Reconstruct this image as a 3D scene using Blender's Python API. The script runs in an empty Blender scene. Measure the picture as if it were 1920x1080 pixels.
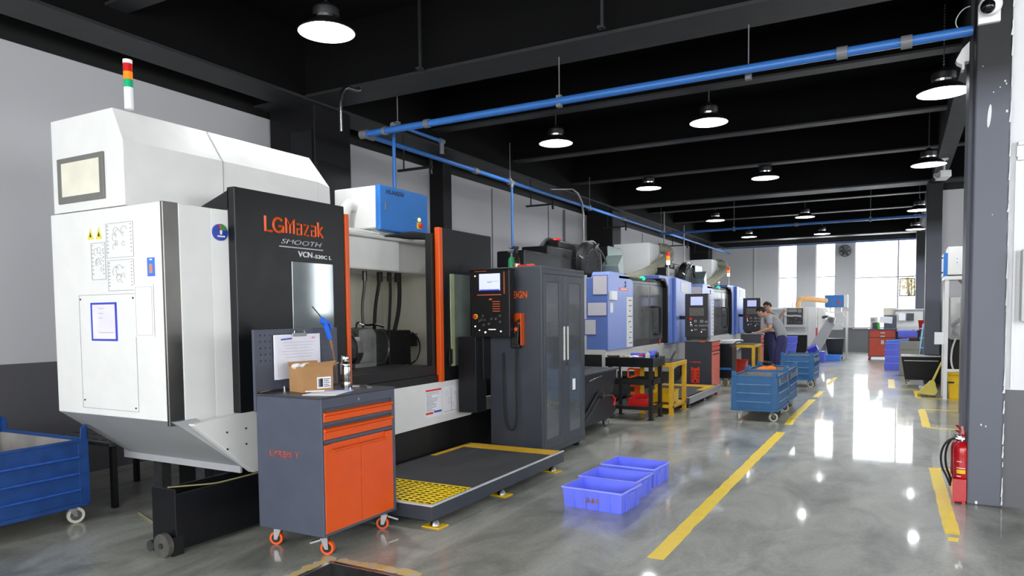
import bpy, bmesh, math, random
from mathutils import Vector, Matrix
from math import radians, sin, cos, pi
random.seed(7)
SC = bpy.context.scene
COL = SC.collection

# ------------------------------------------------------------------ camera
f_px, cy_px = 1332.0, 656.0
yaw, pitch, roll = radians(28.58), radians(-2.91), radians(-0.605)
fwd = Vector((-sin(yaw)*cos(pitch), cos(yaw)*cos(pitch), sin(pitch)))
rt = Vector((cos(yaw), sin(yaw), 0)); up = rt.cross(fwd)
r2 = rt*cos(roll) + up*sin(roll); u2 = -rt*sin(roll) + up*cos(roll)
cam = bpy.data.objects.new('camera', bpy.data.cameras.new('camera'))
COL.objects.link(cam)
M = Matrix.Identity(4)
for i, v in enumerate((r2, u2, -fwd)):
    for j in range(3): M[j][i] = v[j]
M.translation = Vector((0, 0, 1.5))
cam.matrix_world = M
cam.data.sensor_width = 36
cam.data.lens = f_px/1920*36
cam.data.shift_y = (cy_px-540)/1920
cam.data.clip_start = 0.05; cam.data.clip_end = 200
SC.camera = cam
SC.view_settings.view_transform = 'Standard'
SC.view_settings.look = 'None'
SC.view_settings.gamma = 1
SC.view_settings.exposure = 0.62
SC.view_settings.use_curve_mapping = False

# ------------------------------------------------------------------ world: pale overcast sky
wd = bpy.data.worlds.new('world'); SC.world = wd; wd.use_nodes = True
bg = wd.node_tree.nodes['Background']
bg.inputs[0].default_value = (0.95, 0.975, 1.0, 1)
bg.inputs[1].default_value = SKY = 5.5
LAMP = 230.0

def portal(x, y, z, sx, sy, rot):
    l = bpy.data.lights.new('window_portal', 'AREA'); l.shape = 'RECTANGLE'; l.size = sx; l.size_y = sy
    l.cycles.is_portal = True
    o = bpy.data.objects.new('window_portal', l); COL.objects.link(o); o.location = (x, y, z); o.rotation_euler = rot
portal(-2.0, 28.85, 2.4, 5.4, 3.3, (radians(-90), 0, 0))            # the windows at the far end, daylight in towards -Y
portal(-.3, -3.15, 2.45, 11.4, 3.1, (radians(90), 0, 0))             # the windows behind the photographer
portal(5.65, 11.6, 2.55, 2.1, 6.4, (0, radians(90), 0))             # the side windows of the right bay
portal(5.65, 22.9, 2.45, 2.7, 9.8, (0, radians(90), 0))
portal(5.65, 1.5, 2.55, 2.1, 6.0, (0, radians(90), 0))

# ------------------------------------------------------------------ materials
def lin(c):
    return tuple(((v/255)/12.92 if v/255 <= .04045 else ((v/255+.055)/1.055)**2.4) for v in c)
MATS = {}
def mat(name, col, rough=.5, metal=0, var=.05, scale=6, bump=0, coat=0, emit=0, col2=None, spec=.5, bscale=60):
    if name in MATS: return MATS[name]
    m = bpy.data.materials.new(name); m.use_nodes = True; nt = m.node_tree; n = nt.nodes; L = nt.links
    b = n['Principled BSDF']
    c = lin(col)
    tc = n.new('ShaderNodeTexCoord')
    no = n.new('ShaderNodeTexNoise'); no.inputs['Scale'].default_value = scale; no.inputs['Detail'].default_value = 4
    L.new(tc.outputs['Object'], no.inputs['Vector'])
    mx = n.new('ShaderNodeMix'); mx.data_type = 'RGBA'
    ca = tuple(min(1, v*(1-var)) for v in c); cb = tuple(min(1, v*(1+var)) for v in c) if col2 is None else lin(col2)
    mx.inputs[6].default_value = (*ca, 1); mx.inputs[7].default_value = (*cb, 1)
    rp = n.new('ShaderNodeMapRange'); rp.inputs[1].default_value = .35; rp.inputs[2].default_value = .65
    L.new(no.outputs['Fac'], rp.inputs[0]); L.new(rp.outputs[0], mx.inputs[0]); L.new(mx.outputs[2], b.inputs['Base Color'])
    mr = n.new('ShaderNodeMapRange'); mr.inputs[3].default_value = max(.02, rough*.85); mr.inputs[4].default_value = min(1, rough*1.15)
    L.new(no.outputs['Fac'], mr.inputs[0]); L.new(mr.outputs[0], b.inputs['Roughness'])
    b.inputs['Metallic'].default_value = metal
    b.inputs['Specular IOR Level'].default_value = spec
    if coat: b.inputs['Coat Weight'].default_value = coat; b.inputs['Coat Roughness'].default_value = .1
    if emit:
        b.inputs['Emission Color'].default_value = (*c, 1); b.inputs['Emission Strength'].default_value = emit
    if bump:
        bp = n.new('ShaderNodeBump'); bp.inputs['Strength'].default_value = bump; bp.inputs['Distance'].default_value = .01
        n2 = n.new('ShaderNodeTexNoise'); n2.inputs['Scale'].default_value = bscale; L.new(tc.outputs['Object'], n2.inputs['Vector'])
        L.new(n2.outputs['Fac'], bp.inputs['Height']); L.new(bp.outputs[0], b.inputs['Normal'])
    MATS[name] = m
    return m
WHITE = mat('white_painted_steel', (228, 228, 225), .35, var=.02)
WHITE2 = mat('white_plastic', (240, 240, 240), .4, var=.01)
CREAM = mat('cream_enamel', (222, 219, 204), .45, var=.04, scale=3)
PALE = mat('pale_grey_steel', (205, 206, 202), .35, var=.03)
BLACKP = mat('black_painted_steel', (17, 18, 21), .35, var=.08, spec=.35)
BLACK = mat('matt_black', (11, 11, 12), .55, var=.1)
RUBBER = mat('black_rubber', (22, 22, 23), .7, var=.1)
SLATE = mat('slate_painted_steel', (76, 81, 95), .38, var=.05)
SLATE2 = mat('dark_slate_steel', (56, 60, 68), .38, var=.05)
ORANGE = mat('orange_painted_steel', (222, 84, 14), .35, var=.03)
REDO = mat('red_painted_steel', (214, 66, 44), .35, var=.03)
STEEL = mat('brushed_steel', (150, 150, 150), .3, metal=1, var=.06, scale=20)
CHROME = mat('polished_chrome', (210, 210, 210), .12, metal=1, var=.02)
DSTEEL = mat('dark_machined_steel', (95, 95, 95), .38, metal=.8, var=.12, scale=15)
BLUE = mat('blue_painted_steel', (32, 98, 152), .4, var=.1, scale=9)
BLUED = mat('deep_blue_painted_steel', (26, 64, 124), .42, var=.15, scale=9)
BLUEB = mat('bright_blue_enamel', (40, 116, 196), .35, var=.03)
MBLUE = mat('periwinkle_machine_enamel', (134, 156, 222), .32, var=.02)
MBLUED = mat('blue_machine_enamel', (108, 134, 204), .32, var=.02)
CRATE = mat('blue_violet_plastic', (108, 122, 244), .38, var=.04)
CRATE2 = mat('light_blue_plastic', (84, 150, 250), .4, var=.04)
YELL = mat('yellow_painted_steel', (214, 168, 30), .45, var=.08)
YTAPE = mat('yellow_floor_tape', (255, 216, 24), .4, var=.05, scale=8)
YPLAST = mat('yellow_plastic', (238, 196, 24), .4, var=.04)
REDP = mat('red_plastic', (214, 34, 34), .35, var=.05)
RED = mat('red_gloss_paint', (186, 16, 26), .22, var=.04, coat=.4)
GREEN = mat('green_plastic', (30, 140, 90), .4, var=.05)
PAPER = mat('white_paper', (238, 238, 244), .8, var=.02)
CARD = mat('brown_cardboard', (170, 128, 84), .85, var=.06, scale=12)
PIPEB = mat('blue_air_pipe', (50, 108, 182), .35, var=.03)
PIPEG = mat('grey_pipe_fitting', (110, 112, 116), .45, var=.05)
BEAM = mat('dark_roof_beam', (34, 35, 37), .55, var=.08, scale=3)
CEIL = mat('black_roof_deck', (6, 6, 7), .8, var=.1, scale=1, spec=.15)
COLM = mat('grey_column_paint', (96, 99, 110), .42, var=.05, scale=2)
COLB = mat('black_column_paint', (12, 12, 14), .5, var=.08, scale=3, spec=.3)
DUCT = mat('grey_flexible_duct', (126, 126, 110), .5, var=.1, scale=12)
TANDUCT = mat('tan_flexible_duct', (226, 178, 120), .5, var=.06, scale=12)
SKIN = mat('skin', (206, 160, 132), .55, var=.05)
HAIR = mat('black_hair', (20, 18, 18), .6, var=.2, scale=40)
GREYCLOTH = mat('grey_cotton', (160, 163, 166), .9, var=.06, scale=20)
NAVYCLOTH = mat('navy_cotton', (52, 52, 92), .9, var=.08, scale=20)
LENSR = mat('red_lens', (190, 24, 24), .25, var=.02, emit=.15)
LENSA = mat('amber_lens', (240, 130, 24), .25, var=.02, emit=.25)
LENSG = mat('green_lens', (20, 160, 110), .25, var=.02, emit=.15)
LENSW = mat('lit_white_lens', (250, 250, 245), .3, var=.0, emit=.6)
LITG = mat('lit_green_lens', (20, 230, 130), .3, var=.0, emit=1.5)
SCREEN = mat('lit_screen', (196, 202, 244), .3, var=.02, emit=.35)
REFL = mat('white_lamp_reflector', (236, 238, 242), .5, var=.01)
BLUER = mat('highlight_blue_rib', (92, 136, 172), .45, var=.15, scale=20)  # lighter than the panels: rib highlights put into the colour
BLUERD = mat('highlight_deep_blue_rib', (34, 84, 168), .45, var=.15, scale=20)  # likewise, highlights painted onto the deep blue ribs
SCREENB = mat('screen_blue_bar', (40, 50, 190), .3, var=.02, emit=.6)
BULB = mat('lit_lamp_diffuser', (250, 252, 255), .5, var=0, emit=LAMP)
INK = mat('black_ink', (30, 30, 34), .7, var=.05)
GREYINK = mat('grey_ink', (150, 150, 156), .7, var=.05)
BLUEINK = mat('blue_ink', (60, 80, 190), .6, var=.05)
REDINK = mat('red_ink', (220, 60, 40), .6, var=.05)
SIGNBLUE = mat('blue_label', (60, 120, 220), .4, var=.03)
LEAF = mat('tree_leaves', (110, 150, 30), .7, var=.3, scale=6, col2=(226, 190, 50))
BARK = mat('tree_bark', (120, 100, 80), .8, var=.2)
TROLLEY = mat('charcoal_painted_steel', (32, 33, 37), .4, var=.1, scale=5)
HOPP = mat('grey_enamel', (168, 169, 171), .4, var=.03)
MAT_ = mat('grey_anti_slip_mat', (54, 54, 57), .75, var=.12, scale=5, bump=.2)
WINM = mat('mirror_door_glass', (138, 145, 148), .07, metal=.6, var=.03)
SMOKE = mat('smoked_door_glass', (84, 87, 88), .16, var=.3, scale=1.5, spec=.45)
AMBERLIT = mat('lit_amber_button', (255, 220, 110), .3, var=0, emit=1.0)
PLASTER = mat('chipped_white_plaster', (230, 230, 230), .8, var=.03)

def banded(name, bands, rough=.5, var=.03):
    """wall paint with colour bands by height above the floor: [(z_top, colour), ...] bottom first"""
    m = bpy.data.materials.new(name); m.use_nodes = True; nt = m.node_tree; n = nt.nodes; L = nt.links
    b = n['Principled BSDF']; g = n.new('ShaderNodeNewGeometry'); s = n.new('ShaderNodeSeparateXYZ')
    L.new(g.outputs['Position'], s.inputs[0])
    r = n.new('ShaderNodeValToRGB'); r.color_ramp.interpolation = 'CONSTANT'
    mr = n.new('ShaderNodeMath'); mr.operation = 'DIVIDE'; mr.inputs[1].default_value = 6.0; L.new(s.outputs[2], mr.inputs[0])
    e = r.color_ramp.elements; e[0].position = 0; e[0].color = (*lin(bands[0][1]), 1)
    z = bands[0][0]
    e[1].position = z/6; e[1].color = (*lin(bands[1][1]), 1)
    for k in range(2, len(bands)):
        q = e.new(bands[k-1][0]/6); q.color = (*lin(bands[k][1]), 1)
    L.new(mr.outputs[0], r.inputs[0])
    no = n.new('ShaderNodeTexNoise'); no.inputs['Scale'].default_value = 1.3; no.inputs['Detail'].default_value = 5
    L.new(g.outputs['Position'], no.inputs['Vector'])
    v = n.new('ShaderNodeMapRange'); v.inputs[3].default_value = 1-var; v.inputs[4].default_value = 1+var
    L.new(no.outputs['Fac'], v.inputs[0])
    h = n.new('ShaderNodeHueSaturation'); L.new(r.outputs[0], h.inputs['Color']); L.new(v.outputs[0], h.inputs['Value'])
    L.new(h.outputs[0], b.inputs['Base Color']); b.inputs['Roughness'].default_value = rough
    return m
W_LEFT = banded('left_wall_paint', [(1.08, (84, 83, 87)), (3.92, (186, 186, 189)), (6, (12, 12, 13))])
W_FAR = banded('far_wall_paint', [(.86, (122, 123, 127)), (3.98, (226, 227, 230)), (6, (14, 14, 15))])
W_RIGHT = banded('right_wall_paint', [(.888, (98, 99, 103)), (3.9, (226, 226, 228)), (6, (22, 22, 24))])
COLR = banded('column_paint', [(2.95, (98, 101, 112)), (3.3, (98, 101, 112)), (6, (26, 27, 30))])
_r = next(x for x in COLR.node_tree.nodes if x.type == 'VALTORGB').color_ramp; _r.interpolation = 'LINEAR'   # grey fades smoothly to near black towards the top

def floor_mat():
    m = bpy.data.materials.new('polished_concrete'); m.use_nodes = True; nt = m.node_tree; n = nt.nodes; L = nt.links
    b = n['Principled BSDF']; g = n.new('ShaderNodeNewGeometry')
    mp = n.new('ShaderNodeMapping'); mp.inputs['Scale'].default_value = (1.6, .8, 1); L.new(g.outputs['Position'], mp.inputs[0])
    a = n.new('ShaderNodeTexNoise'); a.inputs['Scale'].default_value = 1.4; a.inputs['Detail'].default_value = 9; a.inputs['Roughness'].default_value = .62
    a.inputs['Distortion'].default_value = .6
    L.new(mp.outputs[0], a.inputs['Vector'])
    c = n.new('ShaderNodeValToRGB'); e = c.color_ramp.elements
    e[0].position = .3; e[0].color = (*lin((96, 98, 90)), 1); e[1].position = .7; e[1].color = (*lin((180, 181, 170)), 1)
    q = e.new(.5); q.color = (*lin((150, 151, 141)), 1)
    L.new(a.outputs['Fac'], c.inputs[0])
    fine = n.new('ShaderNodeTexNoise'); fine.inputs['Scale'].default_value = 40; fine.inputs['Detail'].default_value = 3
    L.new(g.outputs['Position'], fine.inputs['Vector'])
    mx = n.new('ShaderNodeMix'); mx.data_type = 'RGBA'; mx.blend_type = 'OVERLAY'; mx.inputs[0].default_value = .25
    L.new(c.outputs[0], mx.inputs[6]); L.new(fine.outputs['Fac'], mx.inputs[7]); L.new(mx.outputs[2], b.inputs['Base Color'])
    r = n.new('ShaderNodeMapRange'); r.inputs[3].default_value = .34; r.inputs[4].default_value = .46; L.new(a.outputs['Fac'], r.inputs[0])
    L.new(r.outputs[0], b.inputs['Roughness'])
    b.inputs['Specular IOR Level'].default_value = .8
    b.inputs['Coat Weight'].default_value = .55; b.inputs['Coat Roughness'].default_value = .05
    bp = n.new('ShaderNodeBump'); bp.inputs['Strength'].default_value = .06; bp.inputs['Distance'].default_value = .02
    w = n.new('ShaderNodeTexNoise'); w.inputs['Scale'].default_value = 1.1; w.inputs['Detail'].default_value = 3
    L.new(g.outputs['Position'], w.inputs['Vector']); L.new(w.outputs['Fac'], bp.inputs['Height'])
    L.new(bp.outputs[0], b.inputs['Normal']); L.new(bp.outputs[0], b.inputs['Coat Normal'])
    return m

def glass_mat(name, tint=(1, 1, 1), gloss=.12, frost=0, haze=0):
    m = bpy.data.materials.new(name); m.use_nodes = True; nt = m.node_tree; n = nt.nodes; L = nt.links
    n.remove(n['Principled BSDF']); o = n['Material Output']
    t = n.new('ShaderNodeBsdfTransparent'); t.inputs[0].default_value = (*tint, 1)
    gl = n.new('ShaderNodeBsdfGlossy'); gl.inputs['Roughness'].default_value = .05
    mx = n.new('ShaderNodeMixShader')
    lw = n.new('ShaderNodeFresnel'); lw.inputs[0].default_value = 1.45
    ad = n.new('ShaderNodeMath'); ad.operation = 'MULTIPLY_ADD'; ad.inputs[1].default_value = .8; ad.inputs[2].default_value = gloss*.3
    L.new(lw.outputs[0], ad.inputs[0]); L.new(ad.outputs[0], mx.inputs[0]); L.new(t.outputs[0], mx.inputs[1]); L.new(gl.outputs[0], mx.inputs[2])
    if frost:
        tr = n.new('ShaderNodeBsdfTranslucent'); tr.inputs[0].default_value = (.95, .97, 1, 1)
        m2 = n.new('ShaderNodeMixShader'); m2.inputs[0].default_value = frost
        L.new(mx.outputs[0], m2.inputs[1]); L.new(tr.outputs[0], m2.inputs[2]); L.new(m2.outputs[0], o.inputs[0])
    elif haze:
        df = n.new('ShaderNodeBsdfDiffuse'); df.inputs[0].default_value = (.45, .47, .5, 1); m2 = n.new('ShaderNodeMixShader'); m2.inputs[0].default_value = haze
        L.new(mx.outputs[0], m2.inputs[1]); L.new(df.outputs[0], m2.inputs[2]); L.new(m2.outputs[0], o.inputs[0])
    else: L.new(mx.outputs[0], o.inputs[0])
    return m
GLASS = glass_mat('window_glass')
FROST = glass_mat('frosted_window_glass', frost=.3)
TINT = glass_mat('tinted_window_glass', (.42, .40, .34))
CABGL = glass_mat('smoked_cabinet_acrylic', (.88, .9, .92), gloss=.2, haze=.10)
CRATER = mat('pale_blue_violet_rim', (150, 160, 250), .4, var=.03)
CLEARPL = glass_mat('clear_plastic', (.85, .86, .84), gloss=.3)

# ------------------------------------------------------------------ mesh helpers
class MB:
    def __init__(s, org=(0, 0, 0)): s.bm = bmesh.new(); s.org = Vector(org)
    def _v(s, pts): return [s.bm.verts.new(Vector(p)) for p in pts]
    def box(s, x0, x1, y0, y1, z0, z1):
        x0, x1 = sorted((x0, x1)); y0, y1 = sorted((y0, y1)); z0, z1 = sorted((z0, z1))
        s.n = getattr(s, 'n', -1)+1; e = (s.n % 9)*.00011; x0 -= e; x1 += e; y0 -= e; y1 += e; z1 += e   # keeps touching faces of one part from coinciding
        v = s._v([(x, y, z) for z in (z0, z1) for y in (y0, y1) for x in (x0, x1)])
        for f in ((0, 2, 3, 1), (4, 5, 7, 6), (0, 1, 5, 4), (2, 6, 7, 3), (0, 4, 6, 2), (1, 3, 7, 5)): s.bm.faces.new([v[i] for i in f])
        return s
    def obox(s, c, sz, rot=(0, 0, 0)):
        """box with centre c, size sz, euler rot"""
        R = Matrix.Rotation(rot[2], 3, 'Z') @ Matrix.Rotation(rot[1], 3, 'Y') @ Matrix.Rotation(rot[0], 3, 'X')
        v = s._v([Vector(c) + R @ Vector((x*sz[0]/2, y*sz[1]/2, z*sz[2]/2)) for z in (-1, 1) for y in (-1, 1) for x in (-1, 1)])
        for f in ((0, 2, 3, 1), (4, 5, 7, 6), (0, 1, 5, 4), (2, 6, 7, 3), (0, 4, 6, 2), (1, 3, 7, 5)): s.bm.faces.new([v[i] for i in f])
        return s
    def frustum(s, a, b, z0, z1):
        """a,b = (x0,x1,y0,y1) rectangles at z0 and z1"""
        v = s._v([(a[0], a[2], z0), (a[1], a[2], z0), (a[1], a[3], z0), (a[0], a[3], z0), (b[0], b[2], z1), (b[1], b[2], z1), (b[1], b[3], z1), (b[0], b[3], z1)])
        for f in ((3, 2, 1, 0), (4, 5, 6, 7), (0, 1, 5, 4), (1, 2, 6, 5), (2, 3, 7, 6), (3, 0, 4, 7)): s.bm.faces.new([v[i] for i in f])
        return s
    def prism(s, poly, ax, a, b):
        """extrude 2D polygon along axis ax from a to b; poly coords are the two other axes in xyz order"""
        def P(p, t):
            if ax == 'x': return (t, p[0], p[1])
            if ax == 'y': return (p[0], t, p[1])
            return (p[0], p[1], t)
        v0 = s._v([P(p, a) for p in poly]); v1 = s._v([P(p, b) for p in poly]); n = len(poly)
        s.bm.faces.new(v0); s.bm.faces.new(v1[::-1])
        for i in range(n): s.bm.faces.new((v0[i], v1[i], v1[(i+1) % n], v0[(i+1) % n]))
        return s
    def loft(s, A, B):
        a = s._v(A); b = s._v(B); n = len(A); s.bm.faces.new(a); s.bm.faces.new(b[::-1])
        for i in range(n): s.bm.faces.new((a[i], b[i], b[(i+1) % n], a[(i+1) % n]))
        return s
    def cyl(s, p0, p1, r, r2=None, seg=16, caps=True):
        p0 = Vector(p0); p1 = Vector(p1); r2 = r if r2 is None else r2
        d = (p1-p0).normalized(); a = d.orthogonal().normalized(); b = d.cross(a)
        c0 = s._v([p0+(a*cos(2*pi*i/seg)+b*sin(2*pi*i/seg))*r for i in range(seg)])
        c1 = s._v([p1+(a*cos(2*pi*i/seg)+b*sin(2*pi*i/seg))*r2 for i in range(seg)])
        for i in range(seg): s.bm.faces.new((c0[i], c0[(i+1) % seg], c1[(i+1) % seg], c1[i]))
        if caps: s.bm.faces.new(c0[::-1]); s.bm.faces.new(c1)
        return s
    def tube(s, pts, r, seg=10, smooth=0, rs=None):
        pts = [Vector(p) for p in pts]
        for _ in range(smooth):
            q = [pts[0]]
            for i in range(len(pts)-1): q += [pts[i].lerp(pts[i+1], .25), pts[i].lerp(pts[i+1], .75)]
            q.append(pts[-1]); pts = q
        prev = None; rings = []; a = None
        for i, p in enumerate(pts):
            d = (pts[min(i+1, len(pts)-1)]-pts[max(i-1, 0)]).normalized()
            if a is None: a = d.orthogonal().normalized()
            a = (a-d*a.dot(d)).normalized(); b = d.cross(a)
            rr = r if rs is None else rs[0]+(rs[1]-rs[0])*i/(len(pts)-1)
            rings.append(s._v([p+(a*cos(2*pi*k/seg)+b*sin(2*pi*k/seg))*rr for k in range(seg)]))
        for A, B in zip(rings, rings[1:]):
            for k in range(seg): s.bm.faces.new((A[k], A[(k+1) % seg], B[(k+1) % seg], B[k]))
        s.bm.faces.new(rings[0][::-1]); s.bm.faces.new(rings[-1])
        return s
    def ribbed(s, pts, r, pitch=.03, amp=.12, seg=14, smooth=3):
        """corrugated flexible duct"""
        pts = [Vector(p) for p in pts]
        for _ in range(smooth):
            q = [pts[0]]
            for i in range(len(pts)-1): q += [pts[i].lerp(pts[i+1], .25), pts[i].lerp(pts[i+1], .75)]
            q.append(pts[-1]); pts = q
        L = [0]
        for i in range(len(pts)-1): L.append(L[-1]+(pts[i+1]-pts[i]).length)
        n = max(4, int(L[-1]/pitch*2)); out = []
        j = 0
        for k in range(n+1):
            t = L[-1]*k/n
            while j < len(L)-2 and L[j+1] < t: j += 1
            out.append(pts[j].lerp(pts[j+1], (t-L[j])/max(1e-6, L[j+1]-L[j])))
        a = None; rings = []
        for i, p in enumerate(out):
            d = (out[min(i+1, n)]-out[max(i-1, 0)]).normalized()
            if a is None: a = d.orthogonal().normalized()
            a = (a-d*a.dot(d)).normalized(); b = d.cross(a); rr = r*(1+amp*(i % 2))
            rings.append(s._v([p+(a*cos(2*pi*k/seg)+b*sin(2*pi*k/seg))*rr for k in range(seg)]))
        for A, B in zip(rings, rings[1:]):
            for k in range(seg): s.bm.faces.new((A[k], A[(k+1) % seg], B[(k+1) % seg], B[k]))
        s.bm.faces.new(rings[0][::-1]); s.bm.faces.new(rings[-1])
        return s
    def lathe(s, prof, c=(0, 0, 0), seg=24, axis='z'):
        """prof = [(r, h)...] closed at ends if r == 0"""
        c = Vector(c); rings = []
        def V(r, h, t):
            x, y = r*cos(t), r*sin(t)
            return c + (Vector((x, y, h)) if axis == 'z' else Vector((h, x, y)) if axis == 'x' else Vector((x, h, y)))
        for r, h in prof:
            rings.append(s._v([V(0, h, 0)]) if r < 1e-6 else s._v([V(r, h, 2*pi*k/seg) for k in range(seg)]))
        for A, B in zip(rings, rings[1:]):
            for k in range(seg):
                k2 = (k+1) % seg
                if len(A) == 1 and len(B) == 1: break
                if len(A) == 1: s.bm.faces.new((A[0], B[k2], B[k]))
                elif len(B) == 1: s.bm.faces.new((A[k], A[k2], B[0]))
                else: s.bm.faces.new((A[k], A[k2], B[k2], B[k]))
        return s
    def ball(s, c, r, sc=(1, 1, 1), seg=12):
        m = Matrix.Translation(Vector(c)) @ Matrix.Diagonal((sc[0], sc[1], sc[2], 1))
        bmesh.ops.create_uvsphere(s.bm, u_segments=seg, v_segments=max(6, seg//2+2), radius=r, matrix=m); return s
    def quad(s, pts): s.bm.faces.new(s._v(pts)); return s
    def text(s, body, w, h, org, face='x', ext=.003, shear=0, bold=0):
        cu = bpy.data.curves.new('t', 'FONT'); cu.body = body; cu.extrude = 0; cu.shear = shear; cu.resolution_u = 3
        if bold: cu.offset = bold
        to = bpy.data.objects.new('t', cu); COL.objects.link(to)
        dg = bpy.context.evaluated_depsgraph_get(); me = bpy.data.meshes.new_from_object(to.evaluated_get(dg))
        COL.objects.unlink(to); bpy.data.objects.remove(to)
        xs = [v.co.x for v in me.vertices]; ys = [v.co.y for v in me.vertices]
        x0, y0 = min(xs), min(ys); sx = w/(max(xs)-x0); sy = h/(max(ys)-y0)
        ax = {'x': ((0, 1, 0), (0, 0, 1), (1, 0, 0)), '-y': ((1, 0, 0), (0, 0, 1), (0, -1, 0)), '-x': ((0, -1, 0), (0, 0, 1), (-1, 0, 0))}[face]
        X, Y, Z = (Vector(v) for v in ax); tmp = bmesh.new(); tmp.from_mesh(me)
        r = bmesh.ops.extrude_face_region(tmp, geom=tmp.faces[:])
        for v in r['geom']:
            if isinstance(v, bmesh.types.BMVert): v.co.z = 1
        for v in tmp.verts: v.co = Vector(org)+X*((v.co.x-x0)*sx)+Y*((v.co.y-y0)*sy)+Z*(ext*v.co.z)
        m2 = bpy.data.meshes.new('t'); tmp.to_mesh(m2); tmp.free(); s.bm.from_mesh(m2)
        bpy.data.meshes.remove(m2); bpy.data.meshes.remove(me); return s
    def build(s, name, m, parent=None, bev=0, smooth=False, loc=None):
        bmesh.ops.recalc_face_normals(s.bm, faces=s.bm.faces[:])
        for v in s.bm.verts: v.co -= s.org
        me = bpy.data.meshes.new(name); s.bm.to_mesh(me); s.bm.free()
        for mm in (m if isinstance(m, (list, tuple)) else [m]): me.materials.append(mm)
        o = bpy.data.objects.new(name, me); COL.objects.link(o)
        if parent is not None: o.parent = parent
        else: o.location = s.org
        if smooth:
            for p in me.polygons: p.use_smooth = True
            mk = o.modifiers.new('ws', 'EDGE_SPLIT'); mk.split_angle = radians(38)
        if bev:
            b = o.modifiers.new('bevel', 'BEVEL'); b.width = bev; b.segments = 2; b.limit_method = 'ANGLE'; b.angle_limit = radians(40)
        return o

def tag(o, label, cat, group=None, kind=None):
    if label: o['label'] = label
    if cat: o['category'] = cat
    if group: o['group'] = group
    if kind: o['kind'] = kind
    return o
ORG = {}
def thing(name, label, cat, loc=(0, 0, 0), rz=0, group=None):
    o = bpy.data.objects.new(name, None); COL.objects.link(o); o.location = loc; o.rotation_euler = (0, 0, rz); o.empty_display_size = .1
    tag(o, label, cat, group); ORG[o.name] = loc
    return o
def W(t): return MB(ORG[t.name])          # a mesh builder for parts of t, written in room coordinates
def solo(name, mb, m, label, cat, group=None, bev=0, smooth=False):
    return tag(mb.build(name, m, None, bev, smooth), label, cat, group)
def struct(name, mb, m, parent=None, bev=0, smooth=False):
    o = mb.build(name, m, parent, bev, smooth)
    if parent is None: o['kind'] = 'structure'
    return o
KIDS = {}
def copy_tree(o, parent=None):
    c = o.copy(); COL.objects.link(c)
    if parent is not None: c.parent = parent
    for ch in list(o.children): copy_tree(ch, c)
    return c
def caster(mk, t, x, y, ztop, r, wm, fm=None, w=.025, ang=0, tread=None, lever=False):
    """swivel caster: mount plate and fork, with the wheel as its child. mk() gives a mesh builder"""
    fm = fm or STEEL; dx, dy = cos(ang), sin(ang); ox, oy = x-dx*r*.35, y-dy*r*.35
    b = mk(); b.obox((x, y, ztop-.004), (.07, .07, .008)); b.cyl((x, y, ztop-.008), (x, y, ztop-.03), .02, seg=12)
    for s in (-1, 1):
        px, py = -dy*s*(w/2+.006), dx*s*(w/2+.006)
        b.loft([(x+px+dx*.025, y+py+dy*.025, ztop-.02), (x+px-dx*.025, y+py-dy*.025, ztop-.02), (ox+px-dx*.012, oy+py-dy*.012, r-.008), (ox+px+dx*.012, oy+py+dy*.012, r-.008)],
               [(x+px*1.2+dx*.025, y+py*1.2+dy*.025, ztop-.02), (x+px*1.2-dx*.025, y+py*1.2-dy*.025, ztop-.02), (ox+px*1.2-dx*.012, oy+py*1.2-dy*.012, r-.008), (ox+px*1.2+dx*.012, oy+py*1.2+dy*.012, r-.008)])
    b.obox((x, y, ztop-.024), (.05, .05, .008), (0, 0, ang))
    if lever: b.obox((x+dx*.06, y+dy*.06, ztop-.045), (.075, .035, .012), (0, radians(18), ang))
    f = b.build('caster', fm, t, bev=.001)
    k = mk(); nx, ny = -dy, dx
    k.cyl((ox-nx*w/2, oy-ny*w/2, r), (ox+nx*w/2, oy+ny*w/2, r), r, seg=24)
    wh = k.build('wheel', wm, f, bev=.004, smooth=True)
    if tread:
        k = mk(); k.cyl((ox-nx*(w/2+.002), oy-ny*(w/2+.002), r), (ox+nx*(w/2+.002), oy+ny*(w/2+.002), r), r*.66, seg=20)
        k.build('wheel_hub', tread, f, smooth=True)
    return f

# ================================================================== THE ROOM
XL, XR, YB, YF, ZC = -6.9, 5.5, -3.0, 28.5, 4.75
struct('floor', MB().box(XL-.2, XR+.2, YB-.2, -0.0+2.6, -.2, 0).box(XL-.2, -3.03, 2.6, 3.22, -.2, 0).box(-2.45, XR+.2, 2.6, 3.22, -.2, 0).box(XL-.2, XR+.2, 3.22, YF+.2, -.2, 0), floor_mat())
struct('ceiling', MB().box(XL-.2, XR+.2, YB-.2, YF+.2, ZC, ZC+.1), CEIL)
struct('wall_left', MB().box(XL-.2, XL, YB, YF, 0, ZC), W_LEFT)
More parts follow.
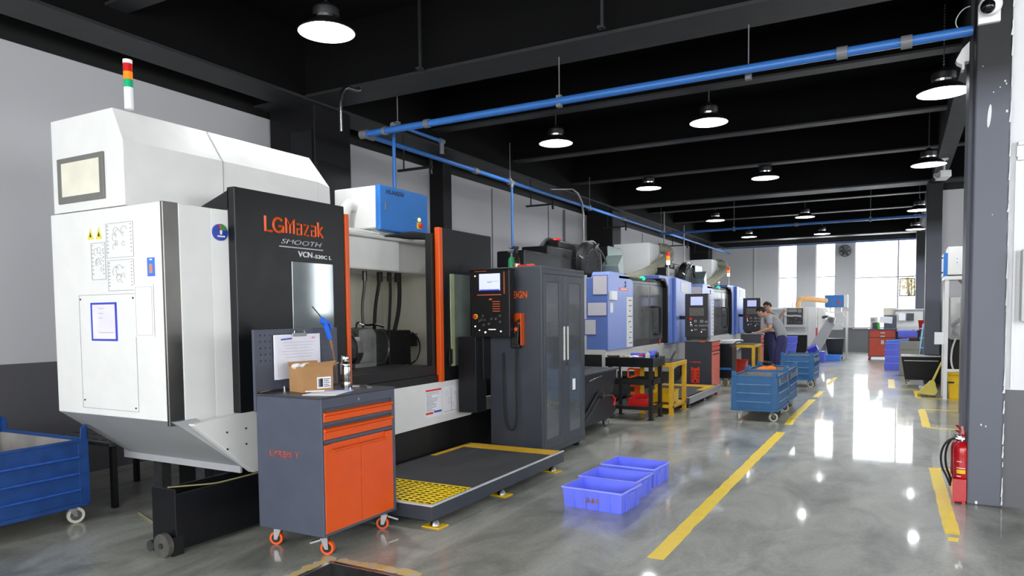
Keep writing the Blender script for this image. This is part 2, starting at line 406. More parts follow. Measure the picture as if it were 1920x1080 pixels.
# far wall with two narrow windows and one wide one
wins = [(-4.03, -3.37), (-2.73, -2.06), (-1.43, .52)]
b = MB(); xs = [XL]+[v for w in wins for v in w]+[XR]
for i in range(0, len(xs), 2): b.box(xs[i], xs[i+1], YF, YF+.25, 0, ZC)
for a, c in wins: b.box(a, c, YF, YF+.25, 0, .855); b.box(a, c, YF, YF+.25, 3.97, ZC)
struct('wall_far', b, W_FAR)
FRAMEM = mat('pale_window_frame', (206, 208, 212), .4, var=.02)
DFRAME = mat('dark_window_frame', (90, 84, 80), .4, var=.05)
for i, (a, c) in enumerate(wins):
    b = MB(); y0, y1 = YF+.08, YF+.14
    b.box(a, a+.03, y0, y1, .855, 3.97); b.box(c-.03, c, y0, y1, .855, 3.97); b.box(a, c, y0, y1, .855, .89); b.box(a, c, y0, y1, 3.93, 3.97)
    zt = 2.74 if i < 2 else 2.66
    if i < 2: b.box(a, c, y0, y1, zt-.018, zt+.018)
    else:
        b.box(a, c, y0, y1, zt-.02, zt+.02); b.box(-.075, -.025, y0, y1, .855, 3.97)
    fr = struct('window_%d' % (i+1), b, FRAMEM)
    if i < 2: MB().box(a+.03, c-.03, YF+.1, YF+.106, .89, 3.93).build('pane', FROST, fr)
    else:
        MB().box(a+.03, -.075, YF+.1, YF+.106, .89, 3.93).build('pane', FROST, fr)
        MB().box(-.025, c-.03, YF+.1, YF+.106, zt, 3.93).build('pane', FROST, fr)
        MB().box(-.025, c-.03, YF+.1, YF+.106, .89, 1.97).build('pane', FROST, fr)
        s = MB(); 
        for q in ((0, .03, 1.97, 2.6), (.46, .49, 1.97, 2.6), (0, .49, 1.97, 2.0), (0, .49, 2.57, 2.6), (.37, .39, 1.97, 2.6)): s.box(q[0]-.01, q[1]-.01, YF+.06, YF+.12, q[2], q[3])
        sh = s.build('opening_sash', DFRAME, fr); MB().box(.02, .45, YF+.09, YF+.094, 2.0, 2.57).build('sash_pane', TINT, sh)
    struct('trim_%d' % (20+i), MB().box(a-.04, c+.04, YF-.06, YF+.1, .82, .855), FRAMEM)
# wall behind the photographer with daylight windows enlarged to brighten the machine; side walls
def holed(name, m, axis, at, thick, lo, hi, holes, z0, z1):
    b = MB(); ps = [lo]+[v for h in holes for v in h]+[hi]
    def bx(a, c, z, w):
        (b.box(a, c, at, at+thick, z, w) if axis == 'y' else b.box(at, at+thick, a, c, z, w))
    for i in range(0, len(ps), 2): bx(ps[i], ps[i+1], 0, ZC)
    for a, c in holes: bx(a, c, 0, z0); bx(a, c, z1, ZC)
    struct(name, b, m)
BW = [(-6.0, -2.4), (-2.1, 1.5), (1.8, 5.2)]; RW = [(-1.5, 1.4), (1.6, 4.5), (8.5, 10.5), (11.0, 12.9), (13.95, 14.75), (18.0, 21.0), (21.4, 24.4), (24.8, 27.8)]  # last three right-wall openings are unseen, added to brighten the far end
holed('wall_back', W_RIGHT, 'y', YB-.2, .2, XL, XR, BW, .9, 4.0)
holed('wall_right', W_RIGHT, 'x', XR, .2, YB, YF, RW, 1.5, 3.6)
k = 4
for (a, c) in BW:
    b = MB(); b.box(a, c, YB-.12, YB-.07, .9, .95).box(a, c, YB-.12, YB-.07, 3.95, 4.0).box(a, a+.05, YB-.12, YB-.07, .9, 4.0).box(c-.05, c, YB-.12, YB-.07, .9, 4.0).box((a+c)/2-.03, (a+c)/2+.03, YB-.12, YB-.07, .9, 4.0)
    struct('window_%d' % k, b, FRAMEM); k += 1
for (a, c) in RW:
    b = MB(); x0, x1 = XR+.07, XR+.12
    b.box(x0, x1, a, c, 1.5, 1.54).box(x0, x1, a, c, 3.56, 3.6).box(x0, x1, a, a+.05, 1.5, 3.6).box(x0, x1, c-.05, c, 1.5, 3.6)
    struct('window_%d' % k, b, FRAMEM); k += 1
# partition wall to the right of the near column, and the wall closing the right bay
struct('wall_right_near', MB().box(.699, XR, 6.45, 6.65, 0, ZC), W_RIGHT)
struct('wall_bay', MB().box(.72, XR, 17.0, 17.2, 0, ZC), W_RIGHT)
struct('trim_30', MB().box(.745, 1.9, 6.40, 6.45, 2.585, 2.61).box(.74, 1.9, 6.41, 6.45, 2.61, 2.69).box(.745, 1.9, 6.385, 6.45, 2.69, 2.72), mat('white_trim', (232, 232, 234), .6, var=.02), bev=.004)
struct('trim_31', MB().box(.738, .752, 6.425, 6.45, .9, 2.585), mat('white_trim', (232, 232, 234), .6))
# columns
def column(n, x0, x1, y0, y1, m, rib=True):
    b = MB().box(x0, x1, y0, y1, 0, ZC)
    return struct('trim_%d' % n, b, m, bev=.012)
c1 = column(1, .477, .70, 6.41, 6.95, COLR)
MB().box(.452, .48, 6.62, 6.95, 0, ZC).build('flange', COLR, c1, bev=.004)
# chipped white plaster down the joint of the near column, and a few flakes
b = MB(); z = .02; random.seed(3)
while z < 4.2:
    h = random.uniform(.03, .16); w = random.choice((.002, .003, .003, .006, .006, .012)) if z < 3.6 else .004
    b.prism([(.70-w, z), (.702, z-.004), (.706, z+h*.3), (.703, z+h*.6), (.705, z+h), (.701-w*.4, z+h*.9), (.699-w*.2, z+h*.5)], 'y', 6.404, 6.411); z += h*random.uniform(.9, 1.9)
b.prism([(.567+.012*cos(t)*1+.006*sin(t), 2.93+.085*sin(t)) for t in [i*pi/8 for i in range(16)]], 'y', 6.405, 6.411)
for (x, zz, r) in ((.6, 2.2, .003), (.63, 3.13, .004), (.66, 3.17, .006), (.668, 3.15, .005), (.59, 3.1, .004), (.52, 3.3, .003), (.675, 2.95, .008), (.56, .62, .006), (.59, .61, .005), (.54, .02, .01)):
    b.prism([(x+r*cos(t), zz+r*1.4*sin(t)) for t in [i*pi/3 for i in range(6)]], 'y', 6.405, 6.411)
b.build('chipped_paint', PLASTER, c1)
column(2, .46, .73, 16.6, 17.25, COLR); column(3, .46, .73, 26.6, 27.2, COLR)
column(4, -6.87, -6.13, 6.41, 7.04, COLB)
MB().box(-6.5, -6.17, 6.39, 6.43, 0, 3.72).box(-6.15, -6.11, 6.42, 7.0, 0, 3.35).build('cover_plate', BLACKP, bpy.data.objects['trim_4'], bev=.004)
column(5, -6.9, -6.62, 9.85, 10.1, COLB); column(6, -6.87, -6.2, 16.6, 17.2, COLB); column(7, -6.87, -6.2, 26.6, 27.2, COLB)
column(8, .56, .72, 28.2, 28.5, COLM)
# roof girders and beams, black painted
def girder(n, b0, web): struct('trim_%d' % n, b0, BEAM); struct('trim_%d' % (n+60), web, CEIL)
girder(9, MB().box(-6.5, -6.05, YB, YF, 4.0, 4.03), MB().box(-6.48, -6.07, YB, YF, 4.03, ZC))
girder(10, MB().box(.53, .75, YB, YF, 4.0, ZC), MB().box(.76, .80, YB, YF, 4.2, ZC))
k = 11
for y in (6.5, 16.6, 26.75): girder(k, MB().box(XL, XR, y-.3, y+.2, 4.02, 4.05), MB().box(XL, XR, y-.28, y+.18, 4.05, ZC)); k += 1
k = 100
for y in (-1.0, 1.5, 3.95, 8.85, 11.35, 13.95, 19.1, 21.6, 24.15):
    girder(k, MB().box(XL, XR, y-.10, y+.10, 4.2, 4.225), MB().box(XL, XR, y-.008, y+.008, 4.225, ZC)); k += 1
struct('trim_60', MB().box(XL, XR, YF-.08, YF, 4.05, ZC), BEAM)
# thin seams on the left wall cladding
struct('trim_61', MB().box(XL, XL+.012, 11.9, 11.93, 1.08, 3.9).box(XL, XL+.012, 14.4, 14.43, 1.08, 3.9).box(XL, XL+.05, 15.2, 15.24, 1.08, 3.9).box(XL, XL+.012, 21, 21.03, 1.08, 3.9), mat('wall_seam', (120, 120, 126), .6))

# --------------------------------------------------- pit in the floor with its taped edge
t = thing('floor_pit', 'open drain pit in the floor with worn tape round it, before the tool cart', 'floor pit', (-2.75, 2.9, 0))
b = W(t); b.box(-3.03, -2.45, 2.6, 3.22, -.2, -.17); b.build('pit_bottom', mat('dirty_pit', (48, 40, 32), .8, var=.4, scale=9), t)
b = W(t); b.box(-3.03, -3.0, 2.6, 3.22, -.17, .004).box(-2.48, -2.45, 2.6, 3.22, -.17, .004).box(-3.03, -2.45, 3.19, 3.22, -.17, .004).box(-3.03, -2.45, 2.6, 2.63, -.17, .004)
b.build('angle_frame', STEEL, t, bev=.002)
b = W(t); random.seed(11)
def ragged(b, x0, y0, x1, y1, w, step=.05, z=.0025, jit=.006):
    """a worn strip of tape between two points on the floor"""
    d = Vector((x1-x0, y1-y0, 0)); n = max(2, int(d.length/step)); d /= n; p = Vector((-d.y, d.x, 0)).normalized()*w/2
    L = [Vector((x0, y0, 0))+d*i-p*(1+random.uniform(-jit, jit)/w*2) for i in range(n+1)]; R = [Vector((x0, y0, 0))+d*i+p*(1+random.uniform(-jit, jit)/w*2) for i in range(n+1)]
    poly = [(v.x, v.y) for v in R]+[(v.x, v.y) for v in L[::-1]]
    b.prism(poly, 'z', .0004, z)
ragged(b, -3.0, 3.26, -2.4, 3.27, .075, .03, jit=.02); ragged(b, -3.07, 2.6, -3.06, 3.28, .07, .03, jit=.02)
b.build('worn_tape', mat('worn_yellow_tape', (226, 190, 60), .5, var=.1, scale=18, col2=(190, 180, 172)), t)

# --------------------------------------------------- yellow floor markings
def tape(segs, label):
    b = MB((segs[0][0], segs[0][1], 0))
    for i, s in enumerate(segs): ragged(b, *s[:4], s[4], .12, z=.002+.0004*(i % 3), jit=.005)
    solo('floor_marking', b, YTAPE, label, 'floor marking', 'yellow tape markings on the floor')
random.seed(5)
tape([(-1.285, 4.15, -1.262, 9.25, .105)], 'long solid yellow line nearest the camera along the aisle edge')
tape([(-1.262, 9.9, -1.285, 10.45, .10), (-1.285, 10.5, -1.26, 12.9, .10)], 'worn yellow aisle line passing beside the front blue mesh-sided wagon')
tape([(-1.25, 13.3, -1.24, 14.3, .09)], 'short faded dash of the yellow aisle line beyond the blue wagons')
tape([(-1.24, 15.6, -1.22, 17.4, .08)], 'faintest and farthest piece of the yellow aisle line')
tape([(.318, 7.74, .335, 5.5, .095), (.30, 7.74, .46, 7.74, .05)], 'broad yellow L-shaped mark beside the fire extinguishers')
tape([(.335, 5.42, .33, 5.33, .06)], 'small torn scrap of yellow tape in front of the fire extinguisher mark')
tape([(.32, 12.22, .33, 10.42, .095), (.33, 10.38, .75, 10.34, .05), (.30, 12.26, .9, 12.26, .05)], 'yellow three-sided box mark beside the machine behind the grey column')
tape([(.30, 15.0, .31, 13.86, .09), (.30, 13.83, 1.3, 13.80, .05)], 'yellow corner mark under the broom')
tape([(-.13, 17.3, -.10, 15.35, .12), (-.1, 15.35, .34, 15.25, .06)], 'yellow corner mark beside the black bin on the right')

# --------------------------------------------------- ceiling lamps
lamp = thing('high_bay_lamp', '', 'ceiling lamp', (0, 0, 0), 0, 'round pendant lamps under the black roof')
b = MB(); b.lathe([(.246, 0), (.25, .008), (.235, .02), (.15, .085), (.115, .10), (.115, .115), (.11, .115), (.11, .100), (.145, .082), (.232, .017), (.242, .006), (.246, 0)], (0, 0, 0), 32); b.build('shade', BLACKP, lamp, smooth=True)
b = MB(); b.lathe([(.243, .001), (.232, .012), (.145, .078), (.11, .092), (0, .092), (0, .095), (.11, .095), (.147, .081), (.234, .015), (.243, .001)], (0, 0, 0), 32); b.build('reflector', REFL, lamp, smooth=True)
b = MB(); b.lathe([(0, .066), (.09, .066), (.11, .076), (.11, .09), (0, .09)], (0, 0, 0), 28); b.build('lit_lamp', BULB, lamp, smooth=True)
b = MB(); b.lathe([(.125, .105), (.128, .125), (.12, .128), (.12, .105)], (0, 0, 0), 28); b.build('chrome_ring', CHROME, lamp, smooth=True)
b = MB(); b.lathe([(0, .125), (.105, .125), (.115, .14), (.115, .2), (.09, .225), (.04, .235), (.03, .26), (0, .26)], (0, 0, 0), 28)
b.build('heat_sink', BLACK, lamp, smooth=True)
b = MB()
for i in range(22): b.lathe([(.008, 0), (.011, .004), (.008, .008), (.006, .004), (.008, 0)], (0, 0, .26+i*.02), 8)
b.tube([(0, 0, .26), (0, 0, .76)], .003, 6); b.build('chain', STEEL, lamp)
order = ['nearest', 'second', 'third', 'fourth', 'farthest']
first = True
for x, ys in ((-4.46, [4.84, 9.6, 14.0, 19.9, 24.9]), (-2.24, [9.6, 14.1, 20.5, 25.3]), (.37, [8.76, 12.95, 18.7, 23.1])):
    for i, y in enumerate(ys):
        o = lamp if first else copy_tree(lamp); first = False
        o.location = (x, y, 3.985 if x < 0 else 3.745)
        if x > 0:
            ch = next(c for c in o.children if c.name.startswith('chain')); ch.scale = (1, 1, 1.49); ch.location = (0, 0, -.127)   # hung lower, longer chain
        if (x, y) == (-4.46, 4.84): lab = 'large nearest pendant lamp above the white and black machining centre'
        elif x == -4.46: lab = '%s lamp of the left row hanging over the machines' % order[i]
        elif x == -2.24: lab = '%s lamp of the middle row hanging over the aisle' % order[i] if i else 'nearest lamp of the middle row, just below the long blue pipe'
        else: lab = '%s lamp of the right row beside the right-hand girder' % order[i] if i else 'nearest lamp of the right row, hanging next to the grey column'
        o['label'] = lab

# --------------------------------------------------- compressed air pipes
def pipe_thing(pts, r, label, fits, name='air_pipe', m=PIPEB, clamps=()):
    o = MB(pts[0]); o.tube(pts, r, 12)
    t = thing(name, label, 'pipe', tuple(pts[0])); o.build('pipe', m, t, smooth=True)
    for f in fits: q = W(t); q.cyl(*f[:2], f[2], seg=14); q.build('fitting', PIPEG, t, smooth=True, bev=.004)
    for (x, y, z, zt) in clamps:
        q = W(t); q.obox((x, y, z), (.05, .05, r*2+.04)); q.tube([(x, y, z+r), (x, y, zt)], .006, 6); q.build('hanger', PIPEG, t)
    return t
pipe_thing([(-5.45, 6.5, 3.585), (.46, 6.5, 3.605)], .038, 'thick blue air pipe crossing the hall under the nearest big roof beam',
           [((-.48, 6.5, 3.6), (-.40, 6.5, 3.6), .052), ((-.02, 6.5, 3.6), (.06, 6.5, 3.6), .052), ((-4.6, 6.5, 3.59), (-4.54, 6.5, 3.59), .048), ((-5.5, 6.5, 3.585), (-5.40, 6.5, 3.585), .05), ((-5.17, 6.5, 3.585), (-5.13, 6.5, 3.585), .046)],
           clamps=[(-2.98, 6.5, 3.59, 4.02), (-1.2, 6.62, 3.6, 4.02)])
pipe_thing([(-5.45, 6.55, 3.585), (-5.45, 26.7, 3.6)], .03, 'blue air pipe running along above the row of machines on the left',
           [((-5.45, 6.55, 3.585), (-5.45, 6.66, 3.585), .045), ((-5.45, 8.9, 3.585), (-5.45, 9.0, 3.585), .045), ((-5.45, 9.95, 3.585), (-5.45, 10.08, 3.585), .045), ((-5.45, 15.2, 3.59), (-5.45, 15.3, 3.59), .045), ((-5.45, 18.1, 3.59), (-5.45, 18.2, 3.59), .045)],
           clamps=[(-5.45, 10.0, 3.59, 4.2), (-5.45, 13.3, 3.59, 4.2), (-5.45, 18.15, 3.59, 4.2)])
pipe_thing([(-5.2, 6.72, 2.95), (-5.2, 6.72, 3.72), (-5.19, 7.7, 3.72), (-5.19, 7.7, 3.6), (-5.2, 6.5, 3.585)][:3], .022, 'blue branch pipe dropping to the blue mist collector on the white machine',
           [((-5.2, 6.70, 3.70), (-5.2, 6.82, 3.72), .036), ((-5.19, 7.66, 3.72), (-5.19, 7.74, 3.72), .034), ((-5.19, 7.7, 3.56), (-5.19, 7.7, 3.72), .03)], clamps=[(-5.2, 6.80, 3.72, 4.1)])
pipe_thing([(-5.43, 10.02, 3.56), (-5.43, 10.02, 1.2)], .018, 'thin blue drop pipe behind the tall slate cabinet', [((-5.43, 10.02, 3.5), (-5.43, 10.02, 3.58), .03)])
pipe_thing([(-5.45, 18.1, 3.52), (.5, 18.1, 3.56)], .03, 'second blue air pipe crossing the hall further back', [((-2.2, 18.1, 3.54), (-2.12, 18.1, 3.54), .045)], clamps=[(-3.6, 18.1, 3.53, 4.2), (-.6, 18.1, 3.55, 4.2)])
pipe_thing([(-6.1, 28.3, 3.93), (.7, 28.3, 3.93)], .022, 'blue pipe along the top of the far window wall', [])
pipe_thing([(-4.9, 28.48, 3.9), (-4.9, 28.48, .8)], .02, 'pale drop pipe on the far wall left of the windows', [], m=PALE)
pipe_thing([(.62, 28.19, 3.9), (.62, 28.19, .8)], .02, 'pale pipe on the dark column at the right end of the far windows', [], m=PALE)
# steel conduits hanging from the roof
def conduit(pts, r, label): solo('steel_conduit', MB(pts[0]).tube(pts, r, 10, smooth=2), STEEL, label, 'pipe', smooth=True)
conduit([(-5.28, 5.92, 3.47), (-5.28, 5.92, 3.965), (-5.28, 6.22, 3.97), (-5.28, 6.25, 4.035)], .02, 'short bent steel conduit hooked over the beam above the white machine')
conduit([(-5.4, 12.87, 2.55), (-5.4, 12.87, 3.9), (-5.4, 11.4, 3.68)], .02, 'bent steel conduit rising behind the first blue machine')
conduit([(-5.4, 18.25, 2.3), (-5.4, 18.25, 4.1)], .02, 'straight steel conduit beside the signal tower of the first blue machine')
conduit([(-5.4, 20.2, 2.5), (-5.4, 20.2, 3.95)], .015, 'thinner straight steel conduit, farther of the two rising beyond the first blue machine')
# small wall brackets under the pipe
for i, (y, lab) in enumerate(((8.1, 'nearest black bracket on the left wall girder'), (12.0, 'second black bracket on the left wall girder'), (16.0, 'third black bracket, beside the column'), (21.5, 'black bracket before the far corner'), (24.2, 'last black bracket next to the far column'))):
    b = MB((-6.0, y, 3.5)); b.box(-6.2, -5.62, y-.02, y+.02, 3.5, 3.53).box(-5.66, -5.63, y-.02, y+.02, 3.42, 3.62)
    b.tube([(-6.1, y, 4.0), (-6.1, y, 3.52)], .012, 6); solo('pipe_bracket', b, BLACK, lab, 'bracket', 'brackets along the left girder')
# vertical tie rods to the ceiling
for i, (x, y, z, lab) in enumerate(((-4.36, 6.1, 4.02, 'dark hanger rod in front of the nearest big beam, left one'), (-2.35, 6.05, 4.02, 'dark hanger rod in front of the nearest big beam, right one'))):
    b = MB((x, y, z)); b.box(x-.012, x+.012, y-.012, y+.012, z, ZC).box(x-.04, x+.02, y-.03, y+.03, z, z+.02); solo('hanger_rod', b, BEAM, lab, 'hanger rod', 'hanger rods on the beam')
# row of small bolts seen under two roof beams
for y, lab in ((12.1, 'row of bolt heads under the roof deck, nearer row'), (15.0, 'row of bolt heads under the roof deck, farther row')):
    b = MB((0, y, 4.6))
    for i in range(13): x = -3.4+i*.3; b.obox((x, y, 4.45), (.07, .03, .02), (0, 0, .2)); b.cyl((x, y, 4.45), (x, y, 4.75), .005, seg=5)
    solo('deck_bolts', b, DSTEEL, lab, 'bolts')
# exhaust fan on the far wall
t = thing('wall_fan', 'round black exhaust fan high between the far windows', 'fan', (-1.745, 28.4, 3.64))
b = W(t); b.lathe([(.2, 0), (.21, .02), (.21, .1), (.19, .1), (.19, 0), (.2, 0)], (-1.745, 28.36, 3.64), 28, 'y'); b.build('housing', BLACKP, t, smooth=True)
b = W(t)
for a in range(6):
    A = a*pi/3; b.obox((-1.745+cos(A)*.1, 28.4, 3.64+sin(A)*.1), (.15, .01, .07), (radians(25), -A, 0))
b.cyl((-1.745, 28.37, 3.64), (-1.745, 28.44, 3.64), .04); b.build('blades', DSTEEL, t)
b = W(t)
for r in (.06, .11, .16): b.lathe([(r-.003, -.003), (r+.003, -.003), (r+.003, .003), (r-.003, .003), (r-.003, -.003)], (-1.745, 28.35, 3.64), 24, 'y')
b.build('guard', STEEL, t)

# security cameras
t = thing('security_camera', 'white dome security camera at the top of the near grey column', 'camera', (.54, 6.3, 3.66))
b = W(t); b.box(.48, .62, 6.37, 6.41, 3.6, 3.74); b.build('base_plate', WHITE2, t, bev=.004)
b = W(t); b.ball((.55, 6.31, 3.70), .075, (1, 1, .95), 18); b.build('housing', WHITE2, t, smooth=True)
b = W(t); b.ball((.535, 6.275, 3.685), .052, (1, 1, 1), 16); b.build('dark_dome', mat('dark_dome_glass', (14, 14, 16), .1), t, smooth=True)
t = thing('security_camera', 'small white camera on the far side of the near grey column', 'camera', (.40, 6.7, 3.45))
b = W(t); b.prism([(.36, 3.44), (.40, 3.52), (.45, 3.57), (.45, 3.42), (.42, 3.42), (.42, 3.36), (.40, 3.36), (.40, 3.40), (.37, 3.42)], 'y', 6.63, 6.72); b.build('housing', WHITE2, t, bev=.004)
b = W(t); b.cyl((.44, 6.67, 3.49), (.47, 6.67, 3.49), .012, seg=10); b.build('bracket', STEEL, t)
t = thing('security_camera', 'white bullet camera hanging from the right-hand girder', 'camera', (.62, 13.6, 4.0))
b = W(t); b.box(.55, .68, 13.9, 14.0, 3.98, 4.0).cyl((.62, 13.95, 3.98), (.62, 13.95, 3.8), .02, seg=10); b.build('bracket', WHITE2, t)
b = W(t); b.obox((.61, 13.92, 3.72), (.17, .24, .11), (radians(-8), 0, .3)); b.build('housing', WHITE2, t, bev=.01)
b = W(t); b.tube([(.55, 13.9, 3.74), (.48, 13.88, 3.76), (.47, 13.88, 3.70), (.54, 13.88, 3.66)], .008, 8, smooth=2); b.build('cable', WHITE2, t, smooth=True)
solo('loose_cable', MB((.45, 6.6, 3.7)).tube([(.46, 6.7, 3.86), (.40, 6.68, 3.84), (.35, 6.68, 3.76), (.37, 6.68, 3.69), (.46, 6.7, 3.66)], .004, 6, smooth=3), WHITE2, 'thin white cable looping off the near grey column', 'cable', smooth=True)
# grey box on the white wall at the right edge
t = thing('wall_box', 'pale grey metal box on the white wall at the right edge', 'wall box', (.82, 6.45, 1.66))
b = W(t); b.box(.782, 1.3, 6.33, 6.45, 1.405, 1.93); b.build('housing', PALE, t, bev=.008)
b = W(t); b.box(.80, 1.28, 6.322, 6.33, 1.42, 1.915); b.build('lid', PALE, t, bev=.004)

# ================================================================== WHITE AND BLACK MACHINING CENTRE
m1 = thing('machining_centre', 'large white and black machining centre with orange door edges, biggest machine in the foreground', 'machine', (-4.7, 5.0, 0))
b = W(m1); b.box(-5.33, -4.11, 2.92, 3.0, .83, 2.235).box(-4.18, -4.12, 2.99, 3.42, .83, 2.235).box(-5.325, -5.25, 2.99, 6.95, .84, 2.3).box(-5.30, -4.12, 2.99, 4.3, 2.2, 2.232)
b.build('side_enclosure', WHITE, m1, bev=.006)
b = W(m1); b.prism([(-5.28, 2.24), (-4.47, 2.24), (-4.47, 2.665), (-4.57, 2.885), (-5.28, 2.885)], 'y', 2.92, 4.70)
ub = b.build('upper_housing', WHITE, m1, bev=.004)
b = W(m1); b.loft([(-5.28, 4.70, 2.24), (-4.47, 4.70, 2.24), (-4.47, 4.70, 2.665), (-4.57, 4.70, 2.885), (-5.28, 4.70, 2.885)], [(-5.28, 4.86, 2.24), (-4.47, 4.86, 2.24), (-4.47, 4.84, 2.64), (-4.57, 4.73, 2.86), (-5.28, 4.73, 2.86)])
b.build('upper_housing_end', WHITE, m1)
b = W(m1); b.box(-4.468, -4.464, 3.7, 3.704, 2.26, 2.665).loft([(-4.466, 3.7, 2.665), (-4.466, 3.704, 2.665), (-4.566, 3.65, 2.888), (-4.566, 3.646, 2.888)], [(-4.469, 3.7, 2.665), (-4.469, 3.704, 2.665), (-4.569, 3.65, 2.888), (-4.569, 3.646, 2.888)])
b.build('panel_seam', GREYINK, ub)
b = W(m1); b.box(-5.2, -4.67, 2.905, 2.92, 2.30, 2.345).box(-5.2, -4.67, 2.905, 2.92, 2.575, 2.61).box(-5.2, -5.155, 2.905, 2.92, 2.3, 2.61).box(-4.715, -4.67, 2.905, 2.92, 2.3, 2.61)
wf = b.build('side_window_frame', mat('grey_window_frame', (112, 110, 106), .4), m1, bev=.003)
b = W(m1); b.box(-5.155, -4.715, 2.908, 2.918, 2.345, 2.575); b.build('side_window_pane', mat('frosted_cream_pane', (226, 222, 204), .5), wf)
# front corner: chrome strip and rounded white front
b = W(m1); b.box(-4.115, -4.09, 2.918, 3.03, .80, 2.236); b.build('chrome_corner_strip', mat('dark_brushed_steel', (128, 126, 122), .32, metal=1, var=.1, scale=3), m1, bev=.004)
b = W(m1); b.box(-4.12, -4.085, 3.03, 3.27, .80, 2.232).prism([(-4.12, 3.27), (-4.085, 3.27), (-4.07, 3.41), (-4.12, 3.41)], 'z', .80, 2.232); b.build('front_corner_panel', WHITE, m1, bev=.003)
# black top rail and side of the sliding door
b = W(m1); b.loft([(-4.46, 3.40, 2.24), (-4.06, 3.40, 2.24), (-4.06, 3.40, 2.37)], [(-4.46, 3.46, 2.24), (-4.06, 3.46, 2.24), (-4.06, 3.46, 2.37)]); b.build('door_top_rail', BLACKP, m1)
b = W(m1); b.box(-4.075, -4.0, 3.40, 4.495, .83, 2.39); dl = b.build('left_door', BLACKP, m1, bev=.006)
b = W(m1); b.box(-4.04, -3.985, 4.495, 4.535, .86, 2.33); b.build('orange_edge', ORANGE, dl, bev=.004)
b = W(m1); b.box(-4.0, -3.994, 3.905, 4.345, .98, 1.91); b.build('door_window', WINM, dl, bev=.003)
b = W(m1)
def logo_bits(b):
    # rounded orange word drawn letter by letter as bent bars
    H, x0 = .11, 0
    Y0, Z0 = 3.655, 2.115
    def bar(pts, r=.0085):
        b.tube([(-3.999, Y0+p[0], Z0+p[1]) for p in pts], r, 8, smooth=0)
    bar([(.008, .105), (.008, 0), (.068, 0)], .0105)
    cx, cz, R = .13, .05, .048
    bar([(cx+R*cos(radians(a)), cz+R*1.05*sin(radians(a))) for a in range(45, 331, 20)], .0105); bar([(cx, cz-.006), (cx+.046, cz-.006), (cx+.046, -.002)], .0105)
    bar([(.205, 0), (.205, .108), (.243, .055), (.281, .108), (.281, 0)], .0100); bar([(.243, .055), (.243, 0)], .0085)
    def small_a(x):
        bar([(x, .078), (x+.046, .078), (x+.046, 0)], .0085); bar([(x+.046, .042), (x+.002, .042), (x+.002, 0), (x+.046, 0)], .0070)
    small_a(.312)
    bar([(.384, .078), (.432, .078), (.386, 0), (.436, 0)], .0085)
    small_a(.462)
    bar([(.536, .112), (.536, 0)], .0095); bar([(.580, .08), (.546, .038), (.586, -.002)], .0095)
logo_bits(b); b.build('logo_lettering', ORANGE, dl)
b = W(m1); b.text('SMOOTH', .42, .036, (-4.0, 3.81, 2.036), 'x', .003, shear=.3, bold=.004); b.box(-4.0, -3.996, 3.79, 4.24, 2.010, 2.018).build('badge_lettering', mat('silver_badge', (196, 198, 202), .45, metal=.3), dl)
b = W(m1); b.text('VCN', .15, .044, (-4.0, 3.975, 1.947), 'x', .002, bold=.03); b.text('-530C L', .2, .030, (-4.0, 4.135, 1.945), 'x', .002, bold=.03); b.build('model_lettering', WHITE2, dl)
# right door
b = W(m1); b.box(-4.06, -4.0, 5.90, 6.88, .83, 2.36); dr = b.build('right_door', BLACKP, m1, bev=.006)
b = W(m1); b.box(-4.04, -3.985, 5.84, 5.90, .83, 2.36); b.build('orange_edge', ORANGE, dr, bev=.004)
b = W(m1); b.box(-4.0, -3.994, 6.04, 6.42, .975, 1.91); b.build('door_window', mat('pale_green_door_glass', (150, 160, 152), .15, metal=.5, var=.15, scale=3), dr, bev=.003)
b = W(m1); b.box(-3.994, -3.985, 6.04, 6.10, .975, 1.91); b.build('window_seal', mat('olive_seal', (150, 158, 118), .5), dr)
b = W(m1); b.box(-3.998, -3.97, 6.0, 6.03, 1.0, 1.15).tube([(-3.98, 5.99, .98), (-3.97, 5.97, 1.05), (-3.99, 6.0, 1.13)], .008, 8, smooth=2); b.build('door_handle', BLACK, dr)
# door frame posts around the opening
b = W(m1); b.box(-4.12, -4.045, 5.79, 5.86, .83, 2.3).box(-4.16, -4.06, 6.85, 6.95, .5, 2.36).box(-4.10, -4.02, 4.53, 6.4, .83, .90).box(-4.10, -4.04, 4.4, 5.9, .90, .99); b.build('opening_frame', BLACK, m1, bev=.004)
b = W(m1); b.box(-4.62, -4.10, 4.45, 5.78, .55, 1.0); b.build('black_table_guard', BLACK, m1, bev=.006)
# interior cabinet
b = W(m1); b.box(-5.25, -5.22, 4.3, 6.9, .8, 2.28).box(-5.25, -4.2, 4.27, 4.3, .8, 2.2).box(-5.25, -4.1, 6.72, 6.75, .8, 2.2).box(-5.25, -4.3, 4.3, 6.75, .80, .83)
for y in (6.0, 6.25, 6.5): b.box(-5.222, -5.21, y, y+.01, .85, 2.2)
for z in (1.45, 1.55, 1.75): b.box(-5.222, -5.208, 5.9, 6.7, z, z+.012)
b.build('interior_lining', CREAM, m1)
b = W(m1); b.box(-5.2, -4.55, 4.75, 5.95, 1.945, 2.255).prism([(5.95, 1.945), (6.72, 1.945), (6.72, 2.26), (6.0, 2.26), (5.9, 2.2)], 'x', -5.2, -4.62)
hd = b.build('spindle_head', WHITE, m1, bev=.02)
b = W(m1); b.box(-5.2, -4.5, 4.7, 6.6, 2.255, 2.285); b.tube([(-4.6, 4.75, 2.3), (-4.6, 5.4, 2.32), (-4.65, 5.8, 2.31), (-4.7, 6.1, 2.29)], .02, 10, smooth=2); b.build('head_top_rail', PALE, hd, bev=.006)
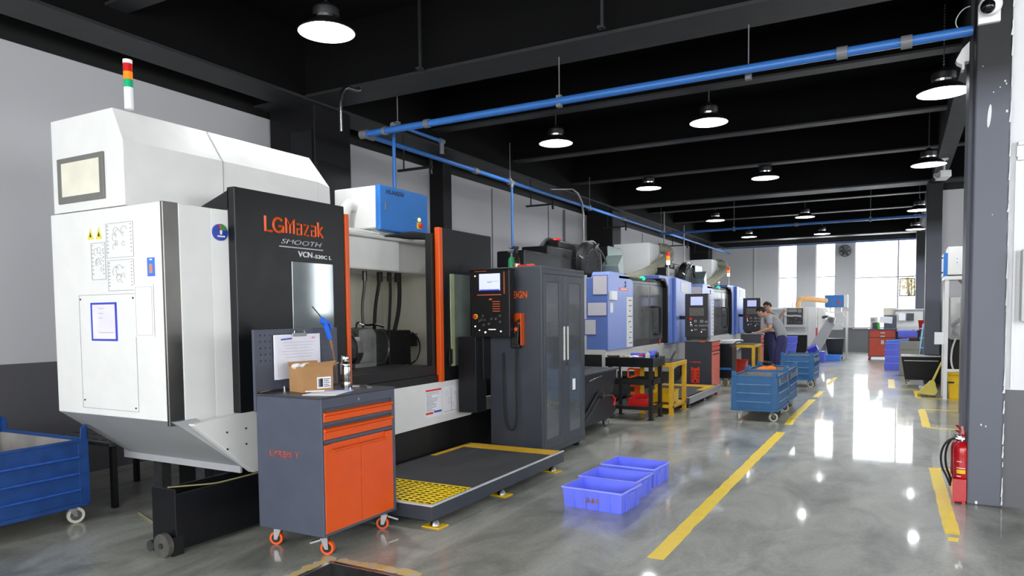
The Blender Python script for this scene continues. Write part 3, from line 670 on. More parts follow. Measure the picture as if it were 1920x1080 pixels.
b = W(m1); b.prism([(5.62, 2.275), (6.7, 2.33), (6.7, 2.385), (6.1, 2.375), (5.8, 2.32)], 'x', -4.59, -4.48); b.build('cable_cover', BLACK, hd, bev=.015)
b = W(m1); b.box(-4.58, -4.53, 4.72, 4.8, 2.0, 2.2).box(-4.56, -4.5, 4.62, 4.76, 1.97, 1.99); b.build('head_side_plate', WHITE2, hd, bev=.004)
hoses = [([(-4.75, 5.62, 1.95), (-4.75, 5.62, 1.8), (-4.75, 5.57, 1.6), (-4.72, 5.55, 1.36)], .014, DSTEEL), ([(-4.75, 5.86, 1.95), (-4.75, 5.84, 1.8), (-4.75, 5.78, 1.6), (-4.72, 5.72, 1.36)], .018, RUBBER),
         ([(-4.72, 5.98, 1.95), (-4.72, 6.0, 1.8), (-4.72, 5.98, 1.55), (-4.7, 5.93, 1.34)], .015, RUBBER), ([(-4.7, 6.1, 1.95), (-4.7, 6.13, 1.8), (-4.7, 6.11, 1.55), (-4.7, 6.03, 1.34)], .022, RUBBER)]
for p, r, mm in hoses:
    b = W(m1); b.tube(p, r, 10, smooth=3); b.cyl(p[0], (p[0][0], p[0][1], 1.85), r*1.7, seg=10); b.build('hose', mm, m1, smooth=True)
# rotary table with chuck
b = W(m1); b.cyl((-4.68, 5.12, 1.17), (-4.68, 5.22, 1.17), .165, seg=10).cyl((-4.68, 5.05, 1.17), (-4.68, 5.12, 1.17), .09, seg=12); rt_ = b.build('rotary_chuck', DSTEEL, m1, bev=.006)
b = W(m1); b.box(-4.80, -4.62, 4.9, 5.06, 1.12, 1.16).box(-4.78, -4.66, 4.94, 5.12, 1.2, 1.24).cyl((-4.68, 5.22, 1.17), (-4.68, 5.30, 1.17), .175, seg=20); b.build('chuck_jaw', STEEL, rt_, bev=.003)
b = W(m1); b.prism([(5.30, .98), (5.56, .98), (5.56, 1.32), (5.50, 1.38), (5.30, 1.36)], 'x', -4.82, -4.56).box(-4.86, -4.52, 5.2, 5.5, .98, 1.04); b.build('rotary_table_bracket', mat('grey_casting', (120, 121, 118), .45, metal=.3, var=.2, scale=9), m1, bev=.012)
b = W(m1)
b.tube([(-4.575, 5.50+.17*cos(a)*1.0 + .1, 1.18+.17*sin(a)) for a in [i*2*pi/20 for i in range(21)]], .014, 8)
b.prism([(5.46, 1.05), (5.50, 1.0), (5.72, 1.0), (5.76, 1.05), (5.76, 1.30), (5.72, 1.36), (5.5, 1.36), (5.46, 1.32)], 'x', -4.66, -4.58)
b.build('rotary_housing_cover', DSTEEL, m1, bev=.01)
b = W(m1); b.box(-4.86, -4.56, 5.76, 6.12, .98, 1.34).box(-4.8, -4.6, 6.12, 6.3, 1.16, 1.3); mt_ = b.build('motor_box', BLACK, m1, bev=.008)
b = W(m1)
for y in (5.83, 6.03):
    for z in (1.14, 1.29): b.cyl((-4.56, y, z), (-4.552, y, z), .007, seg=8)
b.build('screws', STEEL, mt_)
b = W(m1); b.tube([(-4.6, 5.3, 1.38), (-4.62, 5.34, 1.44), (-4.6, 5.42, 1.40), (-4.6, 5.6, 1.41), (-4.6, 5.72, 1.38)], .012, 8, smooth=3).tube([(-4.6, 6.06, 1.34), (-4.58, 6.25, 1.3), (-4.58, 6.33, 1.15), (-4.6, 6.28, 1.0), (-4.62, 6.1, .95)], .009, 8, smooth=3)
b.build('chrome_conduit', CHROME, m1, smooth=True)
b = W(m1); b.box(-5.15, -4.2, 5.75, 6.7, .86, .92).box(-4.3, -4.14, 5.78, 5.95, .9, .97); b.build('chip_tray', DSTEEL, m1, bev=.006)
# lower white apron following the sloped hopper, and hopper
b = W(m1); b.prism([(3.03, .805), (3.03, .795), (3.50, .395), (6.42, .43), (6.36, .815), (6.2, .83), (3.4, .83), ], 'x', -4.06, -4.0)
b.prism([(6.42, .43), (6.95, .43), (6.95, .58), (6.42, .58)], 'x', -4.1, -4.04); ap = b.build('front_apron', WHITE, m1, bev=.005)
b = W(m1)
for y, z in ((3.28, .715), (3.44, .72), (3.28, .60), (3.44, .61)): b.cyl((-4.0, y, z), (-3.995, y, z), .007, seg=8)
b.build('bolts', INK, ap)
b = W(m1); b.box(-4.0, -3.9985, 5.585, 5.86, .50, .775).build('safety_sheet', PAPER, ap)
b = W(m1); b.box(-3.9985, -3.997, 5.59, 5.855, .752, .77).box(-3.9985, -3.997, 5.59, 5.71, .528, .548); b.build('red_sheet_bars', REDINK, ap)
b = W(m1); b.box(-3.9985, -3.997, 5.725, 5.855, .535, .555); b.build('blue_sheet_bar', BLUEINK, ap)
b = W(m1); random.seed(2)
for i in range(13):
    z = .735-i*.0145; w = random.uniform(.08, .22); b.box(-3.9985, -3.997, 5.6, 5.6+w, z, z+.005)
b.build('sheet_print', GREYINK, ap)
b = W(m1); b.box(-4.0, -3.9985, 5.88, 6.17, .50, .775).build('drawing_sheet', PAPER, ap)
b = W(m1)
for (y, z, r) in ((5.96, .71, .02), (6.0, .63, .03), (6.1, .7, .015), (6.06, .58, .02)): b.tube([(-3.998, y+r*cos(a), z+r*sin(a)) for a in [i*pi/4 for i in range(9)]], .0012, 4)
b.box(-3.9985, -3.997, 5.9, 6.15, .52, .524).box(-3.9985, -3.997, 6.03, 6.033, .52, .76); b.build('sheet_print', GREYINK, ap)
b = W(m1); b.loft([(-5.33, 2.925, .83), (-4.06, 2.925, .83), (-4.06, 3.46, .43), (-5.33, 3.46, .43)], [(-5.33, 3.1, .83), (-4.06, 3.1, .83), (-4.06, 3.5, .5), (-5.33, 3.5, .5)])
b.box(-5.40, -4.07, 3.44, 3.46, .395, .46); b.build('sloped_hopper', HOPP, m1, bev=.003)
b = W(m1); b.box(-5.3, -4.13, 3.85, 6.95, .08, .43).box(-4.14, -4.06, 3.88, 6.95, .0, .43).box(-5.3, -4.2, 4.3, 6.7, .43, .8); b.build('black_base', BLACK, m1, bev=.006)
for x in (-5.1, -4.6):
    b = W(m1); b.cyl((x, 3.56, 0), (x, 3.56, .08), .05, seg=12).box(x-.05, x+.05, 3.52, 3.6, .07, .43); b.build('levelling_foot', DSTEEL, m1)
# side markings on the white enclosure
def sidebox(b, x0, x1, z0, z1, d=.0015): b.box(x0, x1, 2.92-d, 2.92, z0, z1)
b = W(m1)
def outline(b, x0, x1, z0, z1, w=.003, d=.0015):
    sidebox(b, x0, x1, z0, z0+w, d); sidebox(b, x0, x1, z1-w, z1, d); sidebox(b, x0, x0+w, z0, z1, d); sidebox(b, x1-w, x1, z0, z1, d)
outline(b, -5.025, -4.40, .875, 1.66); b.build('access_panel_outline', GREYINK, m1)
b = W(m1)
for x, z in ((-5.005, 1.63), (-4.42, 1.63), (-5.0, .93), (-4.43, .90)): b.cyl((x, 2.92, z), (x, 2.915, z), .006, seg=8)
b.build('access_panel_screws', INK, m1)
b = W(m1)
for x in (-4.86, -4.765): b.prism([(x-.036, 2.035), (x+.036, 2.035), (x, 2.115)], 'y', 2.9185, 2.92)
wt = b.build('warning_triangles', mat('yellow_warning_label', (226, 214, 80), .5), m1)
b = W(m1)
for x in (-4.86, -4.765): b.prism([(x-.012, 2.052), (x+.012, 2.052), (x, 2.085)], 'y', 2.9172, 2.9186)
b.build('warning_pictograms', INK, wt)
b = W(m1); outline(b, -4.685, -4.395, 1.90, 2.13, .0025); outline(b, -4.86, -4.70, 1.76, 2.01, .0025); outline(b, -4.68, -4.40, 1.68, 1.885, .0025)
random.seed(4)
for (x0, x1, z0, z1) in ((-4.685, -4.395, 1.9, 2.13), (-4.86, -4.70, 1.76, 2.01), (-4.68, -4.40, 1.68, 1.885)):
    for _ in range(9):
        x = random.uniform(x0+.08, x1-.08) if x1-x0 > .2 else random.uniform(x0+.05, x1-.03); z = random.uniform(z0+.07, z1-.05); r = random.uniform(.006, .035)
        b.tube([(x+r*cos(a), 2.9190, z+r*sin(a)) for a in [i*pi/5+.3 for i in range(random.randint(5, 10))]], .0012, 4)
    for i in range(8):
        z = z1-.02-i*(z1-z0-.03)/8; sidebox(b, x0+.01, x0+.022, z, z+.006); sidebox(b, x1-.03, x1-.02, z, z+.006)
b.build('lubrication_diagrams', GREYINK, m1)
b = W(m1); sidebox(b, -4.26, -4.185, 1.765, 1.885, .002); sg = b.build('blue_safety_card', SIGNBLUE, m1)
b = W(m1); sidebox(b, -4.26, -4.185, 1.73, 1.763, .002); sidebox(b, -4.235, -4.21, 1.868, 1.876, .003); b.build('white_card_strip', PAPER, sg)
b = W(m1); sidebox(b, -4.24, -4.208, 1.785, 1.845, .003); b.build('card_emblem', mat('salmon_print', (206, 130, 110), .6), sg)
b = W(m1); b.obox((-4.30, 2.914, 1.545), (.19, .004, .34)); hp = b.build('hanging_paper_pocket', PAPER, m1)
b = W(m1); outline(b, -4.385, -4.215, 1.385, 1.70, .002, .009); b.build('pocket_lines', GREYINK, hp)
b = W(m1); outline(b, -4.885, -4.60, 1.345, 1.605, .013, .006); fr = b.build('blue_frame', mat('royal_blue_plastic', (46, 60, 190), .4), m1)
b = W(m1); sidebox(b, -4.872, -4.613, 1.358, 1.592, .003); b.build('framed_sheet', mat('lilac_paper', (226, 222, 240), .8), fr)
b = W(m1)
for z, w in ((1.565, .06), (1.53, .05), (1.50, .04), (1.40, .16)): sidebox(b, -4.80, -4.80+w, z, z+.003, .0045)
b.build('sheet_print', GREYINK, fr)
b = W(m1); b.cyl((-4.085, 3.335, 2.075), (-4.063, 3.335, 2.075), .057, seg=28); bd = b.build('round_blue_badge', mat('badge_blue', (40, 60, 160), .35), m1)
b = W(m1); b.prism([(3.335, 2.085)]+[(3.335+.055*cos(radians(a)), 2.075+.055*sin(radians(a))) for a in range(20, 96, 15)], 'x', -4.063, -4.061); b.build('green_segment', mat('green_segment', (50, 140, 60), .4), bd)
b = W(m1); b.prism([(3.335, 2.085)]+[(3.335+.055*cos(radians(a)), 2.075+.055*sin(radians(a))) for a in range(96, 120, 8)], 'x', -4.063, -4.061); b.build('red_segment', REDP, bd)
b = W(m1); b.prism([(3.328, 2.06), (3.34, 2.06), (3.344, 2.085), (3.335, 2.094), (3.326, 2.085)], 'x', -4.063, -4.061)
for i in range(4): b.box(-4.063, -4.061, 3.305+i*.016, 3.317+i*.016, 2.042, 2.052)
b.build('white_symbol', WHITE2, bd)
# signal tower
b = W(m1); b.cyl((-4.50, 2.995, 2.88), (-4.50, 2.995, 3.02), .028, seg=20).cyl((-4.5, 2.995, 3.175), (-4.5, 2.995, 3.2), .029, seg=20); st = b.build('signal_tower', WHITE2, m1, smooth=True)
for nm, z, mm in (('green_lens', 3.02, LENSG), ('amber_lens', 3.072, LENSA), ('red_lens', 3.124, LENSR)):
    b = W(m1); b.cyl((-4.5, 2.995, z), (-4.5, 2.995, z+.05), .0285, seg=20); b.build(nm, mm, st, smooth=True)
# control panel on its post, facing down the hall
b = W(m1); b.box(-3.845, -3.40, 6.20, 6.30, 1.265, 1.945); b.box(-3.85, -3.395, 6.17, 6.32, 1.94, 1.955)
cp = b.build('control_panel', BLACKP, m1, bev=.006)
b = W(m1); b.box(-3.90, -3.72, 6.22, 6.36, .83, 1.27).box(-3.95, -3.74, 6.1, 6.3, .50, 1.27); b.build('control_post', BLACKP, cp, bev=.004)
b = W(m1); b.box(-3.745, -3.505, 6.192, 6.2, 1.735, 1.905); b.build('screen', SCREEN, cp)
b = W(m1); b.box(-3.74, -3.51, 6.19, 6.193, 1.735, 1.747); b.build('screen_bar', SCREENB, cp)
b = W(m1); b.box(-3.65, -3.52, 6.190, 6.193, 1.825, 1.828).box(-3.65, -3.6, 6.19, 6.193, 1.815, 1.821); b.build('screen_trace', GREYINK, cp)
b = W(m1); b.box(-3.77, -3.49, 6.192, 6.2, 1.688, 1.697).box(-3.80, -3.66, 6.192, 6.2, 1.928, 1.935).box(-3.46, -3.453, 6.192, 6.2, 1.70, 1.92).box(-3.63, -3.6, 6.192, 6.2, 1.64, 1.655)
for i in range(5): b.box(-3.59, -3.51, 6.192, 6.2, 1.62-i*.024, 1.627-i*.024)
b.build('orange_trim_lines', mat('dull_orange', (190, 84, 40), .5), cp)
b = W(m1); b.cyl((-3.795, 6.2, 1.475), (-3.795, 6.19, 1.475), .026, seg=16); es = b.build('stop_button_collar', YPLAST, cp)
b = W(m1); b.cyl((-3.795, 6.19, 1.475), (-3.795, 6.17, 1.475), .019, seg=16); b.build('stop_button', LENSR, es, bev=.004)
b = W(m1); random.seed(9)
for (x, z) in ((-3.70, 1.48), (-3.715, 1.44), (-3.68, 1.44), (-3.69, 1.39), (-3.60, 1.45), (-3.55, 1.45), (-3.50, 1.48), (-3.50, 1.42), (-3.74, 1.43), (-3.63, 1.40)): b.cyl((x, 6.2, z), (x, 6.18, z), .014, seg=12)
b.build('dark_knobs', DSTEEL, cp)
b = W(m1)
for (x, z, r) in ((-3.80, 1.375, .008), (-3.75, 1.335, .006), (-3.68, 1.315, .010), (-3.50, 1.325, .008), (-3.795, 1.885, .007)): b.cyl((x, 6.2, z), (x, 6.193, z), r, seg=10)
b.box(-3.64, -3.56, 6.19, 6.2, 1.34, 1.348); b.build('lit_keys', LENSW, cp)

# small perforated step tray behind
t = thing('step_tray', 'grey perforated step plate behind the blue wagon, against the white machine', 'step', (-5.6, 3.6, 0))
b = W(t); b.box(-6.2, -5.36, 3.3, 4.1, .50, .53); b.build('tread', DSTEEL, t, bev=.003)
b = W(t)
for i in range(7):
    for j in range(6): b.obox((-6.12+i*.115, 3.37+j*.13, .531), (.06, .025, .003))
b.build('tread_slots', BLACK, t)
for x in (-6.15, -5.45):
    for y in (3.35, 4.0): b = W(t); b.box(x, x+.04, y, y+.04, 0, .5); b.build('leg', BLACK, t)

# mist collector above
mc = thing('mist_collector', 'blue and white oil mist collector standing on top of the white machining centre', 'mist collector', (-4.8, 6.1, 2.4))
b = W(mc); b.box(-5.2, -4.66, 5.70, 6.6, 2.38, 2.81); b.build('housing', WHITE, mc, bev=.012)
b = W(mc); b.box(-4.66, -4.60, 5.70, 6.53, 2.36, 2.815); b.build('blue_door', BLUEB, mc, bev=.012)
b = W(mc); b.box(-4.6, -4.594, 5.78, 5.80, 2.57, 2.65); b.build('latch', STEEL, mc, bev=.002)
b = W(mc); b.text('HUAREN', .30, .045, (-4.6, 5.80, 2.735), 'x', .002, shear=.25, bold=.01); b.build('lettering', INK, mc)
b = W(mc); b.cyl((-4.6, 6.36, 2.53), (-4.59, 6.36, 2.53), .02, seg=14); b.build('lit_button', AMBERLIT, mc)
b = W(mc); b.cyl((-4.6, 6.29, 2.535), (-4.585, 6.29, 2.535), .012, seg=10); b.build('green_button', GREEN, mc)
b = W(mc); b.box(-4.6, -4.592, 6.32, 6.40, 2.43, 2.50); sw = b.build('isolator_plate', YPLAST, mc, bev=.002)
b = W(mc); b.cyl((-4.592, 6.37, 2.465), (-4.57, 6.37, 2.465), .028, seg=14); b.build('isolator_knob', REDP, sw, bev=.003)
b = W(mc); b.tube([(-4.95, 5.72, 2.62), (-4.95, 5.62, 2.64), (-4.95, 5.54, 2.52), (-4.95, 5.54, 2.30)], .065, 16, smooth=2); b.build('duct', PALE, mc, smooth=True)
b = W(mc); b.box(-5.2, -5.1, 5.72, 5.8, 2.28, 2.38).box(-4.8, -4.7, 5.8, 6.4, 2.30, 2.38).box(-5.2, -5.1, 6.4, 6.5, 2.28, 2.38); b.build('feet', PALE, mc)

# ================================================================== PLATFORM, CABINET
def platform(org, X0, X1, Y0, Y1, ztop, label, back_grate=True, notch=.12):
    t = thing('operator_platform', label, 'platform', org, 0, 'low steel operator platforms')
    b = W(t); b.box(X0+.01, X1-.01, Y0+.01, Y1-.01, ztop-.104, ztop-.09)
    b.box(X1-.03, X1, Y0, Y1, ztop-.105, ztop).box(X0, X1, Y0, Y0+.03, ztop-.105, ztop).box(X0, X0+.03, Y0, Y1, ztop-.105, ztop).box(X0, X1, Y1-.03, Y1, ztop-.105, ztop)
    b.build('frame', SLATE2, t, bev=.002)
    b = W(t); b.box(X1-.014, X1+.002, Y0, Y1, ztop-.006, ztop+.005).box(X0+.3, X1, Y0-.002, Y0+.012, ztop-.006, ztop+.005); b.build('bright_edge', mat('pale_bright_edge', (196, 198, 200), .4, var=.1), t)  # pale strip laid along two edges of the frame
    return t
p1 = platform((-3.3, 5.1, 0), -3.92, -2.84, 4.02, 6.24, .165, 'dark grey operator platform with yellow grating in front of the white machining centre')
b = W(p1)
for i in range(11):
    y = 4.06+i*.0525; b.box(-3.87, -2.875, y, y+.015, .1605, .165)
for i in range(16):
    x = -3.87+i*.065; b.obox((x+.006, 4.32, .1630), (.014, .54, .004), (0, 0, .0))
b.build('yellow_grating', YTAPE, p1)
b = W(p1); b.box(-3.88, -2.88, 4.055, 4.59, .085, .10); b.build('dark_pan', BLACK, p1)
b = W(p1); b.box(-3.89, -2.87, 4.60, 6.21, .145, .167); b.build('deck_mat', MAT_, p1, bev=.003)
b = W(p1); b.box(-3.89, -2.87, 6.0, 6.215, .16, .169).box(-3.89, -3.83, 5.5, 6.0, .16, .169); b.build('yellow_stripe', YELL, p1)
def foot(t, x, y, zt, pad=True):
    b = W(t); b.cyl((x, y, .03), (x, y, zt), .009, seg=8).lathe([(0, .045), (.018, .04), (.035, .012), (.038, .0), (0, 0)], (x, y, .008), 16)
    f = b.build('levelling_foot', STEEL, t, smooth=True)
    if pad:
        b = W(t); b.obox((x, y, .005), (.15, .12, .008), (0, 0, random.uniform(-.3, .3))); b.build('yellow_pad', YPLAST, f, bev=.002)
for y in (4.10, 5.06, 6.05): foot(p1, -2.87, y, .07)
for y in (4.10, 6.05): foot(p1, -3.75, y, .07, False)

cb = thing('tool_cabinet', 'tall dark slate cabinet with two glazed doors and long pale handles', 'cabinet', (-3.43, 6.9, 0))
x0, x1, y0, y1 = -3.73, -3.13, 6.37, 7.47
b = W(cb); b.box(x0, x1-.02, y0, y0+.02, .06, 1.97).box(x0, x0+.02, y0, y1, .06, 1.97).box(x0, x1-.02, y1-.02, y1, .06, 1.97).box(x0, x1, y0, y1, 1.945, 1.975).box(x0, x1-.02, y0, y1, .06, .1)
b.box(x1-.03, x1, y0, y0+.05, .06, 1.945).box(x1-.03, x1, y1-.03, y1, .06, 1.945).box(x1-.03, x1, y0, y1, .06, .11).box(x1-.03, x1, y0, y1, 1.90, 1.945)
for z in (.55, .95, 1.4): b.box(x0+.02, x1-.05, y0+.03, y1-.03, z, z+.015)
b.build('body', SLATE2, cb, bev=.004)
b = W(cb); b.box(x0+.05, x1-.05, y0+.05, y0+.1, 0, .06).box(x0+.05, x1-.05, y1-.1, y1-.05, 0, .06); b.build('feet', BLACK, cb)
for k, (a, c) in enumerate(((y0+.052, 6.925), (6.93, y1-.032))):
    b = W(cb); X = x1+.004; wz0, wz1 = .21, 1.82; wa, wc = (a+.05, c-.13) if k == 0 else (a+.11, c-.07)
    b.box(x1-.012, X, a, wa, .112, 1.898).box(x1-.012, X, wc, c, .112, 1.898).box(x1-.012, X, wa, wc, .112, wz0).box(x1-.012, X, wa, wc, wz1, 1.898)
    d = b.build('door', SLATE2, cb, bev=.004)
    b = W(cb); b.box(x1-.008, x1-.004, wa, wc, wz0, wz1); b.build('door_window', CABGL, d)
    b = W(cb); hy = c-.045 if k == 0 else a+.04; b.box(X, X+.02, hy-.009, hy+.009, 1.0, 1.36); b.build('handle', mat('satin_aluminium', (214, 214, 208), .4, metal=.2), d, bev=.005)
b = W(cb); b.cyl((x1+.004, 6.955, .955), (x1+.012, 6.955, .955), .014, seg=12).cyl((x1+.004, 6.99, .89), (x1+.01, 6.99, .89), .01, seg=10); b.build('lock', CHROME, cb)
b = W(cb); b.box(x1-.003, x1+.001, 7.13, 7.2, .66, .78).build('label_sheet', PAPER, cb)
b = W(cb); b.box(x1-.004, x1, 7.14, 7.19, .70, .71).build('label_line', GREYINK, cb)
b = W(cb); b.text('LYREIGN', .30, .075, (-3.59, y0, 1.655), '-y', .002, bold=.035); b.build('orange_lettering', ORANGE, cb)
# things inside the cabinet
for i, (y, z, s, m_, lab, nm, cat) in enumerate(((6.58, .966, .16, CRATE, 'small blue plastic bin behind the left glass door of the tall cabinet', 'plastic_bin', 'bin'), (7.22, .966, .16, CRATE, 'small blue plastic bin behind the right glass door of the tall cabinet', 'plastic_bin', 'bin'), (6.58, .566, .16, CARD, 'cardboard carton on the lower shelf inside the tall cabinet', 'carton', 'box'), (6.6, .101, .15, REDO, 'small reddish box at the bottom of the tall cabinet', 'parts_box', 'box'))):
    b = MB((-3.32, y, z)); b.frustum((-3.36, -3.17, y-s/2+.02, y+s/2-.02), (-3.38, -3.155, y-s/2, y+s/2), z, z+.12); b.box(-3.35, -3.18, y-s/2+.02, y+s/2-.02, z+.12, z+.122)
    solo(nm, b, m_, lab, cat, bev=.004)
# orange bracket with the hand-wheel pendant on the cabinet side
hb = thing('pendant_holder', 'orange steel pocket bracket on the side of the tall cabinet', 'bracket', (-3.4, 6.35, 1.3))
b = W(hb); b.prism([(-3.47, 1.50), (-3.455, 1.495), (-3.44, 1.49), (-3.42, 1.505), (-3.325, 1.505), (-3.325, 1.185), (-3.34, 1.175), (-3.35, 1.40), (-3.47, 1.37)], 'y', 6.362, 6.370).box(-3.33, -3.324, 6.29, 6.37, 1.18, 1.505)
b.build('plate', ORANGE, hb, bev=.002)
pd = thing('hand_pendant', 'black machine pendant with a small orange knob hanging in the orange bracket', 'remote control', (-3.42, 6.33, 1.2))
b = W(pd); b.obox((-3.40, 6.325, 1.29), (.09, .05, .21), (0, radians(6), 0)); b.obox((-3.40, 6.325, 1.175), (.10, .05, .05)); b.build('body', BLACK, pd, bev=.012)
b = W(pd); b.cyl((-3.378, 6.30, 1.345), (-3.378, 6.28, 1.345), .02, seg=14); b.build('orange_knob', ORANGE, pd, bev=.004)
b = W(pd); b.cyl((-3.41, 6.30, 1.315), (-3.41, 6.294, 1.315), .009, seg=10); b.build('white_key', LENSW, pd)
b = W(pd); b.obox((-3.37, 6.31, 1.425), (.10, .01, .016), (0, radians(-30), 0)).obox((-3.375, 6.31, 1.385), (.09, .01, .016)); b.build('strap_arms', BLACK, pd)
b = W(pd); b.tube([(-3.40, 6.33, 1.15), (-3.41, 6.33, .9), (-3.40, 6.33, .42), (-3.44, 6.33, .30), (-3.52, 6.33, .33), (-3.56, 6.34, .5), (-3.56, 6.34, 1.1)], .009, 8, smooth=3); b.build('cable', RUBBER, pd, smooth=True)

# bottles and oddments on the cabinet
t = thing('spray_bottle', 'clear spray bottle of amber liquid with a black trigger, on the tall cabinet', 'bottle', (-3.5, 6.55, 1.975))
b = W(t); b.lathe([(0, 0), (.034, 0), (.036, .01), (.036, .04), (0, .04)], (-3.5, 6.55, 1.978), 20); b.build('amber_liquid', mat('amber_liquid', (206, 150, 50), .2), t, smooth=True)
b = W(t); b.lathe([(0, 0), (.037, 0), (.038, .01), (.037, .06), (.024, .12), (.014, .14), (.014, .16)], (-3.5, 6.55, 1.976), 20); b.build('bottle', CLEARPL, t, smooth=True)
b = W(t); b.cyl((-3.5, 6.55, 2.13), (-3.5, 6.55, 2.17), .016, seg=12).obox((-3.51, 6.54, 2.185), (.07, .025, .03), (0, .1, 0)).obox((-3.56, 6.54, 2.18), (.05, .01, .01), (0, .2, 0)).obox((-3.525, 6.54, 2.15), (.01, .015, .05), (0, .4, 0)); b.build('trigger_head', BLACK, t, bev=.003)
t = thing('spray_bottle', 'green bottle with a dark spray top beside the amber one on the tall cabinet', 'bottle', (-3.58, 6.6, 1.975))
b = W(t); b.lathe([(0, 0), (.036, 0), (.037, .01), (.036, .09), (.02, .12), (0, .12)], (-3.59, 6.6, 1.976), 20); b.build('bottle', GREEN, t, smooth=True)
b = W(t); b.cyl((-3.59, 6.6, 2.09), (-3.59, 6.6, 2.14), .014, seg=12).obox((-3.60, 6.6, 2.15), (.06, .02, .018)); b.build('spray_top', DSTEEL, t, bev=.003)
for i, (x, y, m_, lab) in enumerate(((-3.42, 6.5, REDP, 'crumpled red glove on the tall cabinet, next to the bottle'), (-3.30, 6.46, mat('orange_red_cloth', (220, 90, 60), .7), 'orange-red rag on the front corner of the tall cabinet'), (-3.36, 6.6, REDP, 'small red rag at the back of the tall cabinet top'))):
    b = MB((x, y, 1.976)); random.seed(20+i)
    for _ in range(4): b.ball((x+random.uniform(-.03, .03), y+random.uniform(-.02, .02), 1.991), .022, (1.5, 1, .65), 10)
    solo('glove' if i == 0 else 'rag', b, m_, lab, 'glove' if i == 0 else 'rag', smooth=True)

# ================================================================== TOOL CART
tc = thing('tool_cart', 'slate and orange tool cart with two drawers and a pegboard, in the foreground', 'tool cart', (-3.38, 3.6, 0))
x0, x1, y0, y1 = -3.665, -3.10, 3.24, 3.96
b = W(tc); b.box(x0, x1, y0, y0+.02, .125, .985).box(x0, x1, y1-.02, y1, .125, .985).box(x0, x0+.02, y0, y1, .125, .985).box(x0, x1, y0, y1, .125, .145).box(x0, x1-.02, y0, y1, .94, .985)
b.box(x1-.02, x1, y0, y0+.012, .125, .985).box(x1-.02, x1, y1-.03, y1, .125, .985).box(x1-.02, x1, y0, y1, .925, .985).box(x1-.02, x1, y0, y1, .820, .838).box(x1-.02, x1, y0, y1, .705, .728).box(x1-.02, x1, y0, y1, .125, .142)
b.box(x1-.03, x1-.02, y0+.02, y1-.02, .14, .93)
b.build('body', SLATE, tc, bev=.004)
b = W(tc); b.box(x0-.005, x1+.005, y0-.006, y1+.006, .985, 1.0); b.box(x0, x0+.01, y0, y1, 1.0, 1.012); b.build('worktop', SLATE2, tc, bev=.004)
for z0, z1 in ((.841, .905), (.731, .805)):
    b = W(tc); b.box(x1-.02, x1+.004, y0+.016, y1-.034, z0, z1-.012).prism([(x1+.004, z1-.030), (x1+.018, z1-.018), (x1+.018, z1-.008), (x1-.01, z1)], 'y', y0+.016, y1-.034)
    b.build('drawer', ORANGE, tc, bev=.003)
for k, (a, c) in enumerate(((y0+.016, 3.593), (3.597, y1-.034))):
    b = W(tc); s0, s1 = (a+.07, c) if k == 0 else (a, c-.07)
    b.box(x1-.02, x1+.004, a, c, .145, .655).box(x1-.02, x1+.004, a, s0, .655, .70) if k == 0 else b.box(x1-.02, x1+.004, a, c, .145, .655).box(x1-.02, x1+.004, s1, c, .655, .70)
    b.box(x1-.018, x1-.012, s0, s1, .655, .70)
    b.prism([(x1+.004, .645), (x1+.014, .65), (x1+.014, .66), (x1-.01, .664)], 'y', s0, s1)
    b.build('cupboard_door', ORANGE, tc, bev=.003)
b = W(tc); b.cyl((x1, 3.575, .955), (x1+.008, 3.575, .955), .011, seg=14); b.build('lock', CHROME, tc)
b = W(tc); b.text('LYREIS T', .26, .042, (-3.555, y0, .60), '-y', .0015, bold=.02); b.build('side_lettering', mat('worn_orange_print', (204, 78, 50), .5, var=.2, scale=40, col2=(150, 70, 70)), tc)
# pegboard with square holes cut right through
b = W(tc); px = x0+.005
hy = [3.285, 3.325, 3.365]+[3.80+i*.035 for i in range(4)]+[3.41, 3.45, 3.49, 3.53, 3.57, 3.61, 3.65, 3.69, 3.73, 3.77]; hy = sorted(set(round(v, 3) for v in hy))
hz = [1.375-i*.042 for i in range(5)]
zs = sorted(hz); g = .0055; cur = .88
def strip(b, z0, z1): b.box(px-.003, px, 3.24, 4.0, z0, z1)
for z in zs:
    strip(b, cur, z-g); cy = 3.24
    for y in hy: b.box(px-.003, px, cy, y-g, z-g, z+g); cy = y+g
    b.box(px-.003, px, cy, 4.0, z-g, z+g); cur = z+g
strip(b, cur, 1.41); b.box(px-.02, px, 3.235, 3.243, .88, 1.412).box(px-.02, px, 3.997, 4.005, .88, 1.412).box(px-.02, px, 3.24, 4.0, 1.406, 1.412)
b.build('pegboard', SLATE, tc)
OR_TREAD = ORANGE
for (x, y, a, lev) in ((x1-.05, y0+.06, 3.5, True), (x1-.05, y1-.07, .5, True), (x0+.10, y0+.07, .4, False), (x0+.07, y1-.07, .8, False)):
    caster(lambda: W(tc), tc, x, y, .127, .044, ORANGE, STEEL, .028, a, tread=BLACK, lever=lev)
b = W(tc); b.tube([(x0+.015, 3.26, 1.005), (x0+.02, 3.36, 1.012), (x0+.02, 3.47, 1.014)], .004, 6).cyl((x0+.02, 3.47, 1.0), (x0+.02, 3.47, 1.03), .012, seg=10); b.build('latch_rod', CHROME, tc, smooth=True)

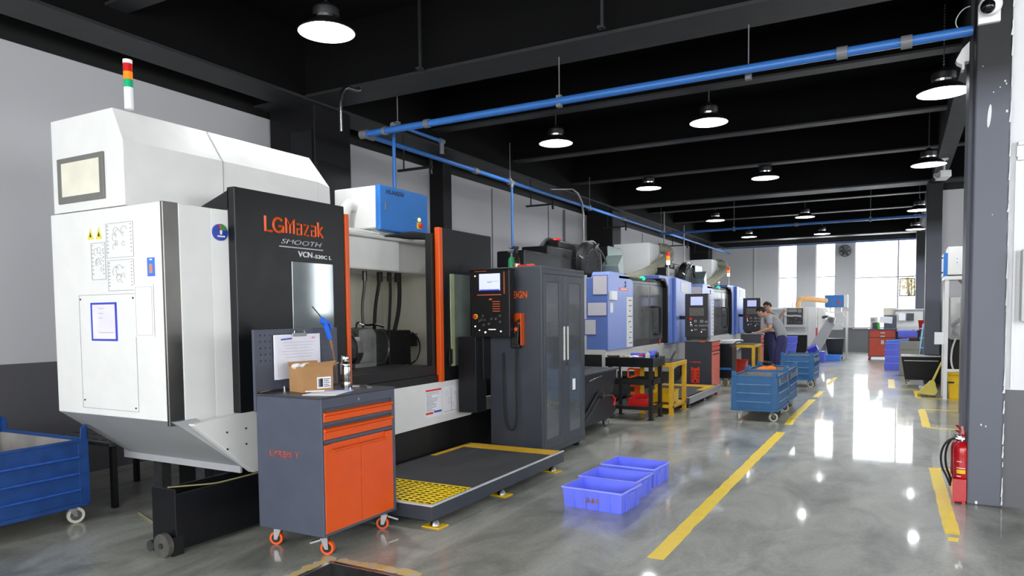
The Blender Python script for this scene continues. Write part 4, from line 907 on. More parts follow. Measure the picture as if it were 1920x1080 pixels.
# on the cart
t = thing('clipboard', 'white clipboard of papers with a silver clip hung on the pegboard', 'clipboard', (-3.64, 3.6, 1.2))
b = W(t); b.obox((-3.648, 3.60, 1.225), (.006, .43, .30), (0, 0, 0)); b.build('board', PAPER, t, bev=.003)
b = W(t); b.obox((-3.640, 3.60, 1.222), (.003, .40, .285), (radians(1.5), 0, 0)); pp = b.build('papers', mat('lilac_white_paper', (232, 230, 240), .8), t)
b = W(t); b.obox((-3.6375, 3.49, 1.345), (.001, .10, .01), (radians(3), 0, 0)); b.build('blue_heading', BLUEINK, pp)
b = W(t); b.obox((-3.6375, 3.74, 1.348), (.001, .03, .012)); b.build('red_stamp', mat('pink_stamp', (230, 160, 160), .7), pp)
b = W(t)
for i in range(6): b.obox((-3.6375, 3.6, 1.32-i*.02), (.001, .30-.03*(i % 3), .0015))
b.build('printed_lines', GREYINK, pp)
b = W(t); b.obox((-3.632, 3.60, 1.372), (.012, .13, .022)).tube([(-3.63, 3.55, 1.38), (-3.63, 3.555, 1.40), (-3.63, 3.645, 1.40), (-3.63, 3.65, 1.38)], .004, 8); b.build('clip', CHROME, t, bev=.002)
bx = thing('cardboard_box', 'open brown cardboard box with a white barcode label on the tool cart', 'box', (-3.44, 3.51, 1.0), radians(-14))
L_ = lambda: MB((0, 0, 0))
b = L_(); w, d, h = .17, .225, .165
b.box(-w/2, w/2, -d/2, -d/2+.005, .001, h).box(-w/2, w/2, d/2-.005, d/2, .001, h).box(-w/2, -w/2+.005, -d/2, d/2, .001, h).box(w/2-.005, w/2, -d/2, d/2, .001, h).box(-w/2, w/2, -d/2, d/2, .001, .006)
b.build('carton', CARD, bx)
b = L_(); b.loft([(w/2, -d/2, h), (w/2, d/2, h), (w/2+.012, d/2+.02, h+.035), (w/2+.012, -d/2+.02, h+.025)], [(w/2-.004, -d/2, h), (w/2-.004, d/2, h), (w/2+.008, d/2+.02, h+.035), (w/2+.008, -d/2+.02, h+.025)])
b.loft([(-w/2, -d/2, h), (-w/2, d/2, h), (-w/2-.02, d/2, h+.03), (-w/2-.02, -d/2, h+.03)], [(-w/2-.004, -d/2, h), (-w/2-.004, d/2, h), (-w/2-.024, d/2, h+.03), (-w/2-.024, -d/2, h+.03)])
b.loft([(-w/2, d/2, h), (w/2, d/2, h), (w/2, d/2+.05, h+.02), (-w/2, d/2+.05, h+.02)], [(-w/2, d/2, h-.004), (w/2, d/2, h-.004), (w/2, d/2+.05, h+.016), (-w/2, d/2+.05, h+.016)])
b.build('flaps', CARD, bx)
b = L_(); b.box(w/2, w/2+.0012, -.01, .095, .02, .095); lb = b.build('label', PAPER, bx)
b = L_(); random.seed(1); yy = -.002
while yy < .03: wv = random.choice((.0015, .003)); b.box(w/2+.0012, w/2+.0018, yy, yy+wv, .03, .085); yy += wv+.002
for i in range(5): b.box(w/2+.0012, w/2+.0018, .04, .088-.01*(i % 2), .03+i*.012, .034+i*.012)
b.build('barcode_print', INK, lb)
b = L_()
random.seed(6)
for _ in range(5): b.ball((random.uniform(-.05, .05), random.uniform(-.09, .05), h-.01+random.uniform(0, .02)), .035, (1, 1.2, .6), 8)
b.build('bubble_wrap', mat('white_wrap', (228, 226, 224), .4, bump=.6, bscale=40), bx, smooth=True)
t = thing('steel_flask', 'ribbed stainless steel vacuum flask standing on the tool cart', 'flask', (-3.40, 3.82, 1.0))
c = (-3.40, 3.80, 1.001)
b = W(t); b.lathe([(0, 0), (.036, 0), (.037, .01), (.037, .03), (.035, .036), (.037, .042), (.037, .135), (.035, .141), (.037, .147), (.035, .165), (.026, .178), (0, .18)], c, 28); b.build('body', mat('flask_steel', (190, 190, 188), .18, metal=1), t, smooth=True)
b = W(t); b.lathe([(.027, .175), (.029, .18), (.029, .212), (.025, .22), (0, .222)], c, 24); cp_ = b.build('cup_lid', mat('flask_steel', (190, 190, 188), .18, metal=1), t, smooth=True)
b = W(t)
for a in range(7): b.tube([(c[0]+.0293*cos(1.2*a+.3), c[1]+.0293*sin(1.2*a+.3), 1.19), (c[0]+.0293*cos(1.2*a+.7), c[1]+.0293*sin(1.2*a+.7), 1.212)], .0018, 4)
b.build('black_pattern', INK, cp_)
t = thing('air_blow_gun', 'blue air blow gun with a thin steel nozzle hanging at the edge of the pegboard', 'air gun', (-3.6, 3.85, 1.3))
b = W(t); b.tube([(-3.6, 3.82, 1.45), (-3.6, 3.84, 1.40), (-3.6, 3.87, 1.33)], .018, 12, smooth=1); b.obox((-3.6, 3.815, 1.455), (.03, .07, .045), (radians(-30), 0, 0)); b.obox((-3.6, 3.875, 1.43), (.016, .02, .06), (radians(30), 0, 0)); b.build('grip', mat('blue_gun_plastic', (34, 104, 224), .35), t, bev=.006)
b = W(t); b.tube([(-3.6, 3.80, 1.475), (-3.6, 3.70, 1.565)], .004, 8); b.build('nozzle', CHROME, t, smooth=True)
b = W(t); b.cyl((-3.6, 3.87, 1.335), (-3.6, 3.885, 1.27), .012, seg=12); b.tube([(-3.6, 3.885, 1.28), (-3.6, 3.90, 1.22), (-3.61, 3.93, 1.1), (-3.63, 3.96, 1.02)], .007, 8, smooth=2); b.build('hose_and_coupling', mat('brass_hose', (150, 110, 84), .4, metal=.4), t, smooth=True)
b = MB((-3.25, 3.5, 1.001)); b.obox((-3.24, 3.45, 1.0025), (.22, .29, .003), (0, 0, .35)); t = solo('paper_sheets', b, PAPER, 'loose sheets of paper with a curled corner at the front of the tool cart', 'papers')
b = MB((-3.25, 3.5, 1.001)); b.obox((-3.225, 3.55, 1.0048), (.16, .09, .0015), (0, 0, .5)).loft([(-3.17, 3.6, 1.005), (-3.22, 3.63, 1.005), (-3.20, 3.62, 1.03)], [(-3.172, 3.6, 1.005), (-3.222, 3.63, 1.005), (-3.202, 3.62, 1.03)]); b.build('blue_edged_sheet', mat('pale_blue_paper', (190, 200, 236), .8), t)
solo('pen', MB((-3.33, 3.42, 1.01)).tube([(-3.36, 3.37, 1.012), (-3.29, 3.47, 1.011)], .0045, 8), WHITE2, 'white pen lying on the papers on the tool cart', 'pen')
t = thing('file_tool', 'slim metal ruler lying on the tool cart at the far edge', 'tool', (-3.25, 3.86, 1.0)); b = W(t); b.obox((-3.27, 3.87, 1.004), (.03, .18, .004), (0, 0, .9)).obox((-3.35, 3.84, 1.006), (.05, .05, .008), (0, 0, .9)); b.build('blade', STEEL, t)

# black chip bin under the machine corner, on wheels
bb = thing('chip_bin', 'black open-topped steel bin on small wheels, beside the tool cart', 'bin', (-4.1, 3.2, 0))
b = W(bb); X0, X1, Y0_, Y1_, zt = -4.20, -3.97, 2.85, 3.78, .388
b.box(X0, X1, Y0_, Y0_+.012, .05, zt+.03).box(X1-.012, X1, Y0_, Y1_, .03, zt).box(X0, X0+.012, Y0_, Y1_, .05, zt).box(X0, X1, Y1_-.012, Y1_, .05, zt).box(X0, X1, Y0_, Y1_, .05, .065)
b.build('bin_body', BLACKP, bb, bev=.003)
for (x, y) in ((-4.02, 2.815), ):
    b = W(bb); b.cyl((x, y, .075), (x+.0, y-.035, .075), .075, seg=28); wl = b.build('wheel', mat('worn_grey_wheel', (78, 76, 72), .6, var=.2, scale=20), bb, bev=.006, smooth=True)
    b = W(bb); b.cyl((x, y-.035, .075), (x, y-.045, .075), .018, seg=12); b.build('axle_nut', DSTEEL, wl)
b = W(bb); b.cyl((-4.16, 2.83, .05), (-4.16, 2.80, .05), .035, seg=18); b.build('small_wheel', DSTEEL, bb, bev=.004, smooth=True)
b = W(bb); b.box(-3.975, -3.968, 2.82, 2.9, .0, .12).box(-4.2, -4.16, 3.7, 3.75, 0, .05).box(-4.01, -3.97, 3.7, 3.75, 0, .05); b.build('skids', BLACK, bb)
solo('yellow_hose', MB((-4.0, 3.0, .43)).tube([(-4.05, 2.86, .425), (-4.02, 3.0, .41), (-3.975, 3.15, .395), (-3.973, 3.28, .395), (-3.972, 3.42, .395), (-3.98, 3.6, .394)], .005, 8, smooth=3), mat('dull_yellow_hose', (150, 140, 96), .5), 'thin dull yellow hose lying along the rim of the black chip bin', 'hose', smooth=True)
solo('yellow_hose', MB((-4.5, 3.1, 0)).tube([(-5.1, 3.35, .006), (-4.8, 3.25, .006), (-4.4, 3.12, .006), (-4.25, 3.08, .006)], .006, 8, smooth=3), mat('dull_yellow_hose', (150, 140, 96), .5), 'thin yellow hose on the floor between the blue wagon and the black chip bin', 'hose', smooth=True)

# ================================================================== BLUE CRATES ON THE FLOOR
def make_crate(label, sx=.5, sy=.37, h=.162, m=CRATE, group='blue crates on the floor by the yellow line', name='plastic_crate'):
    t = thing(name, label, 'crate', (0, 0, 0), 0, group)
    a = (-sx/2+.012, sx/2-.012, -sy/2+.012, sy/2-.012); c = (-sx/2, sx/2, -sy/2, sy/2); th = .005
    b = MB()
    def ring(z0, z1, A, B, th):
        for (p, q) in (((0, 2), (1, 2)), ((1, 2), (1, 3)), ((1, 3), (0, 3)), ((0, 3), (0, 2))):
            o0 = (A[p[0]], A[p[1]], z0); o1 = (A[q[0]], A[q[1]], z0); o2 = (B[q[0]], B[q[1]], z1); o3 = (B[p[0]], B[p[1]], z1)
            def inn(v): return (v[0]-math.copysign(th, v[0]), v[1]-math.copysign(th, v[1]), v[2])
            b.loft([o0, o1, o2, o3], [inn(o0), inn(o1), inn(o2), inn(o3)])
    ring(0, h, a, c, th); b.box(a[0], a[1], a[2], a[3], .002, .008)
    b.build('tub', m, t, bev=.002)
    b = MB(); ring(h-.012, h, (c[0]-.007, c[1]+.007, c[2]-.007, c[3]+.007), (c[0]-.007, c[1]+.007, c[2]-.007, c[3]+.007), .012); b.build('rim', CRATER if m is CRATE else m, t, bev=.003)
    b = MB()
    for i in range(4):
        x = -sx/2+sx*(i+1)/5
        for s in (-1, 1): b.obox((x, s*(sy/2-.002), h*.47), (.008, .008, h*.86))
    for s in (-1, 1):
        b.obox((s*(sx/2), 0, h*.78), (.012, .11, .03)); b.obox((s*(sx/2-.001), -.1, h*.45), (.008, .008, h*.8)); b.obox((s*(sx/2-.001), .1, h*.45), (.008, .008, h*.8))
    b.build('ribs', m, t)
    return t
cr = make_crate('nearest of the three blue crates, with three rusty marks on its front')
c2 = copy_tree(cr); c3 = copy_tree(cr)
cr.location = (-2.015, 5.14, 0); cr.rotation_euler[2] = radians(-4)
c2.location = (-2.045, 5.535, 0); c2.rotation_euler[2] = radians(-3); c2['label'] = 'middle blue crate of the three, holding small round metal parts'
c3.location = (-2.05, 6.04, 0); c3.rotation_euler[2] = radians(-4); c3['label'] = 'farthest blue crate of the three on the floor, almost empty'
b = MB(); 
for i in range(3): b.lathe([(.004, 0), (.013, 0), (.013, .002), (.004, .002)], (-.03+i*.04, -.1872, .07), 10, 'y'); b.obox((-.03+i*.04, -.187, .085), (.01, .002, .025))
b.build('rusty_marks', mat('rust_marks', (150, 90, 60), .7), cr)
def parts(cx, cy, spots, lab0):
    for i, (x, y, r, h, m_) in enumerate(spots):
        b = MB((cx+x, cy+y, .01)); b.lathe([(r*.55, 0), (r, 0), (r, h), (r*.8, h+.004), (r*.55, h+.004), (r*.55, 0)], (cx+x, cy+y, .01), 20)
        solo('metal_part', b, m_, lab0[i], 'metal part', 'small turned metal parts in the blue crates', smooth=True)
parts(-2.02, 5.14, [(.17, .0, .035, .07, STEEL), (.02, .02, .025, .06, STEEL), (-.06, .05, .02, .065, CHROME)], ['round metal ring with a dark bore at the right end of the nearest blue crate', 'small turned part in the middle of the nearest blue crate', 'shiny turned part, the left one in the nearest blue crate'])
parts(-2.045, 5.535, [(-.13, .03, .022, .06, STEEL), (-.04, .02, .024, .065, STEEL), (.08, .0, .036, .07, CHROME)], ['leftmost small metal part in the middle blue crate', 'central small metal part in the middle blue crate', 'larger bright metal part on the right in the middle blue crate'])
parts(-2.05, 6.04, [(.06, .02, .02, .05, DSTEEL), (-.05, .0, .02, .04, DSTEEL)], ['right dark part at the bottom of the farthest blue crate', 'left dark part at the bottom of the farthest blue crate'])

# ================================================================== BLUE WAGONS
def make_wagon(lx, ly, m, label, group=None, zb=.15, zr=.62, zp=.685, wheel=None, mesh_side=True, th=.003):
    t = thing('stillage_wagon', label, 'wagon', (0, 0, 0), 0, group)
    def mk(): return MB()
    for x in (0, lx):
        for y in (0, ly):
            b = mk()
            sx = 1 if x == 0 else -1; sy = 1 if y == 0 else -1
            b.box(x, x+sx*.075, y, y+sy*.006, zb, zr).box(x, x+sx*.006, y, y+sy*.075, zb, zr)
            # curved lug on top of each corner post
            b.prism([(x, zr-.02), (x+sx*.075, zr-.02), (x+sx*.07, zp-.03), (x+sx*.05, zp), (x+sx*.01, zp), (x, zp-.02)], 'y', y, y+sy*.012)
            b.prism([(y, zr-.02), (y+sy*.06, zr-.02), (y+sy*.05, zp-.02), (y+sy*.01, zp), (y, zp-.02)], 'x', x, x+sx*.012)
            b.build('corner_post', m, t, bev=.002)
    def side(face, solid=True):
        b = mk(); L = lx if face in 'ab' else ly
        off = {'a': 0.004, 'b': ly-.004, 'c': .004, 'd': lx-.004}[face]; sg = {'a': -1, 'b': 1, 'c': -1, 'd': 1}[face]
        def bx(u0, u1, d0, d1, z0, z1):
            d0, d1 = off+sg*d0, off+sg*d1
            if face in 'ab': b.box(u0, u1, d0, d1, z0, z1)
            else: b.box(d0, d1, u0, u1, z0, z1)
        if solid: bx(.01, L-.01, -.004, 0, zb, zr-.01)
        n = 3
        bx(.02, L-.02, -.012, .006, zr-.015, zr+.006); bx(.02, L-.02, -.01, .012, zb-.01, zb+.02)
        if not solid:
            bx(.06, L-.06, -.004, 0, zb, zb+(zr-zb)*.48)
            for i in range(10): u = .08+(L-.16)*i/9; bx(u-.004, u+.004, -.008, 0, zb, zr)
            for i in range(3): z = zb+(zr-zb)*(.55+.14*i); bx(.06, L-.06, -.01, -.004, z-.004, z+.004)
        o = b.build('side_panel', m, t, bev=.002)
        b = mk()
        for i in range(n): z = zb+(zr-zb)*(i+1)/(n+1); bx(.078, L-.078, 0, .026, z-.007, z+.007)
        b.build('rib', BLUER if m is BLUE else BLUERD, o, bev=.004); return o
    side('a'); side('b'); side('c'); sd = side('d', not mesh_side)
    if mesh_side:
        b = mk(); b.box(lx, lx+.012, .12, ly-.12, zr-.10, zr-.07)
        for y in (.15, ly-.15): b.box(lx, lx+.02, y-.02, y+.02, zr-.14, zr-.03)
        b.build('gate_latch_bar', STEEL, sd, bev=.003)
    b = mk(); b.box(.006, lx-.006, .006, ly-.006, zb, zb+.01); b.build('floor_plate', mat('worn_grey_bin_floor', (140, 136, 132), .6, var=.15), t)
    b = mk()
    for (p, q) in (((.012, .014), (.01, ly-.01)), ((lx-.014, lx-.012), (.01, ly-.01))):
        if not (mesh_side and p[0] > lx/2): b.box(p[0], p[1], q[0], q[1], zb+.01, zr-.02)
    b.box(.01, lx-.01, .011, .013, zb+.01, zr-.02).box(.01, lx-.01, ly-.013, ly-.011, zb+.01, zr-.02); b.build('inner_lining', mat('worn_grey_bin_floor', (140, 136, 132), .6), t)
    wm = wheel or mat('cream_nylon_wheel', (206, 202, 184), .5, var=.08)
    random.seed(int(lx*100))
    for x, y in ((.08, .09), (lx-.08, .09), (.08, ly-.09), (lx-.08, ly-.09)):
        caster(mk, t, x, y, zb-.008, .058, wm, STEEL, .035, random.uniform(0, 6.28), tread=DSTEEL)
    return t
w1 = make_wagon(.60, .98, BLUE, 'front blue wagon in the aisle, its whole ribbed front panel in view', 'blue stillage wagons beside the yellow line')
w2 = copy_tree(w1); w3 = copy_tree(w1)
w1.location = (-2.02, 10.02, 0); w1.rotation_euler[2] = radians(-1)
w2.location = (-2.02, 11.12, 0); w2['label'] = 'blue wagon parked directly behind the front one, with an orange cloth inside'; w2.rotation_euler[2] = radians(-.5)
w3.location = (-2.05, 14.9, 0); w3['label'] = 'third blue wagon, farthest down the aisle beside the bending worker'; w3.rotation_euler[2] = radians(-1)
wn = make_wagon(1.12, .86, BLUED, 'deep blue steel wagon cut off by the left edge of the picture', zb=.14, zr=.615, zp=.72, mesh_side=False)
wn.location = (-6.32, 2.17, 0); wn.rotation_euler[2] = radians(1.5)
t = thing('cloth_bundle', 'orange cloth and black glove heaped in the second blue wagon', 'cloth', (-1.8, 11.5, .5))
b = W(t); random.seed(8)
for _ in range(6): b.ball((-1.80+random.uniform(-.08, .08), 11.5+random.uniform(-.06, .06), .60+random.uniform(-.02, .03)), .07, (1.2, 1, .7), 10)
b.box(-1.92, -1.68, 11.38, 11.62, .17, .58); b.build('orange_cloth', mat('bright_orange_cloth', (250, 130, 20), .8), t, smooth=True)
b = W(t)
for _ in range(4): b.ball((-1.76+random.uniform(-.05, .05), 11.52+random.uniform(-.05, .05), .685+random.uniform(-.01, .02)), .04, (1.3, 1, .7), 10)
b.build('black_glove', BLACK, t, smooth=True)

# ================================================================== FIRE EXTINGUISHERS
t = thing('extinguisher_box', 'low red steel box holding the fire extinguishers at the foot of the grey column', 'box', (.43, 6.55, 0))
b = W(t); b.box(.385, .475, 6.40, 6.405, .02, .19).box(.385, .389, 6.40, 6.86, .02, .19).box(.471, .475, 6.40, 6.6, .02, .19).box(.385, .45, 6.855, 6.86, .02, .19).box(.385, .45, 6.40, 6.86, .012, .02)
b.box(.385, .40, 6.40, 6.86, 0, .02).box(.445, .47, 6.40, 6.42, 0, .02); b.build('box_body', RED, t, bev=.002)
t0 = thing('fire_extinguisher', '', 'fire extinguisher', (0, 0, 0), 0, 'red fire extinguishers by the grey column')
b = MB(); b.lathe([(0, 0), (.052, 0), (.058, .008), (.058, .34), (.05, .37), (.028, .395), (.018, .40), (0, .40)], (0, 0, 0), 28); b.build('cylinder', RED, t0, smooth=True)
b = MB(); b.cyl((0, 0, .395), (0, 0, .43), .018, seg=14).obox((-.01, -.01, .43), (.05, .05, .03)).cyl((-.02, -.02, .425), (-.05, -.03, .425), .012, seg=10); b.build('valve', CHROME, t0, bev=.002)
b = MB(); b.obox((.0, -.02, .455), (.02, .12, .01), (radians(12), 0, 0)).obox((.0, -.02, .485), (.02, .12, .01), (radians(24), 0, 0)); b.build('lever', RED, t0, bev=.002)
b = MB(); b.tube([(-.03, -.02, .425), (-.10, -.04, .41), (-.145, -.05, .32), (-.14, -.05, .20), (-.10, -.04, .12), (-.075, -.03, .05)], .008, 10, smooth=3); b.build('hose', RUBBER, t0, smooth=True)
b = MB()
b.bm.faces.ensure_lookup_table()
def curved_label(b, r, a0, a1, z0, z1, n=8):
    A = [b.bm.verts.new((r*cos(a0+(a1-a0)*i/n), r*sin(a0+(a1-a0)*i/n), z0)) for i in range(n+1)]; B = [b.bm.verts.new((r*cos(a0+(a1-a0)*i/n), r*sin(a0+(a1-a0)*i/n), z1)) for i in range(n+1)]
    for i in range(n): b.bm.faces.new((A[i], A[i+1], B[i+1], B[i]))
curved_label(b, .0588, radians(-125), radians(-60), .03, .055); curved_label(b, .0588, radians(-130), radians(-100), .13, .136); curved_label(b, .0588, radians(-130), radians(-70), .195, .2); curved_label(b, .0588, radians(-130), radians(-95), .245, .25)
b.build('white_labels', PAPER, t0)
b = MB(); curved_label(b, .0588, radians(-130), radians(-70), .155, .185); b.build('yellow_label', YPLAST, t0)
ex2 = copy_tree(t0)
t0.location = (.445, 6.475, .165); t0['label'] = 'nearer red fire extinguisher with the curling black hose and yellow label'
t0.location = (.447, 6.475, .075)
ex2.location = (.44, 6.68, .055); ex2.rotation_euler[2] = radians(30); ex2['label'] = 'farther red fire extinguisher, half hidden behind the first'
b = MB((0, 0, 0))

# ================================================================== BLUE MACHINES (two alike), authored from their near front corner
def blue_machine(label, org, detail):
    t = thing('blue_machining_centre', label, 'machine', org, 0)
    A = MB
    b = A(); b.box(-1.9, -.2, .02, 4.7, .62, 2.03)
    b.build('enclosure_core', PALE, t, bev=.01)
    b = A(); b.box(-.36, -.0, -.012, .03, .92, 2.06); b.prism([(.0, .90), (.0, 2.02), (.10, 2.15), (.62, 2.15), (1.0, 2.10), (1.2, 2.02), (1.2, .90)], 'x', -.3, 0).box(-.32, 0, -.012, 1.19, 2.0, 2.03)
    sp = b.build('near_blue_panel', MBLUE, t, bev=.012)
    b = A(); b.box(-.36, -.002, -.0155, -.0125, .92, 2.05).build('side_blue_sheet', mat('deeper_blue_side', (96, 122, 190), .35, var=.02), t)  # thin layer in a deeper blue than the front panel
    b = A(); b.box(-.40, -.36, -.02, .02, .92, 2.10).box(-.9, -.4, -.01, .02, .92, 2.06); b.build('pale_corner_column', PALE, t, bev=.004)
    # aprons and base
    b = A(); b.prism([(-.02, .90), (4.7, .90), (4.7, .45), (3.6, .30), (.05, .58), (-.02, .58)], 'x', -.08, -.03).box(-.9, -.05, -.015, .02, .60, .92); b.build('pale_apron', PALE, t, bev=.006)
    b = A(); b.box(-1.8, -.12, .05, 4.65, .06, .6).box(-.8, -.1, -.02, .04, .1, .84).box(-.18, -.12, 3.0, 4.6, .05, .7); b.build('black_base', BLACK, t, bev=.006)
    for x in (-1.7, -.3):
        for y in (.3, 2.4, 4.4):
            b = A(); b.cyl((x, y, 0), (x, y, .07), .06, seg=12); b.build('levelling_foot', DSTEEL, t)
    # framed posters on the near side
    for (x0, x1, z0, z1) in ((-.24, -.01, 1.79, 2.08), (-.33, -.02, 1.46, 1.66), (-.38, -.20, 1.16, 1.39)):
        b = A(); b.box(x0-.012, x1+.012, -.022, -.013, z0-.012, z1+.012); fr = b.build('poster_frame', mat('violet_frame', (96, 100, 170), .4), t)
        b = A(); b.box(x0, x1, -.026, -.022, z0, z1); b.build('poster_sheet', mat('pale_grey_sheet', (206, 203, 210), .6, var=.02), fr)
    # door recess
    b = A(); b.box(-.16, -.05, 1.2, 3.12, .90, 2.06).prism([(1.2, 2.0), (1.2, 2.09), (2.9, 2.09), (3.12, 2.0)], 'x', -.3, -.04); b.build('sliding_door', mat('dark_grey_door', (62, 63, 66), .3, var=.1), t, bev=.008)
    b = A(); b.box(-.05, -.045, 1.32, 2.20, 1.03, 1.98).box(-.05, -.045, 2.28, 3.05, 1.0, 1.98); b.build('door_window', SMOKE, t, bev=.003)
    b = A(); b.tube([(-.04, 2.30, 1.60), (.03, 2.34, 1.60), (.03, 2.66, 1.60), (.03, 2.70, 1.57), (.03, 2.70, 1.12), (.03, 2.66, 1.09), (.03, 2.5, 1.09), (-.04, 2.48, 1.09)], .018, 10, smooth=1)
    b.tube([(.03, 2.6, 1.60), (.03, 2.6, 1.09)], .012, 8); b.build('door_handle', BLACK, t, smooth=True)
    # black seal and far blue pillar
    b = A(); b.prism([(2.7, 2.10), (2.7, 2.14), (2.98, 2.14), (3.16, 2.0), (3.16, .9), (3.10, .9), (3.10, 1.97), (2.93, 2.10)], 'x', -.05, .04); b.build('door_seal', BLACK, t)
    b = A(); b.prism([(2.6, 2.13), (2.6, 2.20), (3.75, 2.20), (4.7, 2.14), (4.72, 2.0), (4.72, .87), (3.16, .87), (3.16, 2.0), (2.98, 2.14)], 'x', -.30, .03)
    b.prism([(3.5, .88), (3.5, 2.19), (4.70, 2.13), (4.70, .88)], 'x', .03, .10)
    b.build('far_blue_pillar', MBLUED, t, bev=.015)
    b = A(); b.box(.10, .104, 3.86, 4.45, 1.9, 2.10).build('white_notice', PAPER, t)
    # white scale strip with small marks, logo, small box
    b = A(); b.box(0, .003, .86, 1.16, .92, 1.76); ws = b.build('marking_strip', mat('white_strip', (232, 234, 232), .5), t)
    b = A(); random.seed(3)
    for i in range(9): z = 1.70-i*.09; b.box(.003, .005, .92+random.uniform(0, .1), 1.10+random.uniform(-.05, .05), z, z+.012)
    b.build('strip_marks', INK, ws)
    b = A(); b.box(.003, .005, .93, .97, 1.3, 1.33).build('yellow_mark', YPLAST, ws)
    b = A(); b.box(0, .004, .5, .92, 1.86, 1.91); lg = b.build('red_name_plate', mat('pale_red_plate', (230, 90, 90), .4), t)
    b = A()
    for y in (.58, .64, .70, .76, .82): b.box(.004, .006, y, y+.04, 1.875, 1.895)
    b.build('plate_print', WHITE2, lg)
    b = A(); b.tube([(.002, .76, 1.99), (.002, .80, 2.02), (.002, .83, 1.99), (.002, .79, 1.965), (.002, .83, 1.94), (.002, .79, 1.915), (.002, .76, 1.935)], .007, 6, smooth=2); b.build('emblem', mat('dark_blue_emblem', (50, 54, 120), .4), t)
    b = A(); b.box(0, .06, .03, .26, 1.70, 1.84).box(0, .01, .08, .2, 1.5, 1.66); b.build('switch_box', WHITE2, t, bev=.006)
    b = A(); b.ball((-.02, 1.75, 2.10), .05, (1, 1.3, .8), 12); b.build('green_beacon', LITG, t, smooth=True)
    b = A(); b.box(-.12, .0, .5, 2.5, 2.06, 2.10); b.build('dark_door_rail', BLACK, t)
    # tool magazine, splash covers
    b = A(); b.box(-1.0, -.55, -1.75 if detail else -.98, .1, 2.15, 2.38).box(-1.0, -.55, -1.0, -.1, 2.3, 2.50).box(-.9, -.6, -.5, -.15, 2.50, 2.62).box(-1.1, -.6, -.1, 1.7, 1.9, 2.4).box(-1.0, -.75, .1, 1.6, 2.3, 2.66)
    tm = b.build('tool_magazine', BLACKP, t, bev=.02)
    b = A(); b.lathe([(0, -.02), (.36, -.02), (.38, 0), (.38, .10), (.34, .14), (0, .14)], (-.55, .38, 2.28), 32, 'x'); b.build('magazine_disc', BLACK, tm, smooth=True)
    b = A()
    for i in range(13): a = i*pi/12; b.ball((-.40, .38+.26*cos(a), 2.28+.26*sin(a)), .014, (1, 1, 1), 8)
    b.obox((-.40, .52, 2.60), (.03, .18, .03), (radians(25), 0, 0)).obox((-.4, -.15, 2.38), (.03, .16, .03), (radians(-10), 0, 0)).tube([(-.43, .45, 2.60), (-.43, .75, 2.56), (-.43, .95, 2.44), (-.43, 1.05, 2.34)], .02, 8, smooth=2); b.build('pot_pins', STEEL, tm)
    b = A(); b.lathe([(.385, 0), (.41, 0), (.41, .12), (.385, .12), (.385, 0)], (-.56, .47, 2.28), 32, 'x'); b.build('magazine_hoop', mat('grey_hoop', (170, 172, 168), .35, metal=.5), tm, smooth=True)
    if detail:
        b = A(); b.tube([(-.8, -.75, 2.48), (-.8, -.6, 2.62), (-.8, -.4, 2.66), (-.8, -.3, 2.62)], .03, 8, smooth=2); b.build('black_hose', RUBBER, tm, smooth=True)
        b = A(); b.ball((-.76, -.25, 2.65), .07, (1, 1.5, .5), 12); b.build('red_cap', REDP, tm, smooth=True)
    b = A(); b.box(-1.2, -.51, 1.32, 1.98, 2.1, 2.66).build('spindle_box', BLACKP, t, bev=.01)
    b = A(); b.box(-.51, -.485, 1.30, 2.0, 2.1, 2.67); b.prism([(1.0, 2.3), (1.25, 2.5), (1.3, 2.12), (1.1, 2.12)], 'x', -.5, -.2)
    b.build('spindle_cover', mat('grey_green_cover', (150, 168, 164), .3, metal=.3, var=.06), t, bev=.02)
    # mist collector box on a frame with its duct
    b = A(); b.box(-1.8, -.95, 5.1, 6.0, 2.44, 3.07); mc_ = thing('mist_collector', 'pale mist collector box with a grey duct, behind the '+('nearer' if detail else 'farther')+' blue machine', 'mist collector', (org[0]-1.3, org[1]+5.4, 0)); mb_ = b.build('collector_box', mat('pale_collector', (204, 205, 204), .4, var=.02), mc_, bev=.015)
    b = A(); b.box(-1.8, -.9, 5.0, 6.0, 2.38, 2.44); 
    for y in (5.1, 5.9): b.box(-1.0, -.92, y, y+.08, 0, 2.45).box(-1.78, -1.7, y, y+.08, 0, 2.45)
    b.build('collector_stand', PALE, mc_, bev=.004)
    b = A(); b.ribbed([(-.95, 3.2, 2.12), (-.92, 4.0, 2.22), (-.88, 5.0, 2.42), (-.82, 5.8, 2.66), (-.78, 6.1, 2.82), (-.82, 6.05, 2.98), (-1.0, 5.95, 3.0)], .12, pitch=.05, amp=.07); b.build('exhaust_duct', DUCT, mc_)
    for ch in mc_.children:
        for v in ch.data.vertices: v.co += Vector((1.3, -5.4, 0))
    b = A(); b.tube([(-.3, 4.33, 2.15), (-.3, 4.33, 2.52)], .016, 8); sg_ = b.build('signal_tower', STEEL, t, smooth=True)
    for nm, z, mm in (('white_lens', 2.50, LENSW), ('amber_lens', 2.60, LENSA), ('red_lens', 2.68, LENSR)):
        b = A(); b.cyl((-.3, 4.33, z), (-.3, 4.33, z+.09), .04, seg=16); b.build(nm, mm, sg_, smooth=True)
    # control panel hung at the far end, facing up the hall
    cy = 3.72
    b = A(); b.box(.22, .68, cy, cy+.12, .99, 1.86); b.box(.24, .66, cy+.02, cy+.3, .93, 1.0); cp = b.build('control_panel', mat('charcoal_panel', (56, 54, 54), .4), t, bev=.008)
    b = A(); b.box(-.02, .3, cy+.04, cy+.10, 1.35, 1.42); b.build('panel_arm', BLACK, cp)
    b = A(); b.box(.28, .5, cy+.14, cy+.34, .5, .95); b.build('panel_post', BLACK, cp)
